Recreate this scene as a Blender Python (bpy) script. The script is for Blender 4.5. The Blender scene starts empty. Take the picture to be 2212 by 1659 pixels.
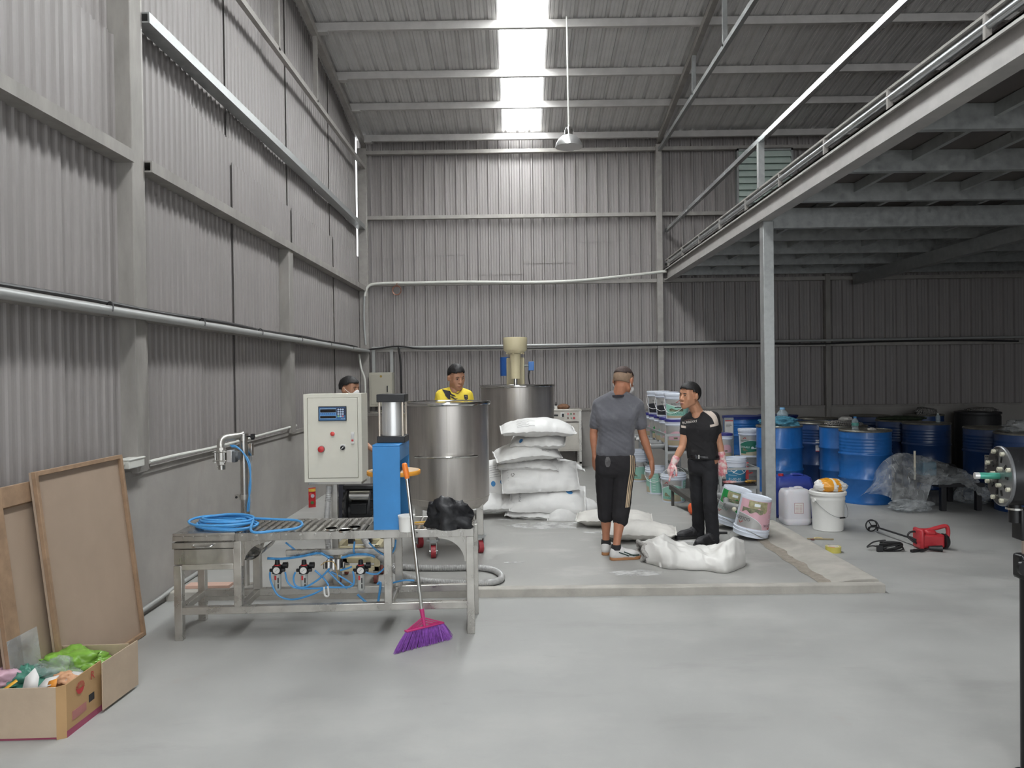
import bpy, bmesh, math, random
from mathutils import Vector as V, Matrix, Euler, noise

random.seed(7)
SC = bpy.context.scene
COL = SC.collection

# ---------------------------------------------------------------- camera
IW, IH, FPX = 2212.0, 1659.0, 1640.0
_yaw, _pit, _rol, CAMZ = 0.0059, -0.0123, -0.013, 1.6
_r0 = V((math.cos(_yaw), math.sin(_yaw), 0))
_f0 = V((-math.sin(_yaw), math.cos(_yaw), 0))
_zz = V((0, 0, 1))
_fw = math.cos(_pit) * _f0 + math.sin(_pit) * _zz
_u0 = -math.sin(_pit) * _f0 + math.cos(_pit) * _zz
_R = math.cos(_rol) * _r0 + math.sin(_rol) * _u0
_U = -math.sin(_rol) * _r0 + math.cos(_rol) * _u0
CAM = V((0, 0, CAMZ))
cam_data = bpy.data.cameras.new('camera')
cam = bpy.data.objects.new('camera', cam_data)
COL.objects.link(cam)
cam_data.sensor_fit = 'HORIZONTAL'
cam_data.sensor_width = 36.0
cam_data.lens = FPX / IW * 36.0
cam_data.clip_start = 0.05
cam_data.clip_end = 200
cam.matrix_world = Matrix(((_R.x, _U.x, -_fw.x, CAM.x), (_R.y, _U.y, -_fw.y, CAM.y), (_R.z, _U.z, -_fw.z, CAM.z), (0, 0, 0, 1)))
SC.camera = cam

# ---------------------------------------------------------------- world, exposure, daylight
SC.view_settings.view_transform = 'Standard'
SC.view_settings.look = 'None'
SC.view_settings.gamma = 1.0
SC.view_settings.use_curve_mapping = False
SC.view_settings.exposure = 0.68
SKY_STRENGTH = 1.75        # overcast sky outside the building
PANEL_GLOW = 12.5          # daylight passing through the translucent roof sheets
world = bpy.data.worlds.new('overcast_sky')
SC.world = world
world.use_nodes = True
_bg = world.node_tree.nodes['Background']
_bg.inputs[0].default_value = (0.93, 0.97, 1.0, 1)
_bg.inputs[1].default_value = SKY_STRENGTH
SC.cycles.use_adaptive_sampling = True
SC.cycles.adaptive_threshold = 0.04
SC.cycles.adaptive_min_samples = 12
SC.cycles.max_bounces = 6
SC.cycles.diffuse_bounces = 4
SC.cycles.glossy_bounces = 3
SC.cycles.transparent_max_bounces = 12
SC.cycles.transmission_bounces = 6
SC.cycles.sample_clamp_indirect = 6.0
SC.cycles.use_denoising = True
# the big doorway behind the photographer lets the sky in: a portal guides the light sampling, it emits nothing itself
DOOR = (-2.3, 7.5, 0.0, 4.9, -5.5)   # x0, x1, z0, z1, y
pl = bpy.data.lights.new('doorway_portal', 'AREA')
pl.shape = 'RECTANGLE'
pl.size = DOOR[1] - DOOR[0]
pl.size_y = DOOR[3] - DOOR[2]
pl.cycles.is_portal = True
plo = bpy.data.objects.new('doorway_portal', pl)
COL.objects.link(plo)
plo.location = ((DOOR[0] + DOOR[1]) / 2, DOOR[4] + 0.02, (DOOR[2] + DOOR[3]) / 2)
plo.rotation_euler = (math.radians(90), 0, 0)

# ---------------------------------------------------------------- helpers: pixel of the photograph -> place in the building
def _dir(px, py):
    return _fw * FPX + _R * (px - IW / 2) - _U * (py - IH / 2)

def G(px, py, z=0.0):
    d = _dir(px, py)
    return CAM + d * ((z - CAMZ) / d.z)

def PY(px, py, Y):
    d = _dir(px, py)
    return CAM + d * (Y / d.y)

def PX(px, py, X):
    d = _dir(px, py)
    return CAM + d * (X / d.x)

# ---------------------------------------------------------------- helpers: materials
def lin(c):
    if isinstance(c, str):
        c = tuple(int(c[i:i + 2], 16) for i in (1, 3, 5))
    return tuple(((x / 255) / 12.92 if x / 255 <= 0.04045 else ((x / 255 + 0.055) / 1.055) ** 2.4) for x in c)

MATS = {}

def mat(name, col, rough=0.5, metal=0.0, var=0.0, scale=6.0, stretch=(1, 1, 1), bump=0.0, bscale=None, alpha=1.0, trans=0.0,
        col2=None, edge=(0.35, 0.65), detail=4.0, sss=0.0, coat=0.0, rvar=0.0, spec=None, sheen=0.0):
    """Procedural material: a base colour, cloudy variation (towards col2 or darker/lighter by var), optional bump and roughness variation."""
    if name in MATS:
        return MATS[name]
    m = bpy.data.materials.new(name)
    m.use_nodes = True
    nt = m.node_tree
    b = nt.nodes['Principled BSDF']
    c = lin(col)
    b.inputs['Roughness'].default_value = rough
    b.inputs['Metallic'].default_value = metal
    b.inputs['Base Color'].default_value = (*c, 1)
    if spec is not None:
        b.inputs['Specular IOR Level'].default_value = spec
    if alpha < 1:
        b.inputs['Alpha'].default_value = alpha
    if trans:
        b.inputs['Transmission Weight'].default_value = trans
        b.inputs['IOR'].default_value = 1.4
    if sss:
        b.inputs['Subsurface Weight'].default_value = sss
        b.inputs['Subsurface Radius'].default_value = (0.012, 0.005, 0.003)
    if coat:
        b.inputs['Coat Weight'].default_value = coat
        b.inputs['Coat Roughness'].default_value = 0.15
    if sheen:
        b.inputs['Sheen Weight'].default_value = sheen
    if var or col2 or bump or rvar:
        tc = nt.nodes.new('ShaderNodeTexCoord')
        mp = nt.nodes.new('ShaderNodeMapping')
        mp.inputs['Scale'].default_value = stretch
        nt.links.new(tc.outputs['Object'], mp.inputs['Vector'])
        nz = nt.nodes.new('ShaderNodeTexNoise')
        nz.inputs['Scale'].default_value = scale
        nz.inputs['Detail'].default_value = detail
        nz.inputs['Roughness'].default_value = 0.6
        nt.links.new(mp.outputs['Vector'], nz.inputs['Vector'])
        if var or col2:
            rp = nt.nodes.new('ShaderNodeValToRGB')
            rp.color_ramp.elements[0].position = edge[0]
            rp.color_ramp.elements[1].position = edge[1]
            if col2:
                rp.color_ramp.elements[0].color = (*c, 1)
                rp.color_ramp.elements[1].color = (*lin(col2), 1)
            else:
                rp.color_ramp.elements[0].color = (*[x * (1 - var) for x in c], 1)
                rp.color_ramp.elements[1].color = (*[min(1, x * (1 + var)) for x in c], 1)
            nt.links.new(nz.outputs['Fac'], rp.inputs['Fac'])
            nt.links.new(rp.outputs['Color'], b.inputs['Base Color'])
        if rvar:
            mr = nt.nodes.new('ShaderNodeMapRange')
            mr.inputs['From Min'].default_value = 0.3
            mr.inputs['From Max'].default_value = 0.7
            mr.inputs['To Min'].default_value = max(0.03, rough - rvar)
            mr.inputs['To Max'].default_value = min(1, rough + rvar)
            nt.links.new(nz.outputs['Fac'], mr.inputs['Value'])
            nt.links.new(mr.outputs['Result'], b.inputs['Roughness'])
        if bump:
            n2 = nz
            if bscale:
                n2 = nt.nodes.new('ShaderNodeTexNoise')
                n2.inputs['Scale'].default_value = bscale
                n2.inputs['Detail'].default_value = 3
                nt.links.new(mp.outputs['Vector'], n2.inputs['Vector'])
            bp = nt.nodes.new('ShaderNodeBump')
            bp.inputs['Strength'].default_value = bump
            bp.inputs['Distance'].default_value = 0.01
            nt.links.new(n2.outputs['Fac'], bp.inputs['Height'])
            nt.links.new(bp.outputs['Normal'], b.inputs['Normal'])
    MATS[name] = m
    return m

def mix_layer(m, col, scale, edge, stretch=(1, 1, 1), strength=1.0, detail=6.0, rot=(0, 0, 0), rough=None):
    """Adds a layer of stains / scratches / dust with a shape of its own over a material's base colour."""
    nt = m.node_tree
    b = nt.nodes['Principled BSDF']
    tc = nt.nodes.new('ShaderNodeTexCoord')
    mp = nt.nodes.new('ShaderNodeMapping')
    mp.inputs['Scale'].default_value = stretch
    mp.inputs['Rotation'].default_value = rot
    nt.links.new(tc.outputs['Object'], mp.inputs['Vector'])
    nz = nt.nodes.new('ShaderNodeTexNoise')
    nz.inputs['Scale'].default_value = scale
    nz.inputs['Detail'].default_value = detail
    nz.inputs['Roughness'].default_value = 0.62
    nt.links.new(mp.outputs['Vector'], nz.inputs['Vector'])
    mr = nt.nodes.new('ShaderNodeMapRange')
    mr.inputs['From Min'].default_value = edge[0]
    mr.inputs['From Max'].default_value = edge[1]
    mr.inputs['To Max'].default_value = strength
    nt.links.new(nz.outputs['Fac'], mr.inputs['Value'])
    mx = nt.nodes.new('ShaderNodeMix')
    mx.data_type = 'RGBA'
    nt.links.new(mr.outputs['Result'], mx.inputs['Factor'])
    cin = b.inputs['Base Color']
    if cin.is_linked:
        nt.links.new(cin.links[0].from_socket, mx.inputs[6])
    else:
        mx.inputs[6].default_value = cin.default_value
    mx.inputs[7].default_value = (*lin(col), 1)
    nt.links.new(mx.outputs[2], cin)
    if rough is not None:
        m2 = nt.nodes.new('ShaderNodeMix')
        nt.links.new(mr.outputs['Result'], m2.inputs[0])
        rin = b.inputs['Roughness']
        if rin.is_linked:
            nt.links.new(rin.links[0].from_socket, m2.inputs[2])
        else:
            m2.inputs[2].default_value = rin.default_value
        m2.inputs[3].default_value = rough
        nt.links.new(m2.outputs[0], rin)
    return m

def film(name, col, opacity=0.25, rough=0.25, wrinkle=8.0, gloss=0.35):
    """Thin clear / tinted plastic film: see-through, with a broken sheen over its wrinkles."""
    m = bpy.data.materials.new(name)
    m.use_nodes = True
    nt = m.node_tree
    for n in list(nt.nodes):
        nt.nodes.remove(n)
    out = nt.nodes.new('ShaderNodeOutputMaterial')
    tr = nt.nodes.new('ShaderNodeBsdfTransparent')
    tr.inputs[0].default_value = (*[0.55 + 0.45 * x for x in lin(col)], 1)
    pb = nt.nodes.new('ShaderNodeBsdfPrincipled')
    pb.inputs['Base Color'].default_value = (*lin(col), 1)
    pb.inputs['Roughness'].default_value = rough
    mx = nt.nodes.new('ShaderNodeMixShader')
    tc = nt.nodes.new('ShaderNodeTexCoord')
    nz = nt.nodes.new('ShaderNodeTexNoise')
    nz.inputs['Scale'].default_value = wrinkle
    nz.inputs['Detail'].default_value = 4
    nt.links.new(tc.outputs['Object'], nz.inputs['Vector'])
    mr = nt.nodes.new('ShaderNodeMapRange')
    mr.inputs['From Min'].default_value = 0.35
    mr.inputs['From Max'].default_value = 0.7
    mr.inputs['To Min'].default_value = opacity
    mr.inputs['To Max'].default_value = min(1, opacity + gloss)
    nt.links.new(nz.outputs['Fac'], mr.inputs['Value'])
    nt.links.new(mr.outputs['Result'], mx.inputs[0])
    nt.links.new(tr.outputs[0], mx.inputs[1])
    nt.links.new(pb.outputs[0], mx.inputs[2])
    nt.links.new(mx.outputs[0], out.inputs[0])
    MATS[name] = m
    return m

# ---------------------------------------------------------------- helpers: meshes
class MB:
    """Collects faces of ONE part and links them as one mesh object."""
    def __init__(s):
        s.v = []
        s.f = []

    def add(s, vs, fs):
        o = len(s.v)
        s.v += [tuple(p) for p in vs]
        s.f += [tuple(i + o for i in f) for f in fs]
        return s

    def box(s, x0, x1, y0, y1, z0, z1, M=None):
        p = [V((x, y, z)) for x in (x0, x1) for y in (y0, y1) for z in (z0, z1)]
        if M is not None:
            p = [M @ q for q in p]
        return s.add(p, [(0, 1, 3, 2), (4, 6, 7, 5), (0, 4, 5, 1), (2, 3, 7, 6), (0, 2, 6, 4), (1, 5, 7, 3)])

    def bar(s, a, b, w, h, up=(0, 0, 1)):
        """rectangular bar from a to b; w across, h along 'up'"""
        a, b, up = V(a), V(b), V(up)
        d = (b - a).normalized()
        sx = d.cross(up)
        if sx.length < 1e-5:
            sx = d.cross(V((1, 0, 0)))
        sx.normalize()
        u = sx.cross(d).normalized()
        p = [e + sx * (w / 2 * i) + u * (h / 2 * j) for e in (a, b) for i, j in ((-1, -1), (1, -1), (1, 1), (-1, 1))]
        return s.add(p, [(0, 1, 2, 3), (7, 6, 5, 4), (0, 4, 5, 1), (1, 5, 6, 2), (2, 6, 7, 3), (3, 7, 4, 0)])

    def cyl(s, a, b, r0, r1=None, n=16, caps=True):
        a, b = V(a), V(b)
        r1 = r0 if r1 is None else r1
        d = (b - a).normalized()
        t = V((0, 0, 1)) if abs(d.z) < 0.9 else V((1, 0, 0))
        e1 = d.cross(t).normalized()
        e2 = d.cross(e1)
        p = []
        for c, r in ((a, r0), (b, r1)):
            for i in range(n):
                an = 2 * math.pi * i / n
                p.append(c + (e1 * math.cos(an) + e2 * math.sin(an)) * r)
        f = [(i, (i + 1) % n, n + (i + 1) % n, n + i) for i in range(n)]
        if caps:
            f += [tuple(range(n - 1, -1, -1)), tuple(range(n, 2 * n))]
        return s.add(p, f)

    def tube(s, pts, r, n=8, closed=False, caps=True):
        pts = [V(p) for p in pts]
        m = len(pts)
        rr = r if isinstance(r, (list, tuple)) else [r] * m
        ring = []
        prev = None
        for i, p in enumerate(pts):
            if closed:
                d = pts[(i + 1) % m] - pts[i - 1]
            else:
                d = pts[min(i + 1, m - 1)] - pts[max(i - 1, 0)]
            if d.length < 1e-9:
                d = V((0, 0, 1))
            d.normalize()
            if prev is None:
                t = V((0, 0, 1)) if abs(d.z) < 0.9 else V((1, 0, 0))
                e1 = d.cross(t).normalized()
            else:
                e1 = (prev - d * prev.dot(d))
                e1 = e1.normalized() if e1.length > 1e-6 else d.orthogonal().normalized()
            prev = e1
            e2 = d.cross(e1)
            ring.append([p + (e1 * math.cos(2 * math.pi * k / n) + e2 * math.sin(2 * math.pi * k / n)) * rr[i] for k in range(n)])
        f = []
        for i in range(m if closed else m - 1):
            a, b = i * n, ((i + 1) % m) * n
            f += [(a + k, a + (k + 1) % n, b + (k + 1) % n, b + k) for k in range(n)]
        if caps and not closed:
            f += [tuple(range(n - 1, -1, -1)), tuple(range((m - 1) * n, m * n))]
        return s.add([p for q in ring for p in q], f)

    def lathe(s, prof, n=32, c=(0, 0, 0), M=None, a0=0.0, a1=None):
        """prof: list of (r, z); turns about z through c"""
        full = a1 is None
        a1 = 2 * math.pi if full else a1
        k = n if full else n + 1
        p = []
        for r, z in prof:
            for i in range(k):
                an = a0 + (a1 - a0) * i / n
                q = V((c[0] + r * math.cos(an), c[1] + r * math.sin(an), c[2] + z))
                p.append(M @ q if M is not None else q)
        f = []
        for j in range(len(prof) - 1):
            for i in range(n):
                a, b = j * k + i, j * k + ((i + 1) % k if full else i + 1)
                f.append((a, b, b + k, a + k))
        if full:
            if prof[0][0] > 1e-5:
                f.append(tuple(range(k - 1, -1, -1)))
            if prof[-1][0] > 1e-5:
                f.append(tuple((len(prof) - 1) * k + i for i in range(k)))
        return s.add(p, f)

    def grid(s, fn, nu, nv, wrapu=False):
        p = [fn(i / nu, j / nv) for j in range(nv + 1) for i in range(nu + (0 if wrapu else 1))]
        w = nu if wrapu else nu + 1
        f = []
        for j in range(nv):
            for i in range(nu):
                a = j * w + i
                b = j * w + (i + 1) % w
                f.append((a, b, b + w, a + w))
        return s.add(p, f)

    def prism(s, poly, d0, d1, M=None):
        """poly: list of (x, y); extruded along z from d0 to d1, then M"""
        n = len(poly)
        p = [V((x, y, d)) for d in (d0, d1) for x, y in poly]
        if M is not None:
            p = [M @ q for q in p]
        return s.add(p, [tuple(range(n - 1, -1, -1)), tuple(range(n, 2 * n))] + [(i, (i + 1) % n, n + (i + 1) % n, n + i) for i in range(n)])

    def ball(s, c, r, n=12, m=8, M=None):
        rx, ry, rz = r if isinstance(r, (tuple, list)) else (r, r, r)
        p = []
        for j in range(m + 1):
            t = math.pi * j / m
            for i in range(n):
                a = 2 * math.pi * i / n
                q = V((rx * math.sin(t) * math.cos(a), ry * math.sin(t) * math.sin(a), rz * math.cos(t)))
                if M is not None:
                    q = M @ q
                p.append(V(c) + q)
        f = []
        for j in range(m):
            for i in range(n):
                a, b = j * n + i, j * n + (i + 1) % n
                f.append((a, a + n, b + n, b))
        return s.add(p, f)

    def mesh(s, name, m, smooth=True, angle=0.7, weld=False):
        me = bpy.data.meshes.new(name)
        me.from_pydata([tuple(p) for p in s.v], [], s.f)
        me.validate()
        if weld:
            bm = bmesh.new()
            bm.from_mesh(me)
            bmesh.ops.remove_doubles(bm, verts=bm.verts, dist=1e-5)
            bmesh.ops.recalc_face_normals(bm, faces=bm.faces)
            bm.to_mesh(me)
            bm.free()
        me.materials.append(m)
        if smooth:
            me.polygons.foreach_set('use_smooth', [True] * len(me.polygons))
            me.set_sharp_from_angle(angle=angle)
        return me

    def put(s, name, m, parent, **k):
        """like build, for vertices given in world space under an unrotated thing"""
        L = parent.location if parent.parent is None else parent.location + parent.parent.location
        s.v = [tuple(V(p) - L) for p in s.v]
        return s.build(name, m, parent, **k)

    def build(s, name, m, parent=None, smooth=True, angle=0.7, bevel=0.0, weld=False, kind=None, label=None, loc=None, solid=0.0):
        o = bpy.data.objects.new(name, s.mesh(name, m, smooth, angle, weld))
        COL.objects.link(o)
        if parent is not None:
            o.parent = parent
        if loc is not None:
            o.location = loc
        if solid:
            md = o.modifiers.new('thickness', 'SOLIDIFY')
            md.thickness = solid
            md.offset = 0
        if bevel:
            md = o.modifiers.new('bevel', 'BEVEL')
            md.width = bevel
            md.segments = 2
            md.limit_method = 'ANGLE'
        if kind:
            o['kind'] = kind
        if label:
            o['label'] = label
        return o

def tag(o, label, cat, group=None, kind=None):
    o['label'] = label
    o['category'] = cat
    if group:
        o['group'] = group
    if kind:
        o['kind'] = kind
    return o

def thing(name, label, cat, loc=(0, 0, 0), rz=0.0, group=None, rot=None):
    o = bpy.data.objects.new(name, None)
    o.empty_display_size = 0.1
    COL.objects.link(o)
    o.location = loc
    o.rotation_euler = rot if rot is not None else (0, 0, rz)
    return tag(o, label, cat, group)

def copy_tree(o, parent=None, loc=None, rz=None, label=None):
    c = o.copy()
    COL.objects.link(c)
    c.parent = parent
    if loc is not None:
        c.location = loc
    if rz is not None:
        c.rotation_euler = (0, 0, rz)
    if label:
        c['label'] = label
    for ch in o.children:
        copy_tree(ch, c)
    return c

def share(name, me, parent=None, loc=(0, 0, 0), rot=(0, 0, 0), scale=None):
    o = bpy.data.objects.new(name, me)
    COL.objects.link(o)
    if parent is not None:
        o.parent = parent
    o.location = loc
    o.rotation_euler = rot
    if scale:
        o.scale = scale
    return o

def smoothpath(pts, k=6, closed=False):
    """Catmull-Rom through points"""
    pts = [V(p) for p in pts]
    n = len(pts)
    out = []
    for i in range(n if closed else n - 1):
        g = (lambda j: pts[j % n]) if closed else (lambda j: pts[max(0, min(n - 1, j))])
        p0, p1, p2, p3 = g(i - 1), g(i), g(i + 1), g(i + 2)
        for q in range(k):
            t = q / k
            out.append(0.5 * ((2 * p1) + (p2 - p0) * t + (2 * p0 - 5 * p1 + 4 * p2 - p3) * t * t + (3 * p1 - p0 - 3 * p2 + p3) * t ** 3))
    if not closed:
        out.append(pts[-1])
    return out

def text_flat(s, size, extrude=0.0):
    """(verts, faces) of flat lettering centred on the origin, x right, y up"""
    cu = bpy.data.curves.new('lettering', 'FONT')
    cu.body = s
    cu.size = size
    cu.align_x = 'CENTER'
    cu.align_y = 'CENTER'
    cu.resolution_u = 2
    cu.extrude = extrude
    o = bpy.data.objects.new('lettering', cu)
    COL.objects.link(o)
    dg = bpy.context.evaluated_depsgraph_get()
    me = bpy.data.meshes.new_from_object(o.evaluated_get(dg))
    vs = [v.co.copy() for v in me.vertices]
    fs = [tuple(p.vertices) for p in me.polygons]
    bpy.data.objects.remove(o)
    bpy.data.curves.remove(cu)
    bpy.data.meshes.remove(me)
    return vs, fs

def lettering(mb, s, size, M):
    vs, fs = text_flat(s, size)
    return mb.add([M @ v for v in vs], fs)

def frame(o, x, y):
    """matrix placing flat art: origin o, x axis, y axis (z = x cross y)"""
    x, y = V(x).normalized(), V(y).normalized()
    z = x.cross(y)
    return Matrix(((x.x, y.x, z.x, o[0]), (x.y, y.y, z.y, o[1]), (x.z, y.z, z.z, o[2]), (0, 0, 0, 1)))

# ---------------------------------------------------------------- materials of the building
concrete_floor = mat('concrete_floor', '#9d9d9a', 0.62, var=0.09, scale=1.1, detail=8, bump=0.04, bscale=60, rvar=0.16)
mix_layer(concrete_floor, '#b3b2ae', 0.7, (0.5, 0.72), (1, 1.6, 1), 0.55, 8)
mix_layer(concrete_floor, '#8b8a87', 2.4, (0.58, 0.75), (0.3, 1.0, 1), 0.6, 7, (0, 0, 0.25))
mix_layer(concrete_floor, '#7f7e7c', 1.3, (0.66, 0.80), (1, 1.4, 1), 0.5, 9)
mix_layer(concrete_floor, '#9c8672', 0.9, (0.66, 0.78), (1, 1, 1), 0.45, 8)
concrete_slab = mat('concrete_platform', '#9c9b97', 0.6, var=0.10, scale=1.4, detail=8, bump=0.05, bscale=50, rvar=0.18)
mix_layer(concrete_slab, '#bbb9b5', 1.3, (0.55, 0.75), (1, 1.8, 1), 0.6, 8)
mix_layer(concrete_slab, '#8e8273', 1.1, (0.64, 0.78), (1.4, 0.6, 1), 0.5, 7)
kerb_mat = mat('kerb_concrete', '#a8a49c', 0.75, var=0.12, scale=5, detail=8, bump=0.15, bscale=40)
concrete_wall = mat('concrete_wall', '#9d9994', 0.8, var=0.10, scale=1.6, detail=8, bump=0.06, bscale=30)
mix_layer(concrete_wall, '#84796c', 2.2, (0.58, 0.8), (1, 1, 0.35), 0.5, 7)
mix_layer(concrete_wall, '#b4b0aa', 1.2, (0.55, 0.75), (1, 1, 0.6), 0.5, 7)
sheet_left = mat('left_wall_sheet', '#928d8b', 0.55, 0.1, var=0.05, scale=2.0, stretch=(1, 1, 0.25), detail=6)
mix_layer(sheet_left, '#8c8580', 1.4, (0.6, 0.8), (1, 1, 0.4), 0.35, 7)
sheet_back = mat('back_wall_sheet', '#979290', 0.5, 0.15, var=0.07, scale=14.0, stretch=(1, 1, 0.02), detail=5)
sheet_roof = mat('roof_sheet', '#cfcdcb', 0.55, 0.1, var=0.06, scale=3.0, stretch=(1, 0.2, 1), detail=5)
steel_grey = mat('grey_steel', '#a19d98', 0.5, 0.35, var=0.10, scale=9, detail=6)
steel_dusty = mat('dusty_steel', '#96928d', 0.65, 0.2, var=0.14, scale=7, stretch=(1, 1, 0.3), detail=7)
mix_layer(steel_dusty, '#877668', 4.0, (0.62, 0.8), (1, 1, 0.4), 0.5)
galv = mat('galvanised_steel', '#a3a5a4', 0.42, 0.6, var=0.12, scale=14, detail=6, rvar=0.1)
galv_bright = mat('bright_galvanised_steel', '#c4c8ca', 0.25, 0.9, var=0.08, scale=10, stretch=(1, 0.1, 1), rvar=0.08)
ply_dark = mat('dark_plywood', '#4b4542', 0.6, var=0.2, scale=2.5, stretch=(1, 0.3, 1), detail=7)
pvc_white = mat('white_conduit', '#d2d2cb', 0.4)
pvc_grey = mat('grey_conduit', '#a7a8a6', 0.4, 0.2)
cable_black = mat('black_cable', '#2b2a2b', 0.45)
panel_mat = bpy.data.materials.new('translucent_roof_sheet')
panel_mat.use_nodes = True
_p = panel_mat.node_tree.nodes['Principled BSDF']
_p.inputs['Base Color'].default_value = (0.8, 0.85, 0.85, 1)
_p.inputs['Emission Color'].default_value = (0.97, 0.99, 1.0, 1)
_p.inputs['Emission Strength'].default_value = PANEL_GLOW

# ---------------------------------------------------------------- the building
XL, YB, XR, YF = -2.554, 12.75, 9.5, -5.5
ZS = 0.05                                                    # top of the raised platform
def roof_z(y):
    return 5.60 + (12.75 - y) * 0.162 if y >= 3 else 5.60 + 9.75 * 0.162 - (3 - y) * 0.162

def struct(o):
    o['kind'] = 'structure'
    return o

floor = struct(MB().box(-2.9, XR + 0.3, YF - 3, YB + 0.2, -0.15, 0.0).build('floor', concrete_floor))
slab = struct(MB().box(XL, 2.2, 5.52, YB, -0.02, ZS).box(2.2, 2.6, 7.9, YB, -0.02, ZS).build('floor_platform', concrete_slab))
kb = MB()
_sec = [(2.20, -0.02), (2.20, ZS), (2.30, ZS + 0.004), (2.44, 0.082), (2.60, 0.085), (2.625, 0.07), (2.63, -0.02)]
kb.prism(_sec, -7.75, -5.53, frame((0, 0, 0), (1, 0, 0), (0, 0, 1)))
kb.box(XL, 2.63, 5.44, 5.52, -0.02, 0.062)
struct(kb.build('trim_1', kerb_mat, bevel=0.008))
# sand in the gutter along the kerb
sd = MB()
random.seed(3)
_a, _b = [], []
for i in range(25):
    y = 5.52 + i * 0.065
    _a.append((2.185 - 0.012 * random.random() + 0.008 * math.sin(i), y))
    _b.append((2.275 + 0.03 * random.random() * math.sin(i * 0.9), y))
sd.add([(x, y, ZS + 0.003) for x, y in _a] + [(x, y, ZS + 0.008) for x, y in _b], [(i, 25 + i, 26 + i, i + 1) for i in range(24)])
o = sd.build('sand', mat('gutter_sand', '#8f877c', 0.95, var=0.15, scale=20, bump=0.4, bscale=120))
tag(o, 'brown sand lying in the gutter beside the platform kerb', 'sand', kind='stuff')

# low concrete walls
wl = struct(MB().box(XL - 0.25, XL, YF, YB + 0.15, -0.1, 0.978).build('wall_left', concrete_wall))
wb = struct(MB().box(XL - 0.25, XR + 0.2, YB, YB + 0.18, -0.1, 1.005).build('wall_back', concrete_wall))
wr = struct(MB().box(XR, XR + 0.2, YF, YB + 0.15, -0.1, 1.0).build('wall_right', concrete_wall))
wf = MB().box(XL - 0.3, DOOR[0], YF - 0.2, YF, -0.1, 6.0).box(DOOR[1], XR + 0.2, YF - 0.2, YF, -0.1, 6.0).box(DOOR[0], DOOR[1], YF - 0.2, YF, DOOR[3], 6.0)
struct(wf.build('wall_front', sheet_left))
struct(MB().box(XL - 0.02, XL + 0.012, 2.0, 12.7, 0.955, 0.995).build('trim_2', steel_dusty))

def wave_sheet(w, h, pitch, depth, prof):
    """corrugated sheet: width along x (0..w), height along z (0..h), waves along y"""
    xs, ys = [], []
    k = 0
    while k * pitch < w + 1e-6:
        for t, d in prof:
            x = (k + t) * pitch
            if x <= w + 1e-6:
                xs.append(x)
                ys.append(d * depth)
        k += 1
    n = len(xs)
    return MB().add([(x, y, 0) for x, y in zip(xs, ys)] + [(x, y, h) for x, y in zip(xs, ys)], [(i, i + 1, n + i + 1, n + i) for i in range(n - 1)])

LWAVE = [(0, 0), (0.12, 0.75), (0.25, 1), (0.45, 1), (0.6, 0.7), (0.72, 0), (0.9, 0)]
RIB = [(0, 0), (0.08, 1), (0.22, 1), (0.30, 0), (0.48, 0), (0.5, 0.18), (0.54, 0.18), (0.56, 0), (0.74, 0), (0.76, 0.18), (0.80, 0.18), (0.82, 0)]

# left wall cladding: lower sheets lap over the upper ones
seams = [0.62, 1.55, 2.48, 3.41, 4.35, 5.31, 6.23, 7.08, 8.0, 8.94, 9.93, 10.95, 11.9, 12.72]
tops = [3.7, 3.75, 3.7, 3.95, 3.86, 3.81, 3.80, 3.585, 3.575, 3.57, 3.6, 3.6, 3.6]
for i in range(len(seams) - 1):
    y0, y1 = seams[i], seams[i + 1]
    w = y1 - y0 + 0.12
    up = wave_sheet(w, roof_z(y0) - 3.3, 0.093, 0.013, LWAVE).build('corrugated_sheet', sheet_left, wl, smooth=False)
    up.rotation_euler = (0, 0, math.pi / 2)
    up.location = (XL - 0.095 + 0.012 * (i % 2), y0 - 0.09, 3.3)
    lo = wave_sheet(w, tops[i] - 0.96, 0.093, 0.013, LWAVE).build('corrugated_sheet', sheet_left, wl, smooth=False)
    lo.rotation_euler = (0, random.uniform(-0.0015, 0.0015), math.pi / 2)
    lo.location = (XL - 0.052 + 0.014 * (i % 2), y0 - 0.09, 0.96)
struct(MB().box(XL - 0.14, XL - 0.12, YF, 0.7, 0.9, 6.0).build('wall_left_front_cladding', sheet_left))

# back wall cladding, three lapped tiers per sheet column
random.seed(11)
x = XL - 0.05
c = 0
meshes = {}
while x < XR:
    z1 = [2.25, 2.12, 2.62, 2.48][c % 4] + 0.05 * (c % 3)
    z2 = [3.62, 3.66, 3.32, 3.50, 3.85][c % 5]
    z3 = [4.62, 4.55, 4.33, 4.75][c % 4]
    for t, (za, zb2) in enumerate(((0.99, z1), (z1 - 0.03, z2), (z2 - 0.03, z3), (z3 - 0.03, 5.586))):
        s = wave_sheet(0.99, zb2 - za, 0.18, 0.034, RIB).build('ribbed_sheet', sheet_back, wb, smooth=False)
        s.rotation_euler = (0, 0, math.pi)
        s.location = (x + 0.95, YB + 0.085 + 0.008 * (t % 2) + 0.004 * (c % 2), za)
    x += 0.90
    c += 1
struct(MB().box(XL - 0.1, XR, YB - 0.02, YB + 0.1, 0.985, 1.02).build('trim_3', steel_dusty))
# bright specks: screw holes in the lapped sheets are left out; right wall sheets
s = wave_sheet(18.2, 5.0, 0.18, 0.034, RIB).build('ribbed_sheet', sheet_back, wr, smooth=False)
s.rotation_euler = (0, 0, math.pi / 2)
s.location = (XR + 0.1, YF, 0.98)

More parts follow.
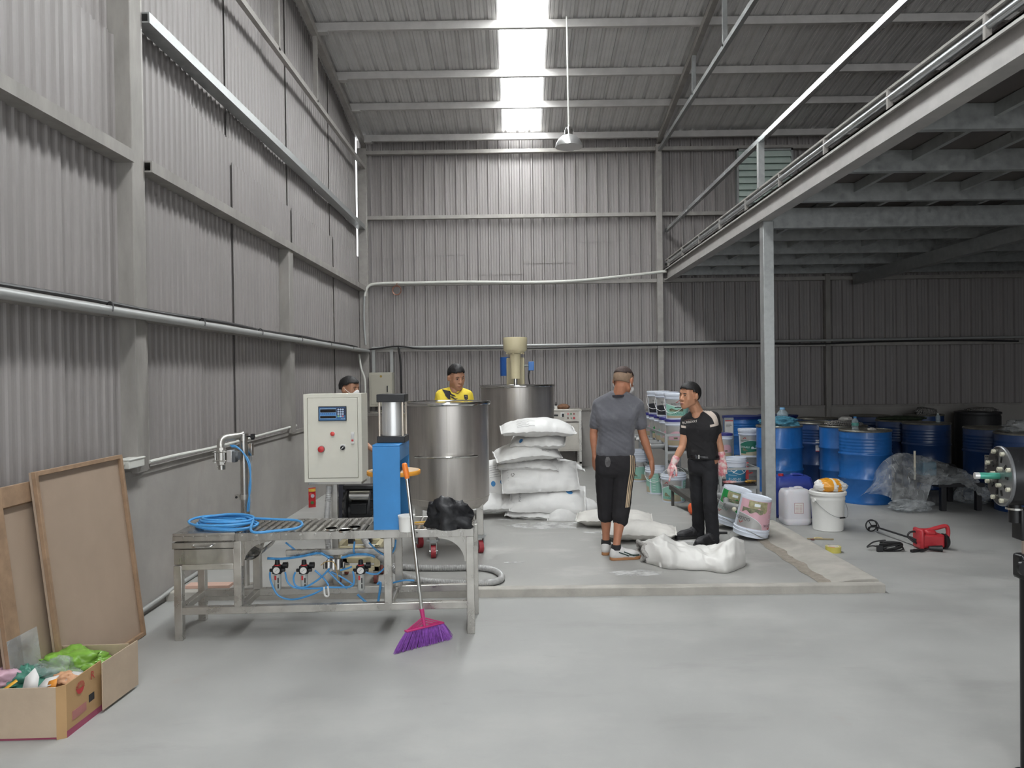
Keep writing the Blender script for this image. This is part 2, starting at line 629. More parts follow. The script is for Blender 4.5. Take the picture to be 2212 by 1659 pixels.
# roof: ribbed sheets from the eaves to the ridge, one strip of translucent sheet
SKX0, SKX1 = -0.16, 0.38
ROOF = struct(MB().box(XL - 0.3, XR + 0.3, 2.85, 3.15, roof_z(3) + 0.07, roof_z(3) + 0.09).build('ceiling', sheet_roof))
slope_len = math.hypot(9.87, 9.87 * 0.162)
edges = [SKX0 - 0.99 * k for k in range(3, 0, -1)] + [SKX0]
def roof_strip(x0, w, m, name, far=True, ye=12.87, ln=None):
    d = RIB
    ln = ln or slope_len if far else math.hypot(8.7, 8.7 * 0.162)
    s = wave_sheet(w + 0.062, ln, 0.198, 0.036, d).build(name, m, ROOF, smooth=False)
    an = math.atan(0.162)
    if far:
        s.matrix_local = Matrix.Translation((x0, ye, roof_z(ye) + 0.008 * (int(round((x0 + 30) / 0.99 + (0.5 if x0 > 0.3 else 0))) % 2))) @ Matrix.Rotation(math.pi / 2 - an, 4, 'X')
    else:
        s.matrix_local = Matrix.Translation((x0 + w + 0.03, -5.7, roof_z(-5.7) + 0.008 * (int(round((x0 + 30) / 0.99 + (0.5 if x0 > 0.3 else 0))) % 2))) @ Matrix.Rotation(math.pi, 4, 'Z') @ Matrix.Rotation(math.pi / 2 - an, 4, 'X')
    return s
x = SKX0 - 0.99 * 3
xs = []
while x < XR:
    if abs(x - SKX0) < 0.01:
        x = SKX1
    xs.append(x)
    x += 0.99
for i, x in enumerate(xs):
    roof_strip(x, 0.99, sheet_roof, 'roof_sheet')
    roof_strip(x, 0.99, sheet_roof, 'roof_sheet', False)
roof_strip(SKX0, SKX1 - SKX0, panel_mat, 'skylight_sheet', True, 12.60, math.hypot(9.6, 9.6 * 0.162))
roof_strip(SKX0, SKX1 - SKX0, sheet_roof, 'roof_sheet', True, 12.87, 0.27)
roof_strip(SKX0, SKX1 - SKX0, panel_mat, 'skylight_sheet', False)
# purlins
purlin_m = mat('pale_purlin', '#bcb9b6', 0.55, 0.1, var=0.08, scale=6)
pz = [12.58, 11.66, 10.8, 9.69] + [8.62 - 1.07 * k for k in range(13)]
for y in pz:
    z = roof_z(y) - (0.055 if y < 12.4 else 0.10)
    struct(MB().box(XL + 0.02, XR, y - 0.028, y + 0.028, z - 0.05, z + 0.05).build('roof_purlin', purlin_m))
    if y > 4:
        struct(MB().box(XL + 0.02, XL + 0.22, y - 0.05, y + 0.05, z - 0.075, z - 0.05).build('purlin_bracket', purlin_m))

# trusses: sloped top chord, level bottom chord, upright struts; one on the left wall, one over the mezzanine edge
def truss(x, zbot, ys):
    b = MB()
    b.bar((x, 12.7, roof_z(12.7) - 0.15), (x, 3.0, roof_z(3.0) - 0.15), 0.07, 0.09)
    struct(b.build('truss_top_chord', steel_grey))
    struct(MB().bar((x, 12.66, zbot), (x, -2.0, zbot), 0.05, 0.06).build('truss_bottom_chord', galv if x > 0 else steel_grey))
    for y in ys:
        struct(MB().bar((x, y, zbot), (x, y, roof_z(y) - 0.12), 0.05, 0.05, (0, 1, 0)).build('truss_strut', galv if x > 0 else steel_grey))
truss(XL + 0.06, 5.08, (8.1, 9.65, 6.4))
truss(2.42, 5.30, (8.7, 10.2, 7.2, 5.6))

# columns
def column(x0, x1, y0, y1, z0, z1, m, name='steel_column'):
    return struct(MB().box(x0, x1, y0, y1, z0, z1).build(name, m, bevel=0.006))
column(XL - 0.1, XL + 0.055, 4.98, 5.13, 0.979, 6.4, steel_dusty)
column(XL - 0.1, XL + 0.02, 5.13, 5.22, 0.979, 6.4, steel_grey, 'column_flange')
column(XL - 0.1, XL + 0.05, 8.42, 8.58, 0.979, 3.05, steel_dusty)
column(XL - 0.05, XL + 0.10, YB - 0.09, YB + 0.02, 0.98, 5.4, steel_grey)
column(2.36, 2.46, YB - 0.10, YB + 0.02, 0.98, 5.4, steel_grey)
column(5.16, 5.24, YB - 0.08, YB + 0.02, 0.3, 3.3, steel_dusty)
# girts on the left wall
for z, h, segs in ((4.107, 0.07, ((5.22, 12.7),)), (3.09, 0.075, ((-2, 4.98), (5.22, 12.7))), (2.045, 0.055, ((-2, 12.7),))):
    for y0, y1 in segs:
        g = MB().box(XL - 0.05, XL + 0.07, y0, y1, z, z + 0.012).box(XL + 0.058, XL + 0.07, y0, y1, z - h + 0.02, z).box(XL - 0.05, XL + 0.07, y0, y1, z - h + 0.008, z - h + 0.02)
        struct(g.build('wall_girt', steel_dusty if z < 4 else galv))
# girts on the back wall
for z, h in ((5.362, 0.06), (4.277, 0.06), (3.17, 0.06), (2.06, 0.05)):
    struct(MB().box(XL + 0.05, XR, YB - 0.06, YB + 0.02, z - h, z).build('wall_girt', steel_grey))

# mezzanine on the right
BX = 2.53
M_ = struct(MB().box(BX + 0.02, XR, 1.2, YB - 0.02, 3.36, 3.385).build('mezzanine_deck', ply_dark))
bm_ = MB().box(BX, BX + 0.02, 1.2, YB - 0.05, 3.13, 3.33).box(BX - 0.045, BX, 1.2, YB - 0.05, 3.318, 3.33).box(BX - 0.045, BX, 1.2, YB - 0.05, 3.13, 3.145)
bm_.box(BX - 0.045, BX - 0.040, 1.2, YB - 0.05, 3.30, 3.33).box(BX + 0.02, BX + 0.08, 1.2, YB - 0.05, 3.13, 3.14)
bm_.build('edge_beam', mat('pale_grey_beam', '#a9a6a3', 0.5, 0.25, var=0.08, scale=6), M_)
MB().cyl((BX - 0.01, 1.2, 3.415), (BX - 0.01, YB - 0.05, 3.415), 0.026, n=12).build('edge_tube', galv_bright, M_)
MB().box(BX - 0.03, BX + 0.03, 1.2, YB - 0.05, 3.462, 3.478).build('deck_edge', steel_dusty, M_)
yy = [1.95 + 1.05 * k for k in range(11)]
for y in yy:
    MB().box(BX - 0.035, BX + 0.0, y - 0.012, y + 0.012, 3.33, 3.47).build('edge_bracket', steel_dusty, M_)
    MB().box(BX + 0.02, XR, y - 0.03, y + 0.03, 3.19, 3.205).box(BX + 0.02, XR, y - 0.03, y - 0.022, 3.205, 3.345).box(BX + 0.02, XR, y - 0.03, y + 0.03, 3.345, 3.358).build('cross_joist', galv, M_)
for k in range(14):
    x = 2.71 + 0.5 * k
    MB().box(x - 0.02, x + 0.02, 1.2, YB - 0.05, 3.27, 3.355).build('deck_joist', galv, M_)
MB().box(BX + 0.08, XR, 7.78, 7.86, 3.06, 3.26).build('main_beam', galv, M_)
MB().box(5.60, 5.70, 1.2, YB - 0.1, 3.02, 3.19).build('main_beam', galv, M_)
MB().box(BX - 0.03, BX + 0.02, 1.2, YB - 0.05, 3.935, 3.985).build('handrail', galv_bright, M_)
MB().box(BX - 0.03, BX + 0.03, 7.79, 7.85, 3.47, 3.94).build('railing_post', galv, M_)
MB().box(BX - 0.03, BX + 0.03, 3.0, 3.06, 3.47, 3.94).build('railing_post', galv, M_)
post = MB().box(BX, BX + 0.11, 7.76, 7.88, 0.0, 3.13)
struct(post.build('mezzanine_post', galv, bevel=0.006))

# louvred vent high in the back wall
vt = thing('window_1', 'louvred ventilation window high in the back wall', 'window', (0, 0, 0))
vt['kind'] = 'structure'
del vt['category']
a, b = PY(1590, 322, YB - 0.02), PY(1712, 446, YB - 0.02)
lv = mat('louvre_glass', '#d3e2da', 0.3, 0.0, var=0.04)
MB().box(a.x, b.x, YB - 0.06, YB + 0.0, a.z - 0.04, a.z).box(a.x, b.x, YB - 0.06, YB, b.z, b.z + 0.03).box(a.x, a.x + 0.03, YB - 0.06, YB, b.z, a.z).box(b.x - 0.03, b.x, YB - 0.06, YB, b.z, a.z).build('window_frame', galv, vt)
MB().box(a.x, b.x, YB - 0.01, YB + 0.02, b.z, a.z).build('backing', mat('vent_backing', '#93a19c', 0.6), vt)
for k in range(8):
    z = b.z + 0.06 + (a.z - b.z - 0.1) / 8 * (k + 0.5)
    s = MB().box(a.x + 0.03, b.x - 0.03, -0.004, 0.004, -0.062, 0.062).build('louvre', lv, vt)
    s.location = (0, YB - 0.05, z)
    s.rotation_euler = (math.radians(-32), 0, 0)
# ================================================================ filling line: materials
inox = mat('brushed_stainless', '#b9b6b1', 0.3, 0.95, var=0.10, scale=10, stretch=(1, 1, 0.08), detail=6, rvar=0.10)
inox_h = mat('stainless_tube', '#c3c0ba', 0.32, 0.85, var=0.12, scale=6, detail=6, rvar=0.12)
inox_tank = mat('tank_stainless', '#bdb8b3', 0.36, 0.9, var=0.16, scale=9, stretch=(1, 1, 0.05), detail=6, rvar=0.08)
mix_layer(inox_tank, '#d7d3ce', 12, (0.62, 0.75), (1, 1, 0.1), 0.4, 7)
chrome = mat('polished_steel', '#d0cfcc', 0.14, 1.0)
cab_cream = mat('cabinet_cream', '#d8d5c8', 0.4, var=0.03, scale=3)
black_pl = mat('black_plastic', '#232325', 0.45, var=0.15, scale=20)
black_rub = mat('black_rubber', '#1d1d1f', 0.65)
blue_paint = mat('blue_paint', '#3985c4', 0.42, var=0.06, scale=4, detail=6)
hose_blue = mat('blue_air_hose', '#4f99d4', 0.35)
red_pl = mat('red_plastic', '#c8393c', 0.4)
orange_rub = mat('orange_rubber', '#e8a13a', 0.5)
orange_pl = mat('orange_plastic', '#f08434', 0.4)
white_pl = mat('white_plastic', '#e6e5e1', 0.4, var=0.03, scale=4)
alu = mat('anodised_aluminium', '#d9d9d8', 0.3, 0.6)
cream_paint = mat('cream_paint', '#d2c7a4', 0.45, var=0.04, scale=4)
grey_hose = mat('grey_spiral_hose', '#a6a5a3', 0.35, 0.0, var=0.15, scale=30)

def seq(pts, Y=None):
    """pixel path -> places; entries (px, py[, Y])"""
    return [PY(p[0], p[1], p[2] if len(p) > 2 else Y) for p in pts]

def coil_hose(mb, path, r, pitch=0.012):
    """ribbed hose: radius alternates along the path"""
    pts = smoothpath(path, 8)
    out, rad = [pts[0]], [r]
    acc, k = 0, 0
    for a, b in zip(pts, pts[1:]):
        L = (b - a).length
        n = max(1, int(L / (pitch / 2)))
        for i in range(1, n + 1):
            out.append(a.lerp(b, i / n))
            k += 1
            rad.append(r * (1.06 if k % 2 else 0.93))
    mb.tube(out, rad, 10)
    return mb

# ================================================================ roller conveyor bench
cv = thing('roller_conveyor', 'stainless steel roller conveyor bench with a drawer and air regulators underneath', 'conveyor', (-2.105, 4.60, 0), 0.04)
Lc, Dc, Hc = 1.83, 0.43, 0.655
legme = {}
def leg(x, y, z0, z1, name='leg'):
    MB().box(x - 0.024, x + 0.024, y - 0.024, y + 0.024, z0, z1).build(name, inox_h, cv, bevel=0.003)
for x, z0, z1 in ((0.024, 0, 0.46), (0.385, 0.2, 0.605), (1.30, 0.2, 0.605), (1.806, 0, 0.605)):
    leg(x, 0.024, z0, z1)
    leg(x + (0.0 if x < 1 else 0.02), Dc - 0.024, z0, z1)
for y in (0.024, Dc - 0.024):
    MB().box(0.045, 1.785, y - 0.022, y + 0.022, 0.158, 0.203).build('bottom_rail', inox_h, cv, bevel=0.003)
for x in (0.024, 0.385, 1.30, 1.806):
    MB().box(x - 0.02, x + 0.02, 0.046, Dc - 0.046, 0.16, 0.20).build('cross_rail', inox_h, cv, bevel=0.003)
MB().box(0.60, 1.30, 0.30, 0.33, 0.435, 0.475).build('regulator_rail', inox_h, cv, bevel=0.003)
# fixed table end with a shallow drawer
MB().box(0.0, 0.375, -0.004, Dc, 0.640, 0.658).build('table_plate', inox, cv, bevel=0.002)
MB().box(0.0, 0.375, -0.006, 0.004, 0.612, 0.640).build('plate_lip', inox, cv)
MB().box(0.004, 0.365, 0.0, Dc, 0.468, 0.560).build('drawer_housing', inox, cv, bevel=0.002)
dr = MB().box(0.0, 0.370, -0.014, Dc - 0.06, 0.566, 0.570).box(0.0, 0.370, -0.014, -0.008, 0.566, 0.602).box(0.0, 0.004, -0.01, 0.3, 0.57, 0.60).box(0.366, 0.370, -0.01, 0.3, 0.57, 0.60).build('drawer', inox, cv)
MB().tube(smoothpath([(0.125, -0.012, 0.588), (0.13, -0.032, 0.584), (0.15, -0.036, 0.580), (0.21, -0.036, 0.578), (0.235, -0.036, 0.584), (0.25, -0.03, 0.59), (0.255, -0.012, 0.592)], 4), 0.005, 8).build('handle', chrome, dr)
MB().box(0.048, 0.361, 0.002, 0.044, 0.432, 0.468).build('apron_rail', inox_h, cv, bevel=0.003)
MB().box(0.048, 0.361, Dc - 0.044, Dc - 0.002, 0.432, 0.468).build('apron_rail', inox_h, cv, bevel=0.003)
for x in (0.06, 0.12, 0.2, 0.28):
    MB().cyl((x, -0.009, 0.636), (x, -0.003, 0.636), 0.009, n=10).build('roller_slot', inox, cv)
# side channels and rollers
for y0, y1 in ((-0.004, 0.004), (Dc - 0.004, Dc + 0.004)):
    MB().box(0.375, Lc, y0, y1, 0.605, 0.655).build('side_channel', inox, cv, bevel=0.002)
MB().box(Lc - 0.006, Lc + 0.002, 0.0, Dc, 0.605, 0.655).build('end_channel', inox, cv, bevel=0.002)
MB().box(1.165, 1.425, 0.0, Dc, 0.640, 0.650).build('press_bed', inox, cv)
rm = MB().cyl((0, 0.01, 0), (0, Dc - 0.01, 0), 0.0165, n=12).mesh('roller', inox)
bolt_me = MB().cyl((0, -0.010, 0), (0, -0.003, 0), 0.006, n=8).mesh('axle_bolt', chrome)
k = 0
x = 0.415
while x < 1.80:
    if not 1.15 < x < 1.44:
        share('roller', rm, cv, (x, 0, 0.640))
        if k % 2 == 0:
            share('axle_bolt', bolt_me, cv, (x, 0, 0.638))
    x += 0.0445
    k += 1
def gusset(cx, sx, y, w=0.17, h=0.155):
    poly = [(0, 0), (-w, 0)]
    for i in range(9):
        t = math.pi / 2 * i / 8
        poly.append((-w + w * math.sin(t) * 0.94, -h + h * math.cos(t) * 0.94))
    poly += [(0, -h)]
    poly = [(sx * px, pz) for px, pz in poly]
    if sx < 0:
        poly.reverse()
    MB().prism(poly, -0.003, 0.003, frame((cx, y, 0.605), (1, 0, 0), (0, 0, 1))).build('gusset', inox, cv)
gusset(1.782, 1, 0.01)
gusset(0.409, -1, 0.01)
gusset(1.30 + 0.48, 1, Dc - 0.01)
gusset(0.409, -1, Dc - 0.01)
# half-round chute under the bench
MB().lathe([(0.085, 0.0), (0.085, 0.30)], 14, M=Matrix.Translation((0.44, 0.05, 0.56)) @ Matrix.Rotation(math.radians(-90), 4, 'X'), a0=0.2, a1=2.9).build('chute', inox, cv, solid=0.003)

# air regulators on the rail
RGY = 4.88
bowl_m = mat('regulator_bowl', '#c9cbc6', 0.25, 0.0, alpha=0.85)
for px in (597, 655, 778):
    p = PY(px, 1232, RGY)
    q = Matrix.Rotation(-0.04, 4, 'Z') @ (p - V(cv.location))
    rg = MB().box(q.x - 0.028, q.x + 0.028, q.y, q.y + 0.05, q.z - 0.026, q.z + 0.026).cyl((q.x - 0.05, q.y + 0.025, q.z - 0.005), (q.x + 0.05, q.y + 0.025, q.z - 0.005), 0.012, n=10).build('pressure_regulator', black_pl, cv, bevel=0.004)
    MB().cyl((q.x, q.y + 0.025, q.z + 0.026), (q.x, q.y + 0.025, q.z + 0.033), 0.02, n=14).build('red_ring', red_pl, rg)
    MB().cyl((q.x, q.y + 0.025, q.z + 0.033), (q.x, q.y + 0.025, q.z + 0.062), 0.0165, 0.014, n=14).build('adjusting_knob', black_pl, rg)
    MB().cyl((q.x + 0.004, q.y - 0.014, q.z + 0.002), (q.x + 0.004, q.y, q.z + 0.002), 0.0255, n=20).build('gauge_case', black_pl, rg)
    MB().cyl((q.x + 0.004, q.y - 0.0155, q.z + 0.002), (q.x + 0.004, q.y - 0.0135, q.z + 0.002), 0.0215, n=20).build('gauge_dial', white_pl, rg)
    MB().bar((q.x - 0.008, q.y - 0.017, q.z - 0.008), (q.x + 0.014, q.y - 0.017, q.z + 0.012), 0.001, 0.003, (0, 1, 0)).build('gauge_needle', black_pl, rg)
    MB().lathe([(0.0, -0.135), (0.018, -0.135), (0.023, -0.128), (0.024, -0.03), (0.022, -0.026)], 16, (q.x, q.y + 0.025, q.z)).build('bowl', bowl_m, rg)
    MB().box(q.x + 0.006, q.x + 0.013, q.y - 0.001, q.y + 0.004, q.z - 0.082, q.z - 0.05).box(q.x + 0.006, q.x + 0.013, q.y - 0.001, q.y + 0.004, q.z - 0.118, q.z - 0.09).build('bowl_slot', black_pl, rg)
    MB().box(q.x - 0.012, q.x - 0.001, q.y - 0.003, q.y + 0.004, q.z - 0.062, q.z - 0.036).build('red_mark', red_pl, rg)
    MB().cyl((q.x + 0.03, q.y + 0.05, q.z + 0.02), (q.x + 0.06, q.y + 0.05, q.z + 0.02), 0.02, n=12).build('bracket_knob', black_pl, rg)
# valve manifold
p = PY(722, 1218, 4.90)
q = Matrix.Rotation(-0.04, 4, 'Z') @ (p - V(cv.location))
vm = MB().box(q.x - 0.05, q.x + 0.05, q.y - 0.02, q.y + 0.04, q.z - 0.025, q.z + 0.025).build('valve_manifold', black_pl, cv, bevel=0.003)
for dx in (-0.03, 0.0, 0.03):
    MB().cyl((q.x + dx, q.y - 0.028, q.z - 0.03), (q.x + dx, q.y - 0.02, q.z + 0.035), 0.012, n=10).build('solenoid', alu, vm)
for dx in (-0.06, 0.06):
    MB().cyl((q.x + dx, q.y, q.z - 0.03), (q.x + dx, q.y, q.z + 0.012), 0.011, n=10).build('fitting', chrome, vm)
MB().tube(smoothpath([(q.x - 0.08, q.y - 0.03, q.z + 0.0), (q.x - 0.04, q.y - 0.035, q.z + 0.025), (q.x + 0.01, q.y - 0.035, q.z + 0.01), (q.x + 0.03, q.y - 0.03, q.z - 0.10)], 5), 0.003, 6).build('wire', mat('tan_wire', '#b99a63', 0.5), vm)
# blue air lines under the bench
def air(pts, Y, r=0.006):
    w = [Matrix.Rotation(-0.04, 4, 'Z') @ (p - V(cv.location)) for p in seq(pts, Y)]
    MB().tube(smoothpath(w, 6), r, 8).build('air_hose', hose_blue, cv)
air([(617, 1172), (640, 1190), (652, 1200), (690, 1196), (720, 1205)], 4.95)
air([(578, 1206), (610, 1207), (650, 1202), (690, 1195), (712, 1206)], 4.90, 0.008)
air([(738, 1205), (765, 1198), (795, 1198), (810, 1203)], 4.90, 0.008)
air([(583, 1236), (585, 1255), (600, 1285), (630, 1295), (670, 1286), (703, 1270)], 4.86)
air([(616, 1236), (622, 1258), (640, 1270), (680, 1271), (710, 1269)], 4.86)
air([(638, 1236), (634, 1250), (640, 1266), (660, 1268), (690, 1250), (712, 1228)], 4.86)
air([(680, 1232), (700, 1250), (710, 1265)], 4.88)
air([(703, 1268), (730, 1269), (760, 1266), (765, 1250), (762, 1234)], 4.86)
air([(708, 1232), (730, 1255), (750, 1272)], 4.88)
air([(715, 1235), (740, 1248), (762, 1262)], 4.90)
air([(790, 1236), (805, 1240), (818, 1238), (832, 1226)], 4.87)
air([(766, 1170), (764, 1190), (768, 1198)], 4.94)
air([(797, 1172), (815, 1190), (832, 1200)], 4.94)
air([(855, 1166), (852, 1185), (843, 1200)], 4.94)
air([(735, 1232), (750, 1228), (760, 1224)], 4.87)
air([(772, 1284), (790, 1300), (797, 1306)], 4.98, 0.008)
air([(815, 1262), (822, 1260), (817, 1300)], 4.98, 0.008)
air([(845, 1260), (870, 1254), (895, 1254)], 4.98, 0.006)
w = [Matrix.Rotation(-0.04, 4, 'Z') @ (p - V(cv.location)) for p in seq([(700, 1268), (702, 1286), (710, 1286), (708, 1266)], 4.855)]
MB().tube(smoothpath(w, 4), 0.006, 6).build('cable_tie', white_pl, cv)

# ================================================================ things lying on the bench
def bench_pt(px, py, z=0.662):
    return G(px, py, z)
c = bench_pt(486, 1138)
hc = thing('air_hose_coil', 'loose coil of bright blue air hose lying on the steel bench end', 'hose', (c.x, c.y, 0.662))
path = []
random.seed(5)
turns = 7
for i in range(turns * 20):
    a = i / 20 * 2 * math.pi
    t = i // 20
    rx = 0.20 - 0.014 * (t % 4) + 0.02 * math.sin(t * 2.1)
    ry = 0.155 - 0.012 * (t % 4) + 0.015 * math.cos(t * 1.7)
    path.append(V((rx * math.cos(a + 0.3) + 0.02 * math.sin(t * 1.3), ry * math.sin(a) + 0.012 * math.cos(t * 2.3), 0.010 + 0.0075 * t + 0.004 * math.sin(a * 2 + t))))
lp = [V(bench_pt(x, y, 0.70)) - V((c.x, c.y, 0.662)) for x, y in ((545, 1148), (600, 1145), (640, 1140), (653, 1131), (640, 1123), (600, 1121), (550, 1119), (510, 1120))]
for p_ in lp:
    p_.z = 0.035
path += smoothpath([path[-1]] + lp, 6)[1:]
MB().tube(path, 0.0078, 8).build('hose_loops', hose_blue, hc)
# hose clamps
for i, (px, py) in enumerate(((716, 1140), (745, 1144), (766, 1137))):
    c = bench_pt(px, py, 0.672)
    t = thing('hose_clamp', ['small steel hose clamp ring nearest the cabinet post on the rollers', 'middle steel hose clamp ring lying flat on the rollers', 'steel hose clamp ring nearest the blue press on the rollers'][i], 'clamp', (c.x, c.y, 0.660), 0.5 + i * 1.3, 'hose clamps on the rollers')
    MB().lathe([(0.0365, 0.0), (0.038, 0.0), (0.038, 0.010), (0.0365, 0.010), (0.0365, 0.0)], 24).build('band', chrome, t)
    MB().cyl((0.038, -0.02, 0.010), (0.038, 0.02, 0.010), 0.007, n=8).build('screw', chrome, t)
# white pot behind the press leg
c = bench_pt(876, 1150)
t = thing('plastic_pot', 'small white plastic pot behind the broom handle on the rollers', 'pot', (c.x, c.y + 0.05, 0.657))
MB().lathe([(0.0, 0.0), (0.040, 0.0), (0.045, 0.004), (0.050, 0.098), (0.047, 0.098), (0.042, 0.008), (0.0, 0.008)], 24).build('pot_wall', white_pl, t)
MB().lathe([(0.049, 0.090), (0.053, 0.090), (0.053, 0.100), (0.049, 0.100)], 24).build('rim', white_pl, t)
# scissors with yellow handle
c = bench_pt(902, 1132)
t = thing('utility_tool', 'small tool with yellow and brown handles lying on the rollers by the broom', 'tool', (c.x, c.y, 0.660), 0.2)
MB().bar((-0.05, 0.02, 0.008), (0.06, 0.03, 0.008), 0.012, 0.008).build('yellow_handle', mat('yellow_plastic', '#e0b24a', 0.45), t)
MB().tube(smoothpath([(-0.05, -0.01, 0.006), (0.0, -0.03, 0.006), (0.05, -0.02, 0.006), (0.05, 0.01, 0.006)], 4), 0.005, 6).build('brown_handle', mat('tan_plastic', '#b08d62', 0.5), t)
# crumpled black bag
def crumple(mb, c, r, seed, amp=0.35, n=28, m=18, freq=1.6, flat=None, ridge=0.5):
    """crumpled lump: ball pushed about by ridged noise"""
    c = V(c)
    off = V((seed * 3.7, seed * 1.3, seed * 2.9))
    st = len(mb.v)
    mb.ball((0, 0, 0), 1.0, n, m)
    for i in range(st, len(mb.v)):
        d = V(mb.v[i])
        e = noise.noise(d * freq + off) * amp + (0.5 - abs(noise.noise(d * freq * 2.3 + off * 2))) * amp * ridge + noise.noise(d * freq * 5 + off) * amp * 0.2
        p = d * (1 + e)
        p = V((p.x * r[0], p.y * r[1], p.z * r[2]))
        if flat is not None and p.z < flat:
            p.z = flat
        mb.v[i] = tuple(c + p)
    return mb
c = bench_pt(975, 1143)
cl = crumple(MB(), (0, 0, 0.045), (0.125, 0.085, 0.085), 4, 0.5, 40, 24, 1.5, -0.04, 0.9)
for i, v_ in enumerate(cl.v):
    x, y, z = v_
    cl.v[i] = (x, y, z * (1.25 - 1.6 * max(-0.1, x)))
cl.tube(smoothpath([(-0.045, -0.075, 0.01), (-0.035, -0.085, 0.06), (-0.03, -0.075, 0.10), (-0.02, -0.04, 0.125)], 4), 0.005, 6)
o = cl.build('crumpled_bag', mat('black_nylon', '#1f1f22', 0.5, var=0.25, scale=12, bump=0.7, bscale=14), None, loc=(c.x, c.y + 0.03, 0.662), angle=1.3)
tag(o, 'crumpled black nylon bag on the right end of the rollers', 'bag')

# ================================================================ pneumatic press on the bench
YP0, YP1 = 4.635, 5.045
a, b = PY(804, 961, YP0), PY(866, 1152, YP0)
px0, px1, pzt = a.x, b.x, a.z
pr_ = thing('pneumatic_press', 'bright blue portal press with an aluminium air cylinder on the conveyor', 'press', ((px0 + px1) / 2, (YP0 + YP1) / 2, 0.655))
MB().box(px0, px1, YP0, YP0 + 0.012, 0.655, pzt - 0.012).put('front_upright', blue_paint, pr_, bevel=0.003)
MB().box(px0, px1, YP1 - 0.012, YP1, 0.655, pzt - 0.012).put('rear_upright', blue_paint, pr_, bevel=0.003)
MB().box(px0, px1, YP0, YP1, pzt - 0.012, pzt).put('top_plate', blue_paint, pr_, bevel=0.003)
MB().box(px1 - 0.012, px1, YP0 + 0.012, YP1 - 0.012, pzt - 0.10, pzt - 0.012).put('side_web', blue_paint, pr_)
MB().box(px0, px0 + 0.012, YP0 + 0.012, YP1 - 0.012, pzt - 0.10, pzt - 0.012).put('side_web', blue_paint, pr_)
MB().box(px0 - 0.004, px1 + 0.004, YP0 - 0.004, YP0 + 0.016, 0.652, 0.660).put('weld', inox, pr_)
cx, cy = (px0 + px1) / 2 + 0.012, (YP0 + YP1) / 2
zc = [PY(840, y, cy).z for y in (956, 940, 868, 851)]
zc[0] = pzt
hw = 0.088
MB().box(cx - hw, cx + hw, cy - hw, cy + hw, zc[0], zc[1]).put('cylinder_cap', black_pl, pr_, bevel=0.004)
MB().box(cx - hw, cx + hw, cy - hw, cy + hw, zc[2], zc[3]).put('cylinder_cap', black_pl, pr_, bevel=0.004)
MB().cyl((cx, cy, zc[1]), (cx, cy, zc[2]), 0.068, n=32).put('cylinder_barrel', alu, pr_)
for sx in (-1, 1):
    for sy in (-1, 1):
        MB().cyl((cx + sx * 0.073, cy + sy * 0.073, zc[1]), (cx + sx * 0.073, cy + sy * 0.073, zc[2]), 0.0075, n=10).put('tie_rod', mat('brass_rod', '#cfc4b6', 0.25, 0.7), pr_)
zd = PY(846, 1020, cy).z
MB().cyl((cx, cy, zd + 0.02), (cx, cy, pzt), 0.02, n=14).put('piston_rod', chrome, pr_)
MB().lathe([(0, -0.013), (0.168, -0.013), (0.170, -0.010), (0.170, 0.010), (0.168, 0.013), (0, 0.013)], 48, (cx, cy, zd)).put('press_plate', orange_rub, pr_)
MB().cyl((cx, cy, zd + 0.0131), (cx, cy, zd + 0.0145), 0.160, n=48).put('plate_face', mat('pale_wood_disc', '#c6ab8c', 0.6, var=0.06, scale=8), pr_)

# ================================================================ control cabinet on a post
YC = 5.45
a, b = PY(655, 852, YC), PY(783, 1042, YC)
x0, x1, z1, z0 = a.x, b.x, (a.z + PY(783, 850, YC).z) / 2, (b.z + PY(655, 1040, YC).z) / 2
cb = thing('control_cabinet', 'cream control cabinet with a blue weighing display on a steel post', 'cabinet', ((x0 + x1) / 2, YC + 0.1, ZS))
bd = MB().box(x0, x1, YC + 0.0121, YC + 0.22, z0, z1).box(x0, x1, YC, YC + 0.012, z1 - 0.026, z1).box(x0, x1, YC, YC + 0.012, z0, z0 + 0.026).box(x0, x0 + 0.026, YC, YC + 0.012, z0 + 0.026, z1 - 0.026).box(x1 - 0.026, x1, YC, YC + 0.012, z0 + 0.026, z1 - 0.026)
bd.put('body', cab_cream, cb, weld=True)
dw = MB().box(x0 + 0.029, x1 - 0.029, YC - 0.004, YC + 0.011, z0 + 0.029, z1 - 0.029).put('door', cab_cream, cb, bevel=0.003)
def cabp(px, py):
    return PY(px, py, YC - 0.004)
def on_door(x0_, x1_, y0_, y1_, d0, d1):
    a_, b_ = cabp(x0_, y0_), cabp(x1_, y1_)
    return MB().box(a_.x, b_.x, YC - 0.004 - d1, YC - 0.004 - d0, b_.z, a_.z)
ds = on_door(688, 749, 878, 909, -0.004, 0.012).put('weighing_display', black_pl, cb, bevel=0.003)
def sub(mb, name, m, par=None, **k):
    par = par or ds
    L = par.location + cb.location
    mb.v = [tuple(V(p) - L) for p in mb.v]
    return mb.build(name, m, par, **k)
sub(on_door(689.5, 747.5, 879.5, 907.5, 0.0121, 0.0126), 'blue_overlay', mat('display_blue', '#3d6f9f', 0.35))
sub(on_door(691, 747, 880.5, 897, 0.0127, 0.0129), 'dark_overlay', mat('display_navy', '#2b3450', 0.35))
sub(on_door(691.5, 727.5, 882, 904, 0.0130, 0.0132), 'screen_frame', mat('display_pale_blue', '#86aad0', 0.35))
sub(on_door(692.5, 726.5, 884, 890.5, 0.0133, 0.0137), 'screen', mat('dark_screen', '#1a1718', 0.2))
sub(on_door(692.5, 726.5, 898.5, 903, 0.0133, 0.0137), 'screen', mat('dark_screen', '#1a1718', 0.2))
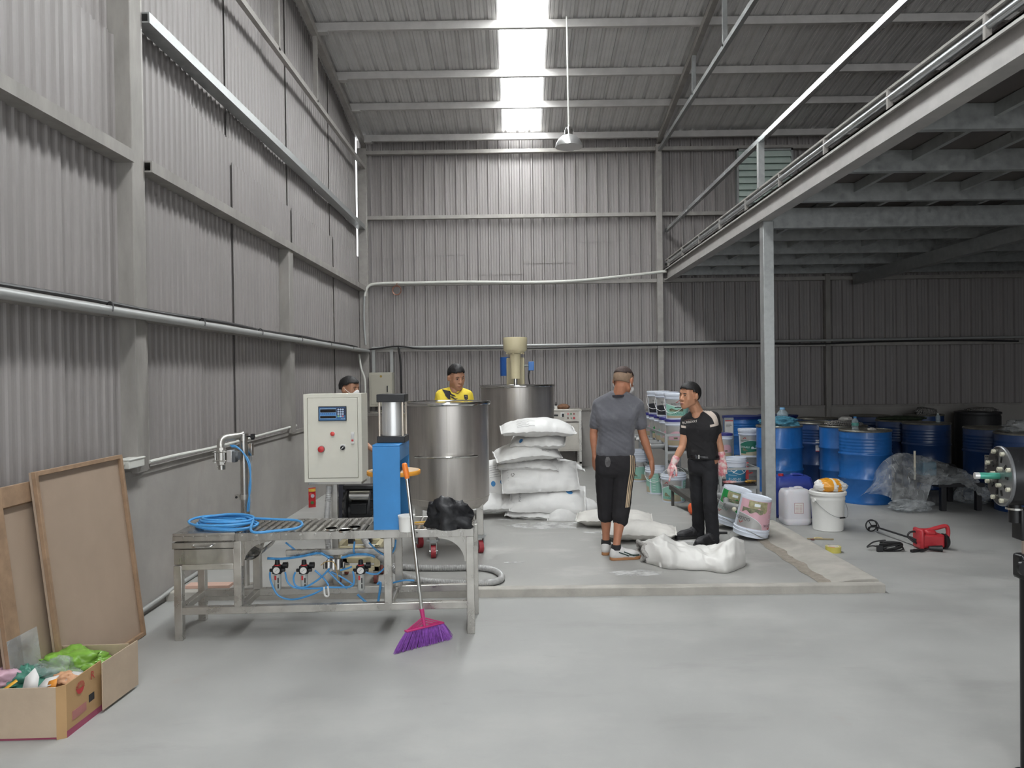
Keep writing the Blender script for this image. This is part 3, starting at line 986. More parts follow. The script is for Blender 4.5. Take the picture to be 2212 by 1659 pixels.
sub(on_door(692.5, 726.5, 892, 897.5, 0.0133, 0.0135), 'indicator_strip', mat('display_mid_blue', '#4b83bf', 0.35))
for k_ in range(8):
    sub(on_door(693 + k_ * 4.2, 695 + k_ * 4.2, 893.2, 894.4, 0.0136, 0.0139), 'indicator_lamp', mat('display_navy', '#2b3450', 0.35))
key_m = mat('keypad_blue', '#b7c8dd', 0.4)
for r_ in range(4):
    for c_ in range(3):
        pk = cabp(731.8 + c_ * 4.9, 884.3 + r_ * 4.9)
        m_ = key_m if r_ < 3 or c_ == 1 else (mat('key_green', '#8fbf93', 0.4) if c_ == 0 else mat('key_red', '#c77a84', 0.4))
        sub(MB().cyl((pk.x, YC - 0.0195, pk.z), (pk.x, YC - 0.0165, pk.z), 0.0066, n=12), 'key', m_)
tx = MB()
pk = cabp(742, 904.5)
lettering(tx, 'XK3190', 0.009, frame((pk.x, YC - 0.0170, pk.z), (1, 0, 0), (0, 0, 1)))
sub(tx, 'lettering', mat('print_white', '#dfe4e8', 0.5), smooth=False)
def knob(px, py, r, d, m, name):  # wide knobs sit on a plain grey collar, small ones on aluminium
    p = cabp(px, py)
    return MB().cyl((p.x, YC - 0.004, p.z), (p.x, YC - 0.012, p.z), r * 1.12, n=20).put(name + '_collar', alu if r < 0.02 else mat('grey_collar', '#8d8a85', 0.5), cb), \
        MB().lathe([(0, d + 0.004), (r * 0.8, d + 0.003), (r, d), (r, 0.006), (0, 0.006)], 20, M=Matrix.Translation((p.x, YC - 0.004, p.z)) @ Matrix.Rotation(math.radians(90), 4, 'X')).put(name, m, cb)
knob(719, 937, 0.0155, 0.014, mat('red_lamp', '#d94a44', 0.25), 'signal_lamp')
knob(695, 970, 0.0215, 0.03, red_pl, 'stop_button')
knob(741, 967, 0.0165, 0.016, black_pl, 'selector_switch')
on_door(736, 746, 960, 966, 0.0, 0.004).put('switch_label', white_pl, cb)
p = cabp(741, 967)
MB().bar((p.x - 0.008, YC - 0.0255, p.z - 0.009), (p.x + 0.008, YC - 0.0255, p.z + 0.009), 0.004, 0.006, (0, 1, 0)).put('switch_pointer', white_pl, cb)
on_door(758.5, 766, 933, 958.5, 0.0, 0.012).put('door_latch', white_pl, cb, bevel=0.003)
on_door(760, 764.5, 937, 947, 0.012, 0.016).put('latch_lever', alu, cb, bevel=0.002)
on_door(760, 764.5, 949, 953, 0.012, 0.015).put('latch_button', red_pl, cb)
xp = PY(723, 1042, YC + 0.1).x
MB().box(x0 + 0.02, x1 - 0.01, YC + 0.02, YC + 0.20, z0 - 0.022, z0).put('mounting_plate', inox_h, cb, bevel=0.003)
MB().box(xp - 0.022, xp + 0.022, YC + 0.08, YC + 0.125, ZS, z0 - 0.02).put('post', inox_h, cb, bevel=0.003)
MB().box(xp - 0.09, xp + 0.09, YC + 0.0, YC + 0.2, ZS, ZS + 0.012).put('base_plate', inox_h, cb)
coil_hose(MB(), [PY(711, 1050, YC + 0.05), PY(708, 1090, YC + 0.03), PY(706, 1130, YC), PY(709, 1180, YC), PY(716, 1215, YC)], 0.02).put('spiral_conduit', grey_hose, cb)

# ================================================================ filling nozzle on its stand
YN = 5.62
nz_ = thing('filling_nozzle', 'stainless filling nozzle with bent pipe and ball valve on a round post', 'nozzle', (PY(527, 1000, YN).x, YN, ZS))
bx_ = nz_.location.x
zt = PY(527, 935, YN).z
MB().cyl((bx_, YN, ZS), (bx_, YN, zt - 0.05), 0.0275, n=20).put('post', inox, nz_)
MB().cyl((bx_, YN, zt - 0.055), (bx_, YN, zt - 0.005), 0.033, n=20).put('post_collar', inox, nz_)
MB().box(bx_ - 0.08, bx_ + 0.08, YN - 0.08, YN + 0.08, ZS, ZS + 0.01).put('base_plate', inox_h, nz_)
arm = [(bx_ + 0.0, YN - 0.0, zt - 0.005)] + [tuple(PY(x, y, Y)) for x, y, Y in ((518, 941, YN - 0.02), (498, 944, YN - 0.07), (486, 946, YN - 0.1), (479, 951, YN - 0.12), (477, 960, YN - 0.13), (478, 968, YN - 0.13))]
MB().tube(smoothpath(arm, 5), 0.0265, 16).put('bent_pipe', inox_h, nz_)
vp = PY(478, 985, YN - 0.13)
def ring(z0_, z1_, r, name, m, n=20):
    return MB().cyl((vp.x, vp.y, vp.z + z0_), (vp.x, vp.y, vp.z + z1_), r, n=n).put(name, m, nz_)
ring(0.045, 0.062, 0.034, 'flange', inox_h, 8)
vb_ = ring(-0.035, 0.045, 0.036, 'valve_body', inox_h)
ring(-0.05, -0.035, 0.031, 'flange', inox_h, 6)
ring(-0.062, -0.05, 0.029, 'flange', inox_h, 6)
ring(-0.098, -0.066, 0.027, 'spout', chrome)
for an in range(4):
    a_ = math.radians(45 + 90 * an)
    x_, y_ = vp.x + 0.046 * math.cos(a_), vp.y + 0.046 * math.sin(a_)
    MB().cyl((x_, y_, vp.z - 0.045), (x_, y_, vp.z + 0.04), 0.0055, n=8).put('valve_bolt', chrome, nz_)
MB().box(vp.x - 0.05, vp.x + 0.05, vp.y - 0.04, vp.y + 0.04, vp.z + 0.026, vp.z + 0.034).put('valve_flange', inox_h, nz_, bevel=0.01)
MB().box(vp.x - 0.05, vp.x + 0.05, vp.y - 0.04, vp.y + 0.04, vp.z - 0.036, vp.z - 0.028).put('valve_flange', inox_h, nz_, bevel=0.01)
MB().box(vp.x + 0.05, vp.x + 0.088, vp.y - 0.032, vp.y + 0.032, vp.z - 0.045, vp.z + 0.042).put('actuator', alu, nz_, bevel=0.004)
MB().box(vp.x + 0.088, vp.x + 0.112, vp.y - 0.034, vp.y + 0.034, vp.z - 0.045, vp.z + 0.035).put('actuator_end', mat('slate_plastic', '#5d6063', 0.5), nz_, bevel=0.004)
MB().cyl((vp.x + 0.112, vp.y, vp.z), (vp.x + 0.13, vp.y, vp.z), 0.03, n=16).put('actuator_cap', mat('slate_plastic', '#5d6063', 0.5), nz_)
kn = PY(546, 943, YN - 0.03)
km = MB()
poly = [((0.024 if i % 2 == 0 else 0.014) * math.cos(i * math.pi / 5), (0.024 if i % 2 == 0 else 0.014) * math.sin(i * math.pi / 5)) for i in range(10)]
km.prism(poly, -0.012, 0.012, Matrix.Translation(kn) @ Matrix.Rotation(math.radians(90), 4, 'Y'))
km.cyl(kn, (bx_, YN, kn.z), 0.006, n=8)
km.put('star_knob', black_pl, nz_)
zz_ = PY(527, 1073, YN).z
MB().cyl((bx_, YN, zz_ - 0.018), (bx_, YN, zz_ + 0.018), 0.033, n=20).box(bx_ - 0.065, bx_ - 0.03, YN - 0.02, YN + 0.01, zz_ - 0.012, zz_ + 0.016).put('clamp_collar', inox_h, nz_)
MB().cyl((bx_ - 0.052, YN - 0.026, zz_), (bx_ - 0.052, YN + 0.0, zz_), 0.009, n=10).put('clamp_bolt', black_pl, nz_)
for dx, k_ in ((0, 0), (3, 1)):
    MB().tube(smoothpath(seq([(497 + dx, 962 + dx), (510 + dx, 964 + dx), (525 + dx, 978 + dx), (536 + dx, 1000), (541, 1030), (541 - dx, 1055), (536 + dx, 1085), (534 + dx, 1105)], YN - 0.06), 6), 0.0055, 8).put('air_hose', hose_blue, nz_)
coil_hose(MB(), seq([(541, 968), (541, 1010), (541, 1060), (541, 1125), (541, 1180)], YN + 0.03), 0.012, 0.01).put('spiral_conduit', grey_hose, nz_)
MB().box(PY(536, 962, YN).x, PY(545, 962, YN).x, YN - 0.01, YN + 0.03, PY(540, 985, YN).z, PY(540, 958, YN).z).put('conduit_gland', chrome, nz_, bevel=0.004)

# ================================================================ diaphragm pump on a cream base
YQ = 5.80
a, b = PY(742, 1048, YQ), PY(806, 1128, YQ)
dp = thing('diaphragm_pump', 'black double diaphragm pump on a cream steel frame behind the press', 'pump', ((a.x + b.x) / 2, YQ, ZS))
zc_ = PY(770, 1093, YQ).z
for sx, xx in ((-1, PY(752, 1090, YQ).x), (1, PY(806, 1090, YQ).x)):
    MB().lathe([(0, 0.035), (0.05, 0.035), (0.075, 0.03), (0.12, 0.012), (0.14, 0.0), (0.14, -0.012), (0, -0.012)], 28, M=Matrix.Translation((xx, YQ, zc_)) @ Matrix.Rotation(sx * math.radians(90), 4, 'Y')).put('diaphragm_cover', black_pl, dp)
    for k_ in range(12):
        an = k_ * math.pi / 6
        MB().bar((xx + sx * 0.012, YQ + 0.06 * math.cos(an), zc_ + 0.06 * math.sin(an)), (xx + sx * 0.006, YQ + 0.135 * math.cos(an), zc_ + 0.135 * math.sin(an)), 0.008, 0.03, (1, 0, 0)).put('cover_fin', black_pl, dp)
xl_, xr_ = PY(756, 1090, YQ).x, PY(802, 1090, YQ).x
MB().cyl((xl_, YQ, zc_ - 0.035), (xr_, YQ, zc_ - 0.035), 0.075, n=24).put('pump_body', black_pl, dp)
MB().box(xl_ + 0.02, xr_ - 0.02, YQ - 0.085, YQ - 0.05, zc_ - 0.05, zc_ + 0.03).put('air_valve', black_rub, dp, bevel=0.006)
MB().cyl((xl_ + 0.01, YQ - 0.02, zc_ + 0.085), (xr_, YQ - 0.02, zc_ + 0.085), 0.055, n=20).put('manifold', chrome, dp)
MB().box(xl_ - 0.04, xr_ + 0.06, YQ - 0.06, YQ + 0.05, zc_ + 0.135, zc_ + 0.165).put('top_bracket', black_pl, dp, bevel=0.006)
fr_ = MB()
fx0, fx1 = PY(731, 1180, YQ).x, PY(826, 1180, YQ).x
zf = PY(770, 1172, YQ).z
for yy_ in (YQ - 0.12, YQ + 0.14):
    fr_.box(fx0, fx1, yy_ - 0.02, yy_ + 0.02, zf - 0.04, zf)
    fr_.box(fx0, fx0 + 0.04, yy_ - 0.02, yy_ + 0.02, ZS + 0.09, zf)
    fr_.box(fx1 - 0.04, fx1, yy_ - 0.02, yy_ + 0.02, ZS + 0.09, zf)
    fr_.box(fx0, fx1, yy_ - 0.02, yy_ + 0.02, ZS + 0.09, ZS + 0.13)
fr_.box(fx0, fx0 + 0.04, YQ - 0.12, YQ + 0.14, zf - 0.04, zf).box(fx1 - 0.04, fx1, YQ - 0.12, YQ + 0.14, zf - 0.04, zf)
fr_.put('frame', cream_paint, dp, bevel=0.004)
for sx in (0.3, 0.7):
    MB().box(fx0 + (fx1 - fx0) * sx - 0.02, fx0 + (fx1 - fx0) * sx + 0.02, YQ - 0.03, YQ + 0.03, zf, zc_ - 0.10).put('pump_foot', black_pl, dp)
for xx in (fx0 + 0.03, fx1 - 0.03):
    for yy_ in (YQ - 0.12, YQ + 0.14):
        MB().cyl((xx - 0.012, yy_, ZS + 0.04), (xx + 0.012, yy_, ZS + 0.04), 0.04, n=16).put('caster_wheel', mat('rust_red_wheel', '#8a4d45', 0.5), dp)
        MB().box(xx - 0.018, xx + 0.018, yy_ - 0.02, yy_ + 0.02, ZS + 0.06, ZS + 0.10).put('caster_fork', galv, dp)
# suction hose looping over the floor to the right
hz = coil_hose(MB(), [PY(785, 1160, 5.72), PY(800, 1185, 5.60), PY(830, 1210, 5.55), PY(862, 1238, 5.56), G(900, 1252, ZS + 0.025), G(960, 1258, ZS + 0.025), G(1030, 1260, ZS + 0.025), G(1072, 1256, ZS + 0.025), G(1084, 1245, ZS + 0.025), G(1068, 1232, ZS + 0.025), G(1030, 1226, ZS + 0.025), G(960, 1227, ZS + 0.025), G(890, 1226, ZS + 0.025), G(850, 1222, ZS + 0.025)], 0.024)
o = hz.build('suction_hose', grey_hose)
tag(o, 'grey spiral suction hose looping across the platform behind the conveyor', 'hose')

# ================================================================ stainless mixing tanks
def caster(root, x, y, ztop, r=0.055):
    rot = random.uniform(-0.6, 0.6)
    M = Matrix.Translation((x, y, ZS)) @ Matrix.Rotation(rot, 4, 'Z')
    MB().box(x - 0.05, x + 0.05, y - 0.04, y + 0.04, ztop - 0.012, ztop).put('caster_plate', galv, root)
    MB().box(-0.03, -0.024, -0.03, 0.03, r * 0.7, ztop - ZS - 0.01, M).box(0.024, 0.03, -0.03, 0.03, r * 0.7, ztop - ZS - 0.01, M).box(-0.03, 0.03, -0.03, 0.03, ztop - ZS - 0.03, ztop - ZS - 0.01, M).put('caster_fork', galv, root)
    MB().cyl(M @ V((-0.02, 0, r)), M @ V((0.02, 0, r)), r, n=20).put('caster_wheel', mat('red_caster', '#9c3038', 0.45), root)
    MB().cyl(M @ V((-0.034, 0, r)), M @ V((0.034, 0, r)), 0.012, n=10).put('axle', chrome, root)

def tank(cx, cy, R, zb_, zt_, label, lip=0.018, legs=True, handle=None, name='mixing_tank'):
    t = thing(name, label, 'tank', (cx, cy, ZS))
    prof = [(0.0, zb_ - 0.06), (R * 0.55, zb_ - 0.05), (R * 0.86, zb_ - 0.02), (R * 0.97, zb_ + 0.02), (R, zb_ + 0.07), (R, zt_), (R - 0.006, zt_), (R - 0.006, zb_ + 0.05), (0, zb_)]
    MB().lathe(prof, 64, (cx, cy, 0)).put('shell', inox_tank, t, angle=0.5)
    MB().lathe([(R - 0.004, zt_ - 0.03), (R + lip, zt_ - 0.03), (R + lip + 0.004, zt_ - 0.02), (R + lip + 0.004, zt_ - 0.008), (R + lip, zt_), (R - 0.012, zt_), (R - 0.012, zt_ - 0.006)], 64, (cx, cy, 0)).put('rim', chrome, t)
    for an in (-1.5, 0.6, 2.6):
        MB().bar((cx + (R + 0.001) * math.cos(an), cy + (R + 0.001) * math.sin(an), zb_ + 0.07), (cx + (R + 0.001) * math.cos(an), cy + (R + 0.001) * math.sin(an), zt_ - 0.03), 0.006, 0.003, (math.cos(an), math.sin(an), 0)).put('weld_seam', mat('weld', '#bdb8b0', 0.45, 0.7), t)
    MB().lathe([(R + 0.0005, zb_ + 0.075), (R + 0.003, zb_ + 0.07), (R + 0.0005, zb_ + 0.065)], 64, (cx, cy, 0)).put('weld_seam', mat('weld', '#bdb8b0', 0.45, 0.7), t)
    if legs:
        for k_ in range(4):
            an = -1.45 + math.pi / 2 * k_ if legs is True else legs + math.pi / 2 * k_
            lx, ly = cx + (R - 0.06) * math.cos(an), cy + (R - 0.06) * math.sin(an)
            MB().box(lx - 0.03, lx + 0.03, ly - 0.03, ly + 0.03, ZS + 0.16, zb_ + 0.05).put('leg', inox_h, t, bevel=0.003)
            caster(t, lx, ly, ZS + 0.16)
    return t
T1 = (-0.615, 6.72)
R1 = 0.362
zr = PY(963, 873, T1[1] - R1).z
t1 = tank(T1[0], T1[1], R1, 0.47, zr + 0.012, 'open stainless mixing tank on casters just behind the conveyor, with a curved push bar', legs=-1.95)
zh = PY(960, 988, T1[1] - R1 - 0.03).z
a0, a1 = -math.pi / 2 - 0.66, -math.pi / 2 + 0.74
hb = MB().tube([(T1[0] + (R1 + 0.045) * math.cos(a0 + (a1 - a0) * i / 16), T1[1] + (R1 + 0.045) * math.sin(a0 + (a1 - a0) * i / 16), zh) for i in range(17)], 0.010, 8)
for an in (a0, (a0 + a1) / 2, a1):
    hb.cyl((T1[0] + R1 * math.cos(an), T1[1] + R1 * math.sin(an), zh), (T1[0] + (R1 + 0.045) * math.cos(an), T1[1] + (R1 + 0.045) * math.sin(an), zh), 0.008, n=8)
hb.put('push_bar', chrome, t1)
T2 = (PY(1117, 832, 10.3).x, 10.35)
R2 = 0.497
z2 = PY(1117, 834, T2[1] - R2).z
t2 = tank(T2[0], T2[1], R2, 0.35, z2 + 0.01, 'large stainless mixing tank standing under the cream mixer head', lip=0.022, legs=-1.1)
T3 = (PY(845, 893, 8.6).x, 8.9)
z3 = PY(845, 893, 8.55).z
t3 = tank(T3[0], T3[1], 0.33, 0.45, z3, 'stainless tank hidden between the control cabinet and the blue press', legs=-1.2)

# mixer head over the second tank
mx_ = thing('overhead_mixer', 'cream overhead mixer column with a wide drive housing above the rear tank', 'mixer', (T2[0], T2[1] + 0.75, ZS))
ym = T2[1]
zz = lambda py: PY(1113, py, ym).z
xm = PY(1113, 760, ym).x
MB().box(xm - 0.13, xm + 0.13, ym + 0.62, ym + 0.88, ZS, zz(770)).put('column', cream_paint, mx_, bevel=0.02)
MB().lathe([(0, zz(764)), (0.10, zz(763)), (0.15, zz(758)), (0.160, zz(755)), (0.164, zz(731)), (0.160, zz(729)), (0, zz(728))], 40, (xm, ym, 0)).put('drive_housing', cream_paint, mx_)
MB().box(xm - 0.11, xm + 0.11, ym, ym + 0.86, zz(756), zz(742)).put('arm', cream_paint, mx_, bevel=0.02)
MB().cyl((xm, ym, zz(764)), (xm, ym, zz(818)), 0.075, 0.066, n=28).put('spindle_tube', cream_paint, mx_)
MB().cyl((xm, ym, zz(818)), (xm, ym, 0.7), 0.024, n=16).put('shaft', chrome, mx_)
for k_ in range(6):
    an = k_ * math.pi / 3 + 0.3
    MB().cyl((xm + 0.118 * math.cos(an), ym + 0.118 * math.sin(an), zz(762) - 0.02), (xm + 0.118 * math.cos(an), ym + 0.118 * math.sin(an), zz(762)), 0.012, n=8).put('bolt', cream_paint, mx_)
mblue = mat('motor_blue', '#2b5ea8', 0.4)
MB().cyl((PY(1096, 790, ym + 0.9).x, ym + 0.95, zz(812)), (PY(1096, 790, ym + 0.9).x, ym + 0.95, zz(768)), 0.11, n=24).put('motor', mblue, mx_)
sb = PY(1146, 790, ym + 0.6)
MB().box(sb.x - 0.03, sb.x + 0.05, ym + 0.55, ym + 0.67, sb.z - 0.07, sb.z + 0.06).put('switch_box', mat('switch_blue', '#3f74b8', 0.4), mx_, bevel=0.008)
MB().tube(smoothpath(seq([(1143, 800), (1142, 815), (1145, 835), (1150, 870)], ym + 0.6), 5), 0.01, 6).put('cable', cable_black, mx_)
MB().cyl((xm + 0.1, ym + 0.65, sb.z), (sb.x, ym + 0.6, sb.z), 0.015, n=8).put('switch_bracket', galv, mx_)

# stainless control bench against the back wall
YBn = 12.25
a, b = PY(1188, 883, YBn), PY(1257, 1008, YBn)
bz = PY(1225, 884, YBn).z
bn = thing('control_bench', 'stainless control bench with coloured push buttons near the back wall', 'bench', ((a.x + b.x) / 2, YBn + 0.2, ZS))
sand_st = mat('satin_stainless', '#c2bdb4', 0.4, 0.7, var=0.07, scale=5, detail=6)
for x in (a.x, b.x - 0.04):
    for y in (YBn, YBn + 0.38):
        MB().box(x, x + 0.04, y, y + 0.04, ZS, bz - 0.03).put('leg', inox_h, bn)
MB().box(a.x - 0.01, b.x + 0.01, YBn - 0.01, YBn + 0.43, bz - 0.03, bz).put('top', sand_st, bn, bevel=0.006)
zp = PY(1225, 912, YBn).z
zq = PY(1225, 975, YBn).z
zl = PY(1225, 1002, YBn).z
MB().box(a.x + 0.02, b.x - 0.035, YBn + 0.012, YBn + 0.03, zp + 0.01, bz - 0.03).put('button_panel', sand_st, bn)
MB().box(a.x + 0.02, b.x - 0.035, YBn + 0.012, YBn + 0.4, zq, zp - 0.008).put('cupboard', sand_st, bn, bevel=0.004)
dd = MB().box(a.x + 0.05, b.x - 0.05, YBn + 0.006, YBn + 0.012, zq + 0.03, zp - 0.03).put('door', sand_st, bn, bevel=0.002)
MB().box(a.x, b.x, YBn, YBn + 0.03, zl, zl + 0.03).put('foot_rail', inox_h, bn)
for i, (px, py, c_) in enumerate(((1227, 894, '#e07a80'), (1233.5, 894, '#4d7d58'), (1240, 894, '#8f3f3f'), (1227, 903, '#6a4a40'), (1234, 903, '#8b9a86'), (1240, 903, '#c1444c'))):
    p = PY(px, py, YBn)
    MB().cyl((p.x, YBn + 0.012, p.z), (p.x, YBn - 0.01, p.z), 0.019 if i == 5 else 0.013, n=14).put('push_button', mat('button_%d' % i, c_, 0.35), bn)
p, p2 = PY(1211, 891, YBn), PY(1219, 901, YBn)
MB().box(p.x, p2.x, YBn - 0.004, YBn + 0.012, p2.z, p.z).put('meter', white_pl, bn)
MB().box(p.x + 0.02, p2.x - 0.005, YBn - 0.012, YBn - 0.004, p2.z + 0.005, p.z - 0.02).put('meter_switch', black_pl, bn)
p, p2 = PY(1221, 918, YBn), PY(1230, 929, YBn)
MB().box(p.x, p2.x, YBn, YBn + 0.006, p2.z, p.z).put('label_plate', mat('pale_label', '#cfd4d6', 0.5), bn)
hb_ = PY(1196, 897, YBn)
MB().bar((hb_.x - 0.03, YBn - 0.03, hb_.z), (hb_.x + 0.07, YBn - 0.03, hb_.z), 0.02, 0.025).put('lever', black_pl, bn)
p = PY(1217, 882, YBn + 0.15)
o = crumple(MB(), (0, 0, 0.03), (0.10, 0.08, 0.05), 9, 0.25, 20, 12, 1.5, -0.03).build('rag', mat('brown_cloth', '#7a5a45', 0.9, var=0.2, scale=30), loc=(p.x, YBn + 0.15, bz))
tag(o, 'small brown cloth heap on the stainless control bench', 'cloth')
p = PY(1201, 880, YBn + 0.15)
t = thing('spray_bottle', 'small dark bottle in a white cup on the control bench', 'bottle', (p.x, YBn + 0.15, bz))
MB().lathe([(0, 0), (0.03, 0), (0.035, 0.055), (0.032, 0.055), (0.028, 0.005), (0, 0.005)], 16).build('cup', white_pl, t)
MB().lathe([(0, 0.006), (0.014, 0.006), (0.014, 0.07), (0.006, 0.085), (0.006, 0.11), (0, 0.11)], 12).build('bottle_neck', black_pl, t)

# electrical box on the back wall
YE = YB - 0.25
a, b = PY(797, 805, YE), PY(848, 878, YE)
eb = thing('electrical_box', 'grey-cream electrical box hung in the corner of the back wall', 'electrical box', ((a.x + b.x) / 2, YE, b.z))
el = mat('electrical_cream', '#b4b0a2', 0.45)
MB().box(a.x, b.x, YE, YB - 0.01, b.z, a.z).put('body', el, eb, bevel=0.004)
MB().box(a.x + 0.03, b.x - 0.03, YE - 0.008, YE, b.z + 0.03, a.z - 0.03).put('door', el, eb, bevel=0.003)
p = PY(837, 840, YE)
MB().box(p.x - 0.008, p.x + 0.008, YE - 0.02, YE - 0.008, p.z - 0.05, p.z + 0.05).put('latch', black_pl, eb)
p = PY(823, 813, YE)
MB().cyl((p.x, YE - 0.009, p.z), (p.x, YE - 0.0085, p.z), 0.02, n=14).put('badge', mat('gold_badge', '#a98f4d', 0.4, 0.5), eb)
for px in (808, 847):
    p = PY(px, 805, YB - 0.05)
    MB().box(p.x - 0.025, p.x + 0.025, YB - 0.08, YB - 0.03, a.z, 2.05).put('cable_duct', pvc_grey, eb)
# ================================================================ steel drums
drum_blue = mat('drum_blue', '#1f61a6', 0.33, 0.0, var=0.08, scale=3, detail=5, coat=0.3)
mix_layer(drum_blue, '#2f78bd', 5, (0.62, 0.8), (1, 1, 0.4), 0.5)
drum_navy = mat('drum_navy', '#213f70', 0.35, 0.0, var=0.1, scale=3, detail=5, coat=0.3)
drum_black = mat('drum_black', '#2a2a2c', 0.5, var=0.1, scale=4)
ring_steel = mat('drum_ring_steel', '#8d8a80', 0.4, 0.7, var=0.2, scale=12)
paper = mat('white_label', '#dcdad6', 0.6)
ink = mat('black_print', '#2c2c2e', 0.6)
def drum(x, y, m, label, ring=True, hoops=((0.30, 0.012), (0.59, 0.012)), ribs=True, H=0.88, R=0.293, tilt=0.0, lid=None):
    t = thing('steel_drum', label, 'drum', (x, y, 0), random.uniform(0, 6), 'blue steel drums along the back wall')
    prof = [(0, 0.012), (R - 0.012, 0.012), (R - 0.008, 0.0), (R, 0.0), (R + 0.004, 0.012), (R, 0.03)]
    for zc_, d in hoops:
        prof += [(R, zc_ - 0.02), (R + d, zc_ - 0.006), (R + d, zc_ + 0.006), (R, zc_ + 0.02)]
    if ribs:
        for k in range(5):
            zc_ = 0.63 + k * 0.038
            prof += [(R, zc_ - 0.010), (R + 0.0045, zc_), (R, zc_ + 0.010)]
    prof = [p for i, p in enumerate(prof)]
    prof += [(R, H - 0.03), (R - 0.004, H - 0.02)]
    MB().lathe(prof + [(R - 0.004, H - 0.004), (R - 0.02, H - 0.02), (0, H - 0.02)], 40).build('shell', m, t, angle=1.0)
    if ring:
        MB().lathe([(R - 0.012, H - 0.022), (R + 0.006, H - 0.022), (R + 0.009, H - 0.010), (R + 0.004, H), (R - 0.010, H), (R - 0.014, H - 0.008)], 40).build('clamp_ring', ring_steel, t)
    if lid:
        MB().lathe([(R - 0.02, H - 0.03), (R + 0.012, H - 0.03), (R + 0.016, H + 0.0), (R + 0.02, H + 0.012), (R - 0.02, H + 0.012), (0, H + 0.004)], 40).build('lid', lid, t)
    else:
        MB().cyl((0.16, 0.05, H - 0.02), (0.16, 0.05, H - 0.008), 0.03, n=14).build('bung', ring_steel, t)
    return t
def drum_label(t, az, z0, w, h, red=False, bars=False, R=0.2945):
    a0 = az - t.rotation_euler.z - w / 2 / R
    MB().lathe([(R, z0), (R, z0 + h)], 8, a0=a0, a1=a0 + w / R).build('paper_label', paper, t)
    b = MB()
    for k in range(4):
        z = z0 + h * (0.3 + 0.13 * k)
        b.lathe([(R + 0.001, z), (R + 0.001, z + h * 0.03)], 6, a0=a0 + 0.02, a1=a0 + w / R * (0.55 + 0.3 * ((k * 7) % 3) / 3))
    if bars:
        for zz_ in (0.06, 0.86):
            for k in range(14):
                b.lathe([(R + 0.001, z0 + h * zz_), (R + 0.001, z0 + h * (zz_ + 0.1))], 1, a0=a0 + 0.03 + k * w / R * 0.06, a1=a0 + 0.03 + k * w / R * 0.06 + (0.012 if k % 3 else 0.02))
    b.build('print', ink, t)
    if red:
        MB().lathe([(R + 0.001, z0), (R + 0.001, z0 + h * 0.06)], 8, a0=a0, a1=a0 + w / R).build('red_band', red_pl, t)
random.seed(21)
lidblue = mat('lid_dark_blue', '#22347a', 0.4)
dA = drum(4.24, 9.27, drum_blue, 'bright blue drum at the very front of the group with a water bottle on top')
dB = drum(3.51, 10.18, drum_blue, 'bright blue drum behind the mezzanine post under a blue plastic bag', ribs=False)
dC = drum(4.23, 10.72, drum_navy, 'navy ribbed drum with a small white paper label between two brighter drums')
drum_label(dC, math.radians(-106), 0.49, 0.10, 0.16, True)
dD = drum(4.30, 10.03, drum_blue, 'blue drum with a striped cloth on its lid, tucked behind the front drum', ribs=False)
drum_label(dD, math.radians(-70), 0.33, 0.03, 0.16)
dE = drum(4.62, 11.69, drum_navy, 'dark blue drum at the back, right of the post, behind the labelled one')
dF = drum(5.66, 12.2, drum_navy, 'dark navy drum against the back wall right of the thin steel column')
dG = drum(5.51, 11.0, drum_navy, 'shadowed navy drum directly behind the water bottle drum, half hidden')
dH = drum(5.56, 10.34, drum_navy, 'wide navy drum standing behind the plastic covered machine')
dI = drum(6.54, 12.25, drum_navy, 'navy drum against the back wall with a zigzag striped cloth on top')
dK = drum(5.83, 9.38, drum_navy, 'navy drum with three white barcode labels near the right edge')
for az, w in ((-122, 0.12), (-98, 0.17), (-74, 0.14)):
    drum_label(dK, math.radians(az), 0.36, w, 0.20, bars=True)
dL = drum(5.70, 8.56, drum_navy, 'navy drum at the right edge behind the black motor with film on its lid')
dM = drum(3.62, 12.22, drum_blue, 'ribbed blue drum with a loose dark blue lid in the left back corner', ring=False, lid=lidblue)
dN = drum(4.24, 12.35, drum_blue, 'second drum with a dark blue lid against the back wall beside the post', ring=False, lid=lidblue)
t = thing('plastic_drum', 'black plastic drum in the dark right back corner', 'drum', (7.38, 12.2, 0))
MB().lathe([(0, 0), (0.30, 0), (0.32, 0.03), (0.325, 0.4), (0.335, 0.42), (0.335, 0.46), (0.325, 0.48), (0.325, 0.84), (0.30, 0.90), (0.28, 0.92), (0, 0.92)], 36).build('shell', drum_black, t)
MB().lathe([(0.30, 0.88), (0.335, 0.88), (0.335, 0.91), (0.30, 0.915)], 36).build('clamp_band', drum_black, t)

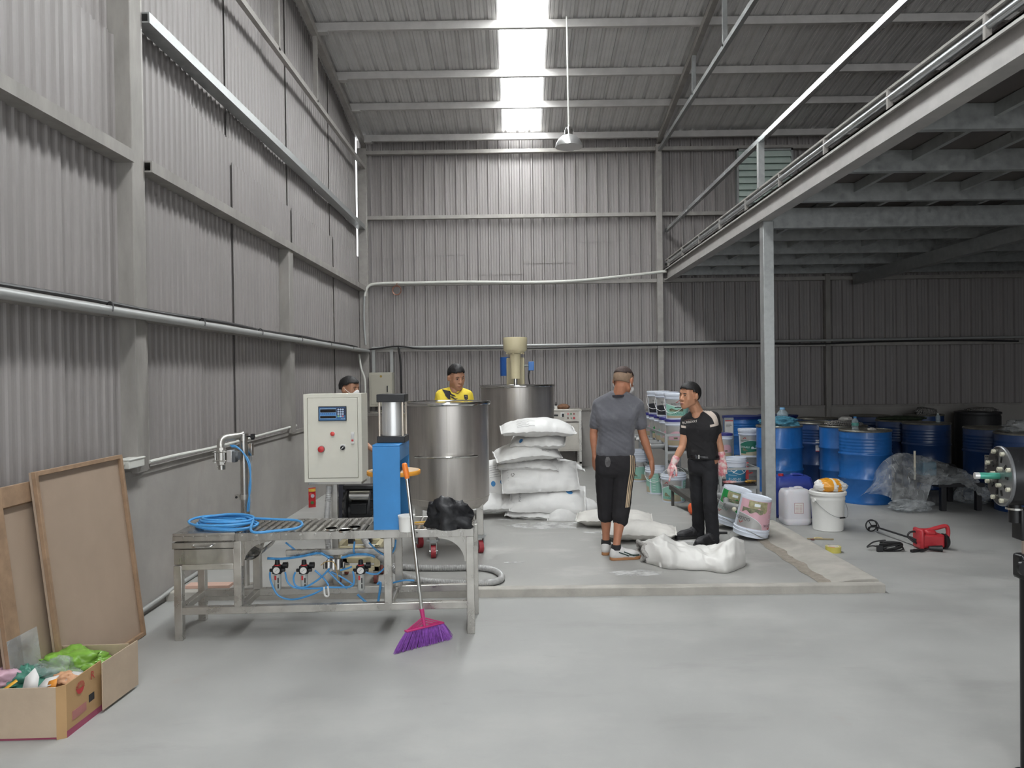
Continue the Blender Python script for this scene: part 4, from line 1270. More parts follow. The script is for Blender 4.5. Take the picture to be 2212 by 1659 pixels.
# things on the drums
HD = 0.88
def bottle(x, y, z, r, h, label, tint='#a9cfe0', rot=None, cap='#3b86c8', wrap=None):
    t = thing('water_bottle', label, 'bottle', (x, y, z))
    if rot:
        t.rotation_euler = rot
    MB().lathe([(0, 0.002), (r * 0.8, 0.0), (r, 0.006), (r, h * 0.2), (r * 0.93, h * 0.23), (r, h * 0.26), (r, h * 0.55), (r * 0.93, h * 0.58), (r, h * 0.61), (r * 0.95, h * 0.7), (r * 0.45, h * 0.87), (r * 0.40, h * 0.92), (0, h * 0.92)], 20).build('bottle_body', MATS.get('clear_bottle') or film('clear_bottle', '#dcebf0', 0.25, 0.12, 6, 0.2), t)
    MB().cyl((0, 0, h * 0.90), (0, 0, h), r * 0.46, n=14).build('cap', mat('cap_' + cap[1:], cap, 0.4), t)
    if wrap:
        MB().lathe([(r + 0.001, h * 0.35), (r + 0.001, h * 0.55)], 20).build('wrapper', mat('wrap_' + wrap[1:], wrap, 0.4), t)
p = G(1852, 921, HD)
bottle(4.16, 9.36, HD - 0.02, 0.04, 0.17, 'small clear water bottle with a blue cap standing on the front drum', wrap='#5aa39a')
o = crumple(MB(), (0, 0, 0.02), (0.045, 0.03, 0.022), 3, 0.5, 14, 8, 1.6, -0.02).build('crumpled_wrapper', mat('grey_wrapper', '#b9b4ae', 0.5, var=0.3, scale=40), loc=(4.30, 9.22, HD - 0.02))
tag(o, 'small crumpled pale wrapper beside the bottle on the front drum', 'wrapper')
bottle(3.58, 10.25, HD - 0.02, 0.075, 0.25, 'large clear bottle with a pale blue cap poking out of the blue bag', cap='#7fb2d8')
bagblue = film('blue_bag_film', '#5f9fb8', 0.5, 0.25, 14, 0.35)
o = crumple(MB(), (0, 0, 0.05), (0.22, 0.17, 0.07), 12, 0.45, 36, 20, 1.7, -0.05, 0.9).build('plastic_bag', bagblue, loc=(3.50, 10.12, HD - 0.015))
tag(o, 'translucent blue plastic bag slumped over the drum behind the post', 'bag')
def striped(name):
    m = mat(name, '#26262a', 0.9)
    nt = m.node_tree
    w = nt.nodes.new('ShaderNodeTexWave')
    w.inputs['Scale'].default_value = 22
    w.inputs['Distortion'].default_value = 6
    w.inputs['Detail Scale'].default_value = 2.5
    tc = nt.nodes.new('ShaderNodeTexCoord')
    nt.links.new(tc.outputs['Object'], w.inputs['Vector'])
    rp = nt.nodes.new('ShaderNodeValToRGB')
    rp.color_ramp.elements[0].position = 0.45
    rp.color_ramp.elements[0].color = (*lin('#1e1e22'), 1)
    rp.color_ramp.elements[1].position = 0.55
    rp.color_ramp.elements[1].color = (*lin('#a8a49f'), 1)
    nt.links.new(w.outputs['Fac'], rp.inputs['Fac'])
    nt.links.new(rp.outputs['Color'], nt.nodes['Principled BSDF'].inputs['Base Color'])
    return m
stripe = striped('striped_cloth')
for (x, y, rx, ry, rz, lab) in ((4.30, 10.02, 0.21, 0.15, 0.05, 'black and white striped cloth spread on the drum lid behind the front drum'), (6.55, 12.2, 0.16, 0.12, 0.075, 'zigzag striped cloth bunched on the drum against the back wall'), (7.42, 12.15, 0.22, 0.14, 0.04, 'dark striped cloth lying on the black plastic drum')):
    o = crumple(MB(), (0, 0, rz * 0.6), (rx, ry, rz), x * 3, 0.4, 30, 16, 1.8, -rz * 0.6).build('striped_cloth', stripe, loc=(x, y, (0.92 if x > 7 else HD - 0.012)))
    tag(o, lab, 'cloth')
o = crumple(MB(), (0, 0, 0.03), (0.08, 0.07, 0.035), 6, 0.4, 20, 10, 1.8, -0.02).build('white_rag', mat('white_rag', '#c9c6c1', 0.8), loc=(4.33, 10.02, HD + 0.045))
tag(o, 'white rag lying on top of the striped cloth', 'cloth')
clear_film = film('clear_film', '#e6e9ea', 0.13, 0.3, 9, 0.22)
for x, y, z, r_, lab in ((5.72, 8.56, HD - 0.01, (0.22, 0.18, 0.08), 'bunched clear plastic film on the drum at the right edge'), (6.95, 12.2, 0.93, (0.22, 0.15, 0.06), 'clear plastic film draped high near the black drum')):
    if x > 6:
        continue
    o = crumple(MB(), (0, 0, 0.06), r_, x, 0.45, 36, 18, 2.0, -0.06, 1.0).build('plastic_film', clear_film, loc=(x, y, z))
    tag(o, lab, 'film')
green_net = mat('green_netting', '#3c4a33', 0.9, var=0.3, scale=30)
o = crumple(MB(), (0, 0, 0.03), (0.28, 0.2, 0.035), 17, 0.4, 30, 14, 1.6, -0.02).build('green_netting', green_net, loc=(5.55, 10.98, HD - 0.015))
tag(o, 'dark green netting heaped on the half hidden navy drum', 'netting')
bottle(5.78, 10.45, HD - 0.018, 0.03, 0.13, 'narrow pale bottle standing on the wide navy drum behind the machine', cap='#cfd6d0')

# ================================================================ paint buckets
bucket_white = mat('bucket_white', '#d9dfea', 0.35, var=0.03, scale=3)
lid_purple = mat('lid_purple', '#35347e', 0.35)
teal = mat('label_teal', '#93c2b2', 0.45)
green_d = mat('label_green', '#2f7460', 0.45)
green_b = mat('label_bright_green', '#1f8f45', 0.45)
pink = mat('label_pink', '#d6a9b4', 0.45)
silver = mat('label_silver', '#b3b2b0', 0.35, 0.3)
navy_l = mat('label_black', '#33343a', 0.45)
sky_b = mat('label_blue', '#3b87ae', 0.45)
olive = mat('label_scene', '#8f8f72', 0.5, col2='#4c5444', scale=25)
red_sw = mat('logo_red', '#a8524f', 0.5)
white_pr = mat('white_print', '#e4ebec', 0.5)
teal_dk = mat('teal_print', '#3f8a77', 0.5)

def bucket(x, y, z, R, H, face, style, label, rim_lid=None, bail=True, rot=None, handle_side=-0.5, group='paint buckets', inner=True, cat='bucket'):
    """straight-sided plastic pail; face = azimuth its label is turned to"""
    t = thing('paint_bucket', label, cat, (x, y, z), 0, group)
    if rot is not None:
        t.rotation_euler = rot
    Rb = R * 0.87
    rad = lambda h: Rb + (R - Rb) * h / H
    MB().lathe([(0, 0.006), (Rb * 0.9, 0.006), (Rb * 0.93, 0), (Rb, 0), (Rb * 1.02, 0.012), (rad(0.02), 0.02), (rad(H * 0.80), H * 0.80), (R * 1.03, H * 0.81), (R * 1.03, H * 0.835), (R * 1.0, H * 0.84), (R * 1.0, H * 0.885), (R * 1.035, H * 0.89), (R * 1.035, H * 0.915), (R, H * 0.92), (R, H), (R - 0.006, H), (rad(H * 0.78) - 0.006, H * 0.78), (Rb - 0.006, 0.012), (0, 0.012)], 40).build('pail', bucket_white, t, angle=0.8)
    if rim_lid is not None:
        MB().lathe([(R * 1.02, H * 0.925), (R * 1.055, H * 0.93), (R * 1.055, H * 1.005), (R * 1.03, H * 1.015), (R * 0.97, H * 1.015), (R * 0.95, H * 1.0), (0, H * 1.0)], 40).build('lid', rim_lid, t)
    def patch(name, m, a_from, a_to, top, bot, eps=0.0012, n=18):
        """band of label between two height curves over azimuths relative to face"""
        b = MB()
        vs = []
        n = max(n, int(abs(a_to - a_from) / 0.06))
        for i in range(n + 1):
            s = i / n
            a = face + a_from + (a_to - a_from) * s
            for hf in (bot, top):
                h = (hf(s) if callable(hf) else hf) * H
                r = rad(h) + eps
                vs.append((r * math.cos(a), r * math.sin(a), h))
        b.add(vs, [(2 * i, 2 * i + 2, 2 * i + 3, 2 * i + 1) for i in range(n)])
        return b.build(name, m, t)
    def letters(s, size, a_off, hf, m, flip=False, eps=0.0028):
        vs, fs = text_flat(s, size)
        k = -1 if flip else 1
        out = []
        for v in vs:
            h = hf * H + k * v.y
            r = rad(h) + eps
            a = face + a_off + k * v.x / r
            out.append((r * math.cos(a), r * math.sin(a), h))
        MB().add(out, fs).build('lettering', m, t, smooth=False)
    def swoosh(a_off, hf, s, flip=False):
        k = -1 if flip else 1
        pts = [(-1.2, -0.25), (-0.7, -0.1), (-0.3, 0.25), (0.1, 0.55), (0.55, 0.6), (0.9, 0.3), (1.1, -0.35), (0.8, -0.35), (0.45, 0.1), (0.15, 0.05), (-0.25, -0.25), (-0.7, -0.42)]
        b = MB()
        vs = []
        for px_, py_ in pts:
            h = hf * H + k * py_ * s
            r = rad(h) + 0.0026
            a = face + a_off + k * px_ * s / r
            vs.append((r * math.cos(a), r * math.sin(a), h))
        b.add(vs, [tuple(range(len(vs)))])
        b.build('logo', red_sw, t, smooth=False)
    W = 1.25
    wv = lambda s: 0.50 + 0.10 * math.sin(s * math.pi * 0.95 - 0.35)
    fl = style.startswith('up_')
    if style in ('teal', 'green'):
        mm = teal if style == 'teal' else green_d
        patch('label', silver, -W, 0.62, 0.775, 0.06)
        patch('label_wave', mm, -W, 0.62, wv, 0.10, 0.0018)
        patch('wave_edge', white_pr, -W, 0.62, lambda s: wv(s) + 0.014, wv, 0.0020)
        patch('label_side', mm, 0.74, 1.9, 0.775, 0.06, 0.0014)
        patch('picture', olive, -0.95, -0.42, lambda s: 0.30 + 0.05 * math.sin(s * 5), 0.22, 0.0022)
        patch('picture', mat('label_sand', '#b7a98d', 0.5), -W, 0.62, 0.12, 0.06, 0.0021)
        if style == 'teal':
            patch('picture', mat('label_building', '#b5ac93', 0.5), -0.05, 0.5, lambda s: 0.31 - 0.05 * s, 0.12, 0.0021)
        else:
            patch('picture', mat('label_building', '#b5ac93', 0.5), -0.6, 0.62, lambda s: 0.17 + 0.05 * s, 0.06, 0.0022)
            patch('picture', white_pr, -0.1, 0.55, lambda s: 0.36 + 0.03 * math.sin(s * 9), 0.30, 0.0022, 24)
        letters('OXAALI', 0.038, -0.72, 0.175 if style == 'teal' else 0.36, teal_dk if style == 'teal' else white_pr)
        letters('GOLDPAK', 0.027, -0.72, 0.60, ink if style == 'teal' else teal_dk)
        swoosh(-0.72, 0.68, 0.026)
        for k in range(7):
            patch('side_print', white_pr, 0.9, 1.2, 0.70 - 0.09 * k, 0.685 - 0.09 * k, 0.0022, 3)
    elif style == 'tealv':
        vee = lambda s: 0.47 + 0.30 * abs(s - 0.5)
        patch('label', silver, -W, W, 0.775, 0.06)
        patch('label_vee', teal, -W, W, vee, 0.14, 0.0018)
        patch('wave_edge', white_pr, -W, W, lambda s: vee(s) + 0.014, vee, 0.0020)
        patch('picture', olive, -0.8, 0.45, lambda s: 0.40 + 0.03 * math.sin(s * 9), 0.31, 0.0022)
        patch('picture', mat('label_sand', '#b7a98d', 0.5), -W, W, 0.14, 0.06, 0.0021)
        patch('print_bar', ink, -0.3, 0.25, 0.49, 0.455, 0.0024, 6)
        letters('OXAALI', 0.044, -0.05, 0.22, teal_dk)
        letters('GOLDPAK', 0.033, -0.1, 0.60, ink)
        swoosh(0.05, 0.69, 0.034)
    elif style == 'black':
        patch('label', silver, -W, W, 0.775, 0.06)
        patch('label_dark', navy_l, -W, W, lambda s: 0.45 + 0.05 * math.sin(s * 3), 0.08, 0.0018)
        for k in range(5):
            patch('side_print', mat('grey_print', '#8d8c8b', 0.5), -0.3, 0.9, 0.42 - 0.065 * k, 0.40 - 0.065 * k, 0.0022, 5)
        letters('GOLDPAK', 0.03, -0.2, 0.60, ink)
    elif style in ('fan_pink', 'fan_green', 'fan_teal'):
        m_ = {'fan_pink': pink, 'fan_green': green_b, 'fan_teal': teal}[style]
        patch('label', silver, -W, W, 0.775, 0.06)
        arc = lambda s: 0.30 + 0.28 * math.sqrt(max(0, 1 - (2 * s - 1) ** 2))
        patch('label_fan', m_, -0.85, 0.75, arc, 0.27, 0.0018, 22)
        patch('picture', olive, -0.3, 0.05, 0.36, 0.30, 0.0022, 5)
        patch('picture', mat('label_sand', '#b7a98d', 0.5), -W, W, 0.24, 0.06, 0.0020)
        patch('label_tab', mat('label_cream', '#d8d3c2', 0.5), -1.35, -1.2, 0.70, 0.52, 0.0022, 3)
    elif style == 'blue':
        patch('label', sky_b, -1.5, 1.2, 0.62, 0.05)
        patch('wave_edge', white_pr, -0.5, 0.2, lambda s: 0.40 + 0.22 * s, lambda s: 0.36 + 0.22 * s, 0.002)
        patch('wave_edge', white_pr, 0.2, 0.75, lambda s: 0.62 - 0.22 * s, lambda s: 0.58 - 0.22 * s, 0.002)
        patch('side_print', white_pr, -1.0, -0.1, 0.30, 0.285, 0.002, 6)
        patch('side_print', white_pr, -1.0, -0.3, 0.46, 0.44, 0.002, 6)
        letters('01-02-03', 0.04, -0.3, 0.12, white_pr)
    elif fl:
        m_ = pink if style == 'up_pink' else green_b
        patch('label', m_, -1.5, W, 0.775, 0.06)
        scurve = lambda s: 0.775 - 0.34 * (max(0.0, 1 - s * s)) ** 0.5
        patch('label_silver', silver, W, -0.42, 0.77, scurve, 0.0018, 24)
        patch('wave_edge', white_pr, W, -0.42, lambda s: scurve(s), lambda s: scurve(s) - 0.012, 0.0022, 24)
        patch('picture', mat('label_khaki', '#b3ad86', 0.5, col2='#8f8a6a', scale=30), -0.62, 0.62, lambda s: 0.30 + 0.06 * math.sin(s * 11), 0.07, 0.0020, 24)
        patch('picture', olive, -0.35, 1.0, lambda s: 0.37 + 0.03 * math.sin(s * 14), 0.27, 0.0022, 24)
        patch('sticker', white_pr, -0.12, 0.25, 0.20, 0.13, 0.0026, 4)
        letters('GOLDEX', 0.042, 0.9, 0.56, teal_dk if style == 'up_green' else ink)
        swoosh(0.93, 0.655, 0.024)
        letters('GOLDPAK', 0.034, -0.98, 0.66, ink)
        swoosh(-0.98, 0.725, 0.024)
        for k in range(4):
            patch('side_print', white_pr, -1.4, -0.85, 0.62 - 0.12 * k, 0.612 - 0.12 * k, 0.0022, 4)
    if bail:
        pts = []
        hz0 = H * 0.86
        drop = bail if isinstance(bail, float) else 0.55
        aa = face + handle_side
        for i in range(13):
            s = i / 12 * math.pi
            lx = R * 1.04 * math.cos(s)
            out = R * 1.06 * math.sin(s) * (1.0 if drop > 0 else 0.25)
            hh = hz0 - drop * H * math.sin(s)
            pts.append((lx * -math.sin(aa) + out * math.cos(aa), lx * math.cos(aa) + out * math.sin(aa), hh))
        MB().tube(pts, 0.0028, 6).build('bail_handle', galv if bail is True else white_pl, t)
    return t

FC = -math.pi / 2
b1 = G(1455, 1083, ZS)
bucket(b1.x, b1.y, ZS, 0.150, 0.345, FC - 0.1, 'teal', 'open teal paint bucket the man in black is pointing into', bail=-0.35, handle_side=0.3)
b2 = G(1428, 1068, ZS)
bucket(b2.x - 0.03, b2.y + 0.12, ZS, 0.145, 0.345, FC - 1.5, 'teal', 'teal paint bucket with hanging wire handle just left of the open one', bail=0.4, handle_side=1.0)
b3 = G(1380, 1038, ZS)
bk3 = bucket(b3.x, b3.y, ZS, 0.155, 0.36, FC + 0.15, 'teal', 'teal bucket behind the leg of the man in shorts, lower of two', bail=False)
bucket(b3.x, b3.y, ZS + 0.10, 0.155, 0.345, FC + 0.15, 'plain', 'white bucket nested inside the teal one behind the man in shorts', bail=False)
# row of five purple-lidded buckets on the rack, three more on top
ZR = 0.685
lab5 = ['pink fan label', 'pink fan label', 'teal fan label', 'green fan label', 'pink fan label']
wh = ['nearest', 'second', 'third', 'fourth', 'farthest']
for k, (y, st) in enumerate(zip((9.42, 9.80, 10.17, 10.56, 10.94), ('fan_pink', 'fan_pink', 'fan_teal', 'fan_green', 'fan_pink'))):
    bucket(1.99, y, ZR, 0.150, 0.335, FC - 0.25, st, '%s purple-lidded bucket with %s in the row on the steel rack' % (wh[k], lab5[k]), rim_lid=lid_purple, bail=False, group='purple lidded buckets on the rack')
ZT = ZR + 0.335 * 1.016
for y, st, lab in ((9.42, 'tealv', 'white bucket with a teal label and red swoosh stacked on the nearest purple lid'), (10.05, 'black', 'white bucket with a black striped label, middle of the three stacked on purple lids'), (10.66, 'black', 'farthest white bucket with a black label stacked on the purple lids')):
    bucket(1.985, y, ZT, 0.150, 0.315, FC - 0.1, st, lab, rim_lid=bucket_white, bail=0.62, handle_side=-0.55)
# green bucket on a grey box, purple-lidded one left of it
p = G(1632, 1050, 0)
gx = thing('grey_crate', 'grey sheet metal crate under the green labelled bucket', 'crate', (p.x, p.y + 0.16, 0))
crate_m = mat('grey_sheet_metal', '#8f8f8d', 0.5, 0.3, var=0.06, scale=5)
MB().box(-0.19, 0.14, -0.16, 0.16, 0.0, 0.40).build('body', crate_m, gx, bevel=0.006)
MB().box(-0.195, 0.145, -0.165, 0.165, 0.385, 0.402).build('top_lip', crate_m, gx, bevel=0.003)
for k in range(4):
    MB().box(-0.17, 0.12, -0.166, -0.16, 0.06 + k * 0.08, 0.072 + k * 0.08).build('rib', crate_m, gx)
bucket(gx.location.x - 0.02, gx.location.y, 0.402, 0.160, 0.385, FC - 0.1, 'green', 'white bucket with dark green label and tree picture on the grey crate', rim_lid=bucket_white, bail=False)
g2 = thing('grey_stool', 'low grey metal stool under the half hidden purple-lidded bucket', 'stool', (2.86, 10.55, 0))
MB().box(-0.15, 0.15, -0.15, 0.15, 0.375, 0.40).build('seat', crate_m, g2, bevel=0.004)
for sx in (-1, 1):
    for sy in (-1, 1):
        MB().box(sx * 0.13 - 0.015, sx * 0.13 + 0.015, sy * 0.13 - 0.015, sy * 0.13 + 0.015, 0, 0.375).build('leg', crate_m, g2)
bucket(2.86, 10.55, 0.40, 0.125, 0.345, FC + 0.2, 'fan_pink', 'purple-lidded bucket half hidden behind the gloved left arm', rim_lid=lid_purple, bail=False)
# two pails turned upside down, leaning
def upside(px, py, R, H, tilt, pitch, style, label, face, dz=0.0):
    p = G(px, py, ZS)
    t = bucket(p.x, p.y + 0.13, ZS + dz, R, H, face, style, label, bail=False)
    t.rotation_euler = Euler((math.pi + pitch, tilt, 0))
    t.location = (p.x, p.y + 0.13, ZS + dz + H)
    L = V((0, 0, -H)); L.rotate(t.rotation_euler)
    t.location = V((p.x, p.y + 0.13, ZS + dz)) + L
    aa = MB().tube(smoothpath([(R * 1.04 * math.cos(a), R * 1.04 * math.sin(a), H * 0.90 + 0.03 * math.sin(2 * a)) for a in [face + 0.5 - i * 0.25 for i in range(14)]], 2), 0.0035, 6)
    aa.build('bail_handle', galv, t)
    return t
# upside-down: azimuths mirror in y, so the label faces +y before the flip
upA = upside(1630, 1168, 0.158, 0.36, math.radians(9), 0.06, 'up_pink', 'pink labelled pail turned upside down, leaning beside the kerb', math.pi / 2 + 0.1, 0.035)
upB = upside(1585, 1145, 0.158, 0.36, math.radians(12), 0.10, 'up_green', 'bright green labelled pail turned upside down behind the pink one', math.pi / 2 + 0.3, 0.045)
for (x, y) in ((1560, 1150), (1587, 1164)):
    p = G(x, y, ZS + 0.012)
    t = thing('handle_grip', ['black grip with bent wire on the floor beside the green pail', 'black grip with bent wire on the floor beside the pink pail'][x > 1570], 'handle', (p.x, p.y, ZS), 0.4)
    MB().cyl((-0.035, 0.0, 0.012), (0.035, -0.03, 0.012), 0.0105, n=10).build('grip', black_pl, t)
    MB().tube(smoothpath([(-0.03, 0.0, 0.012), (-0.01, 0.07, 0.03), (0.06, 0.12, 0.06)], 4), 0.0025, 6).build('wire', galv, t)

# racks
rk = thing('bucket_rack', 'narrow galvanised rack carrying the row of purple-lidded buckets', 'rack', (1.99, 10.2, ZS))
for x in (1.80, 2.18):
    for y in (9.18, 10.2, 11.15):
        MB().box(x - 0.016, x + 0.016, y - 0.016, y + 0.016, ZS, 0.86 if x < 2 else 1.22 if y < 9.5 else 0.86).put('leg', galv, rk)
    MB().box(x - 0.014, x + 0.014, 9.18, 11.15, 0.83, 0.86).put('guard_rail', galv, rk)
    MB().box(x - 0.014, x + 0.014, 9.18, 11.15, 0.30, 0.33).put('lower_rail', galv, rk)
MB().box(1.80, 2.18, 9.165, 9.195, 0.83, 0.86).put('guard_rail', galv, rk)
MB().box(1.80, 2.18, 9.165, 9.195, 0.62, 0.65).put('shelf_bar', galv, rk)
MB().box(1.79, 2.19, 9.17, 11.16, 0.655, ZR).put('shelf', black_pl, rk)
MB().bar((1.80, 9.2, 0.15), (1.80, 11.1, 0.62), 0.02, 0.03).put('brace', galv, rk)
pg = mat('grey_pvc_pipe', '#8b8c8b', 0.5)
for k in range(6):
    y = 9.25 + k * 0.30
    pp = MB().cyl((1.62, y, 0.70 + 0.01 * (k % 2)), (1.84, y + 0.05, 0.70), 0.028, n=12).put('pipe_stub', pg, rk)
    L = rk.location
    c_ = MB().cyl((1.595, y - 0.005, 0.72), (1.625, y, 0.72), 0.018, n=10)
    c_.v = [tuple(V(v) - L) for v in c_.v]
    c_.build('pipe_cap', white_pl, pp)
# trolley with gloves, blue bucket
YT = 8.25
a, b = PY(1556, 1010, YT), PY(1637, 1010, YT)
zs_, zr_ = PY(1600, 1046, YT).z, PY(1600, 1010, YT).z
tr = thing('hand_trolley', 'small galvanised trolley frame with a black shelf beside the mezzanine post', 'trolley', ((a.x + b.x) / 2, YT + 0.2, ZS))
for x in (a.x, b.x):
    for y in (YT, YT + 0.42):
        MB().box(x - 0.014, x + 0.014, y - 0.014, y + 0.014, ZS, zr_).put('leg', galv, tr)
    MB().box(x - 0.013, x + 0.013, YT, YT + 0.42, zr_ - 0.026, zr_).put('side_rail', galv, tr)
for y in (YT, YT + 0.42):
    MB().box(a.x, b.x, y - 0.013, y + 0.013, zr_ - 0.026, zr_).put('top_rail', galv, tr)
    MB().box(a.x, b.x, y - 0.013, y + 0.013, zs_ - 0.05, zs_ - 0.02).put('shelf_rail', galv, tr)
MB().box(a.x + 0.014, b.x - 0.014, YT + 0.01, YT + 0.41, zs_ - 0.02, zs_).put('shelf', black_pl, tr)
p = PY(1590, 1030, YT + 0.22)
bucket(p.x, YT + 0.24, zs_, 0.118, 0.27, FC - 0.05, 'blue', 'small white bucket with a blue label standing on the trolley shelf', bail=0.52, handle_side=0.15)
gl = mat('red_glove', '#c2565f', 0.7, col2='#d9c5bf', scale=22)
p = PY(1575, 1040, YT + 0.08)
o = crumple(MB(), (0, 0, 0.015), (0.07, 0.04, 0.016), 2, 0.4, 22, 10, 1.8, -0.014).build('work_glove', gl, loc=(p.x, YT + 0.07, zs_))
tag(o, 'red and white work glove lying on the trolley shelf', 'glove')
p = PY(1622, 1038, YT + 0.08)
o = crumple(MB(), (0, 0, 0.015), (0.06, 0.035, 0.016), 8, 0.4, 22, 10, 1.8, -0.014).build('work_glove', mat('yellow_glove', '#d9a948', 0.7, col2='#3b3735', scale=16), loc=(p.x, YT + 0.09, zs_))
tag(o, 'yellow and black work glove at the right end of the trolley shelf', 'glove')
p = PY(1616, 1015, YT + 0.35)
t = thing('caulking_gun', 'red caulking gun propped behind the blue labelled bucket', 'tool', (p.x, YT + 0.39, zs_))
MB().bar((0, 0, 0.0), (0.0, 0.0, 0.19), 0.03, 0.022, (0, 1, 0)).build('barrel', red_pl, t)
MB().bar((0, 0, 0.17), (0.09, 0, 0.12), 0.012, 0.02, (0, 1, 0)).bar((0, 0, 0.06), (0.06, 0, 0.075), 0.012, 0.03, (0, 1, 0)).build('lever', red_pl, t)
# dark ramp and pipe rollers on the floor
rp_ = thing('pipe_roller_ramp', 'low dark ramp with grey pipe fittings on the floor behind the man in black', 'ramp', (2.0, 7.9, ZS))
dark_st = mat('dark_steel', '#5b5955', 0.55, 0.3, var=0.15, scale=8)
for dx in (0.0, 0.34):
    MB().bar((1.78 + dx * 0.9, 8.85, ZS + 0.22), (1.98 + dx * 0.6, 7.82, ZS + 0.10), 0.035, 0.05).put('side_beam', dark_st, rp_)
MB().add([(1.80, 8.8, ZS + 0.20), (2.12, 8.8, ZS + 0.20), (2.17, 7.84, ZS + 0.09), (1.98, 7.84, ZS + 0.09)], [(0, 1, 2, 3)]).put('deck', dark_st, rp_, solid=0.01)
for x, y, z in ((1.80, 8.83, 0.2), (2.1, 8.83, 0.2), (1.99, 7.85, 0.08), (2.17, 7.85, 0.08)):
    MB().box(x - 0.015, x + 0.015, y - 0.015, y + 0.015, ZS, ZS + z).put('foot', dark_st, rp_)
def pipe(pts, r=0.03, name='pipe'):
    return MB().tube(smoothpath(pts, 5), r, 12).put(name, pg, rp_)
q0, q1, q2, q3, q4, q5 = PY(1552, 1070, 7.6), PY(1578, 1077, 7.5), PY(1578, 1087, 7.4), PY(1570, 1092, 7.35), PY(1585, 1094, 7.3), PY(1603, 1098, 7.25)
MB().cyl(q0, q1, 0.030, n=14).put('pipe', pg, rp_)
MB().cyl(PY(1572, 1076, 7.5), q1, 0.037, n=14).put('pipe_socket', pg, rp_)
MB().cyl(PY(1569, 1080, 7.45), PY(1569, 1092, 7.35), 0.030, n=14).put('pipe_elbow', pg, rp_)
MB().cyl(PY(1569, 1090, 7.35), q5, 0.030, n=14).put('pipe', pg, rp_)
MB().cyl(PY(1596, 1096, 7.27), q5, 0.038, n=14).put('pipe_socket', pg, rp_)
MB().ball(PY(1586, 1100, 7.22), 0.022, 10, 8).put('foam_blob', mat('cream_foam', '#d9d2bd', 0.9), rp_)
MB().ball(PY(1583, 1081, 7.42), 0.016, 10, 8).put('foam_blob', mat('cream_foam', '#d9d2bd', 0.9), rp_)
# notice panel and leaning pole
p = PY(1575, 935, 11.6)
t = thing('notice_panel', 'white notice sheet in a grey frame standing behind the racks', 'sign', (p.x, 11.6, 0))
MB().box(-0.07, 0.07, 0, 0.02, 0.62, 0.90).build('frame', galv, t)
MB().box(-0.06, 0.06, -0.004, 0, 0.63, 0.86).build('sheet', paper, t)
MB().box(-0.06, 0.06, -0.006, -0.004, 0.845, 0.86).build('red_band', red_pl, t)
MB().box(-0.05, 0.03, -0.006, -0.004, 0.80, 0.805).box(-0.05, 0.04, -0.006, -0.004, 0.78, 0.785).box(-0.05, 0.01, -0.006, -0.004, 0.76, 0.765).build('print', ink, t)
MB().box(-0.07, -0.05, 0, 0.02, 0, 0.62).box(0.05, 0.07, 0, 0.02, 0, 0.62).build('stand', galv, t)
a, b = PY(1682, 844, 12.2), G(1672, 1040, 0)
o = MB().cyl((b.x + 0.10, 11.4, 0.0), (PY(1682, 844, 12.3).x, 12.6, PY(1682, 844, 12.6).z), 0.014, n=10).build('leaning_pole', pvc_grey)
tag(o, 'thin grey pole leaning on the back wall beside the post', 'pole')
p = G(1493, 1112, ZS)
t = thing('orange_ball', 'orange plastic float half hidden behind the trouser leg', 'float', (p.x + 0.02, p.y, ZS))
MB().ball((0, 0, 0.068), (0.055, 0.055, 0.068), 18, 12).build('float_body', mat('orange_float', '#f0693c', 0.4), t)
MB().cyl((0, 0, 0.13), (0, 0, 0.145), 0.012, n=10).build('valve', black_pl, t)
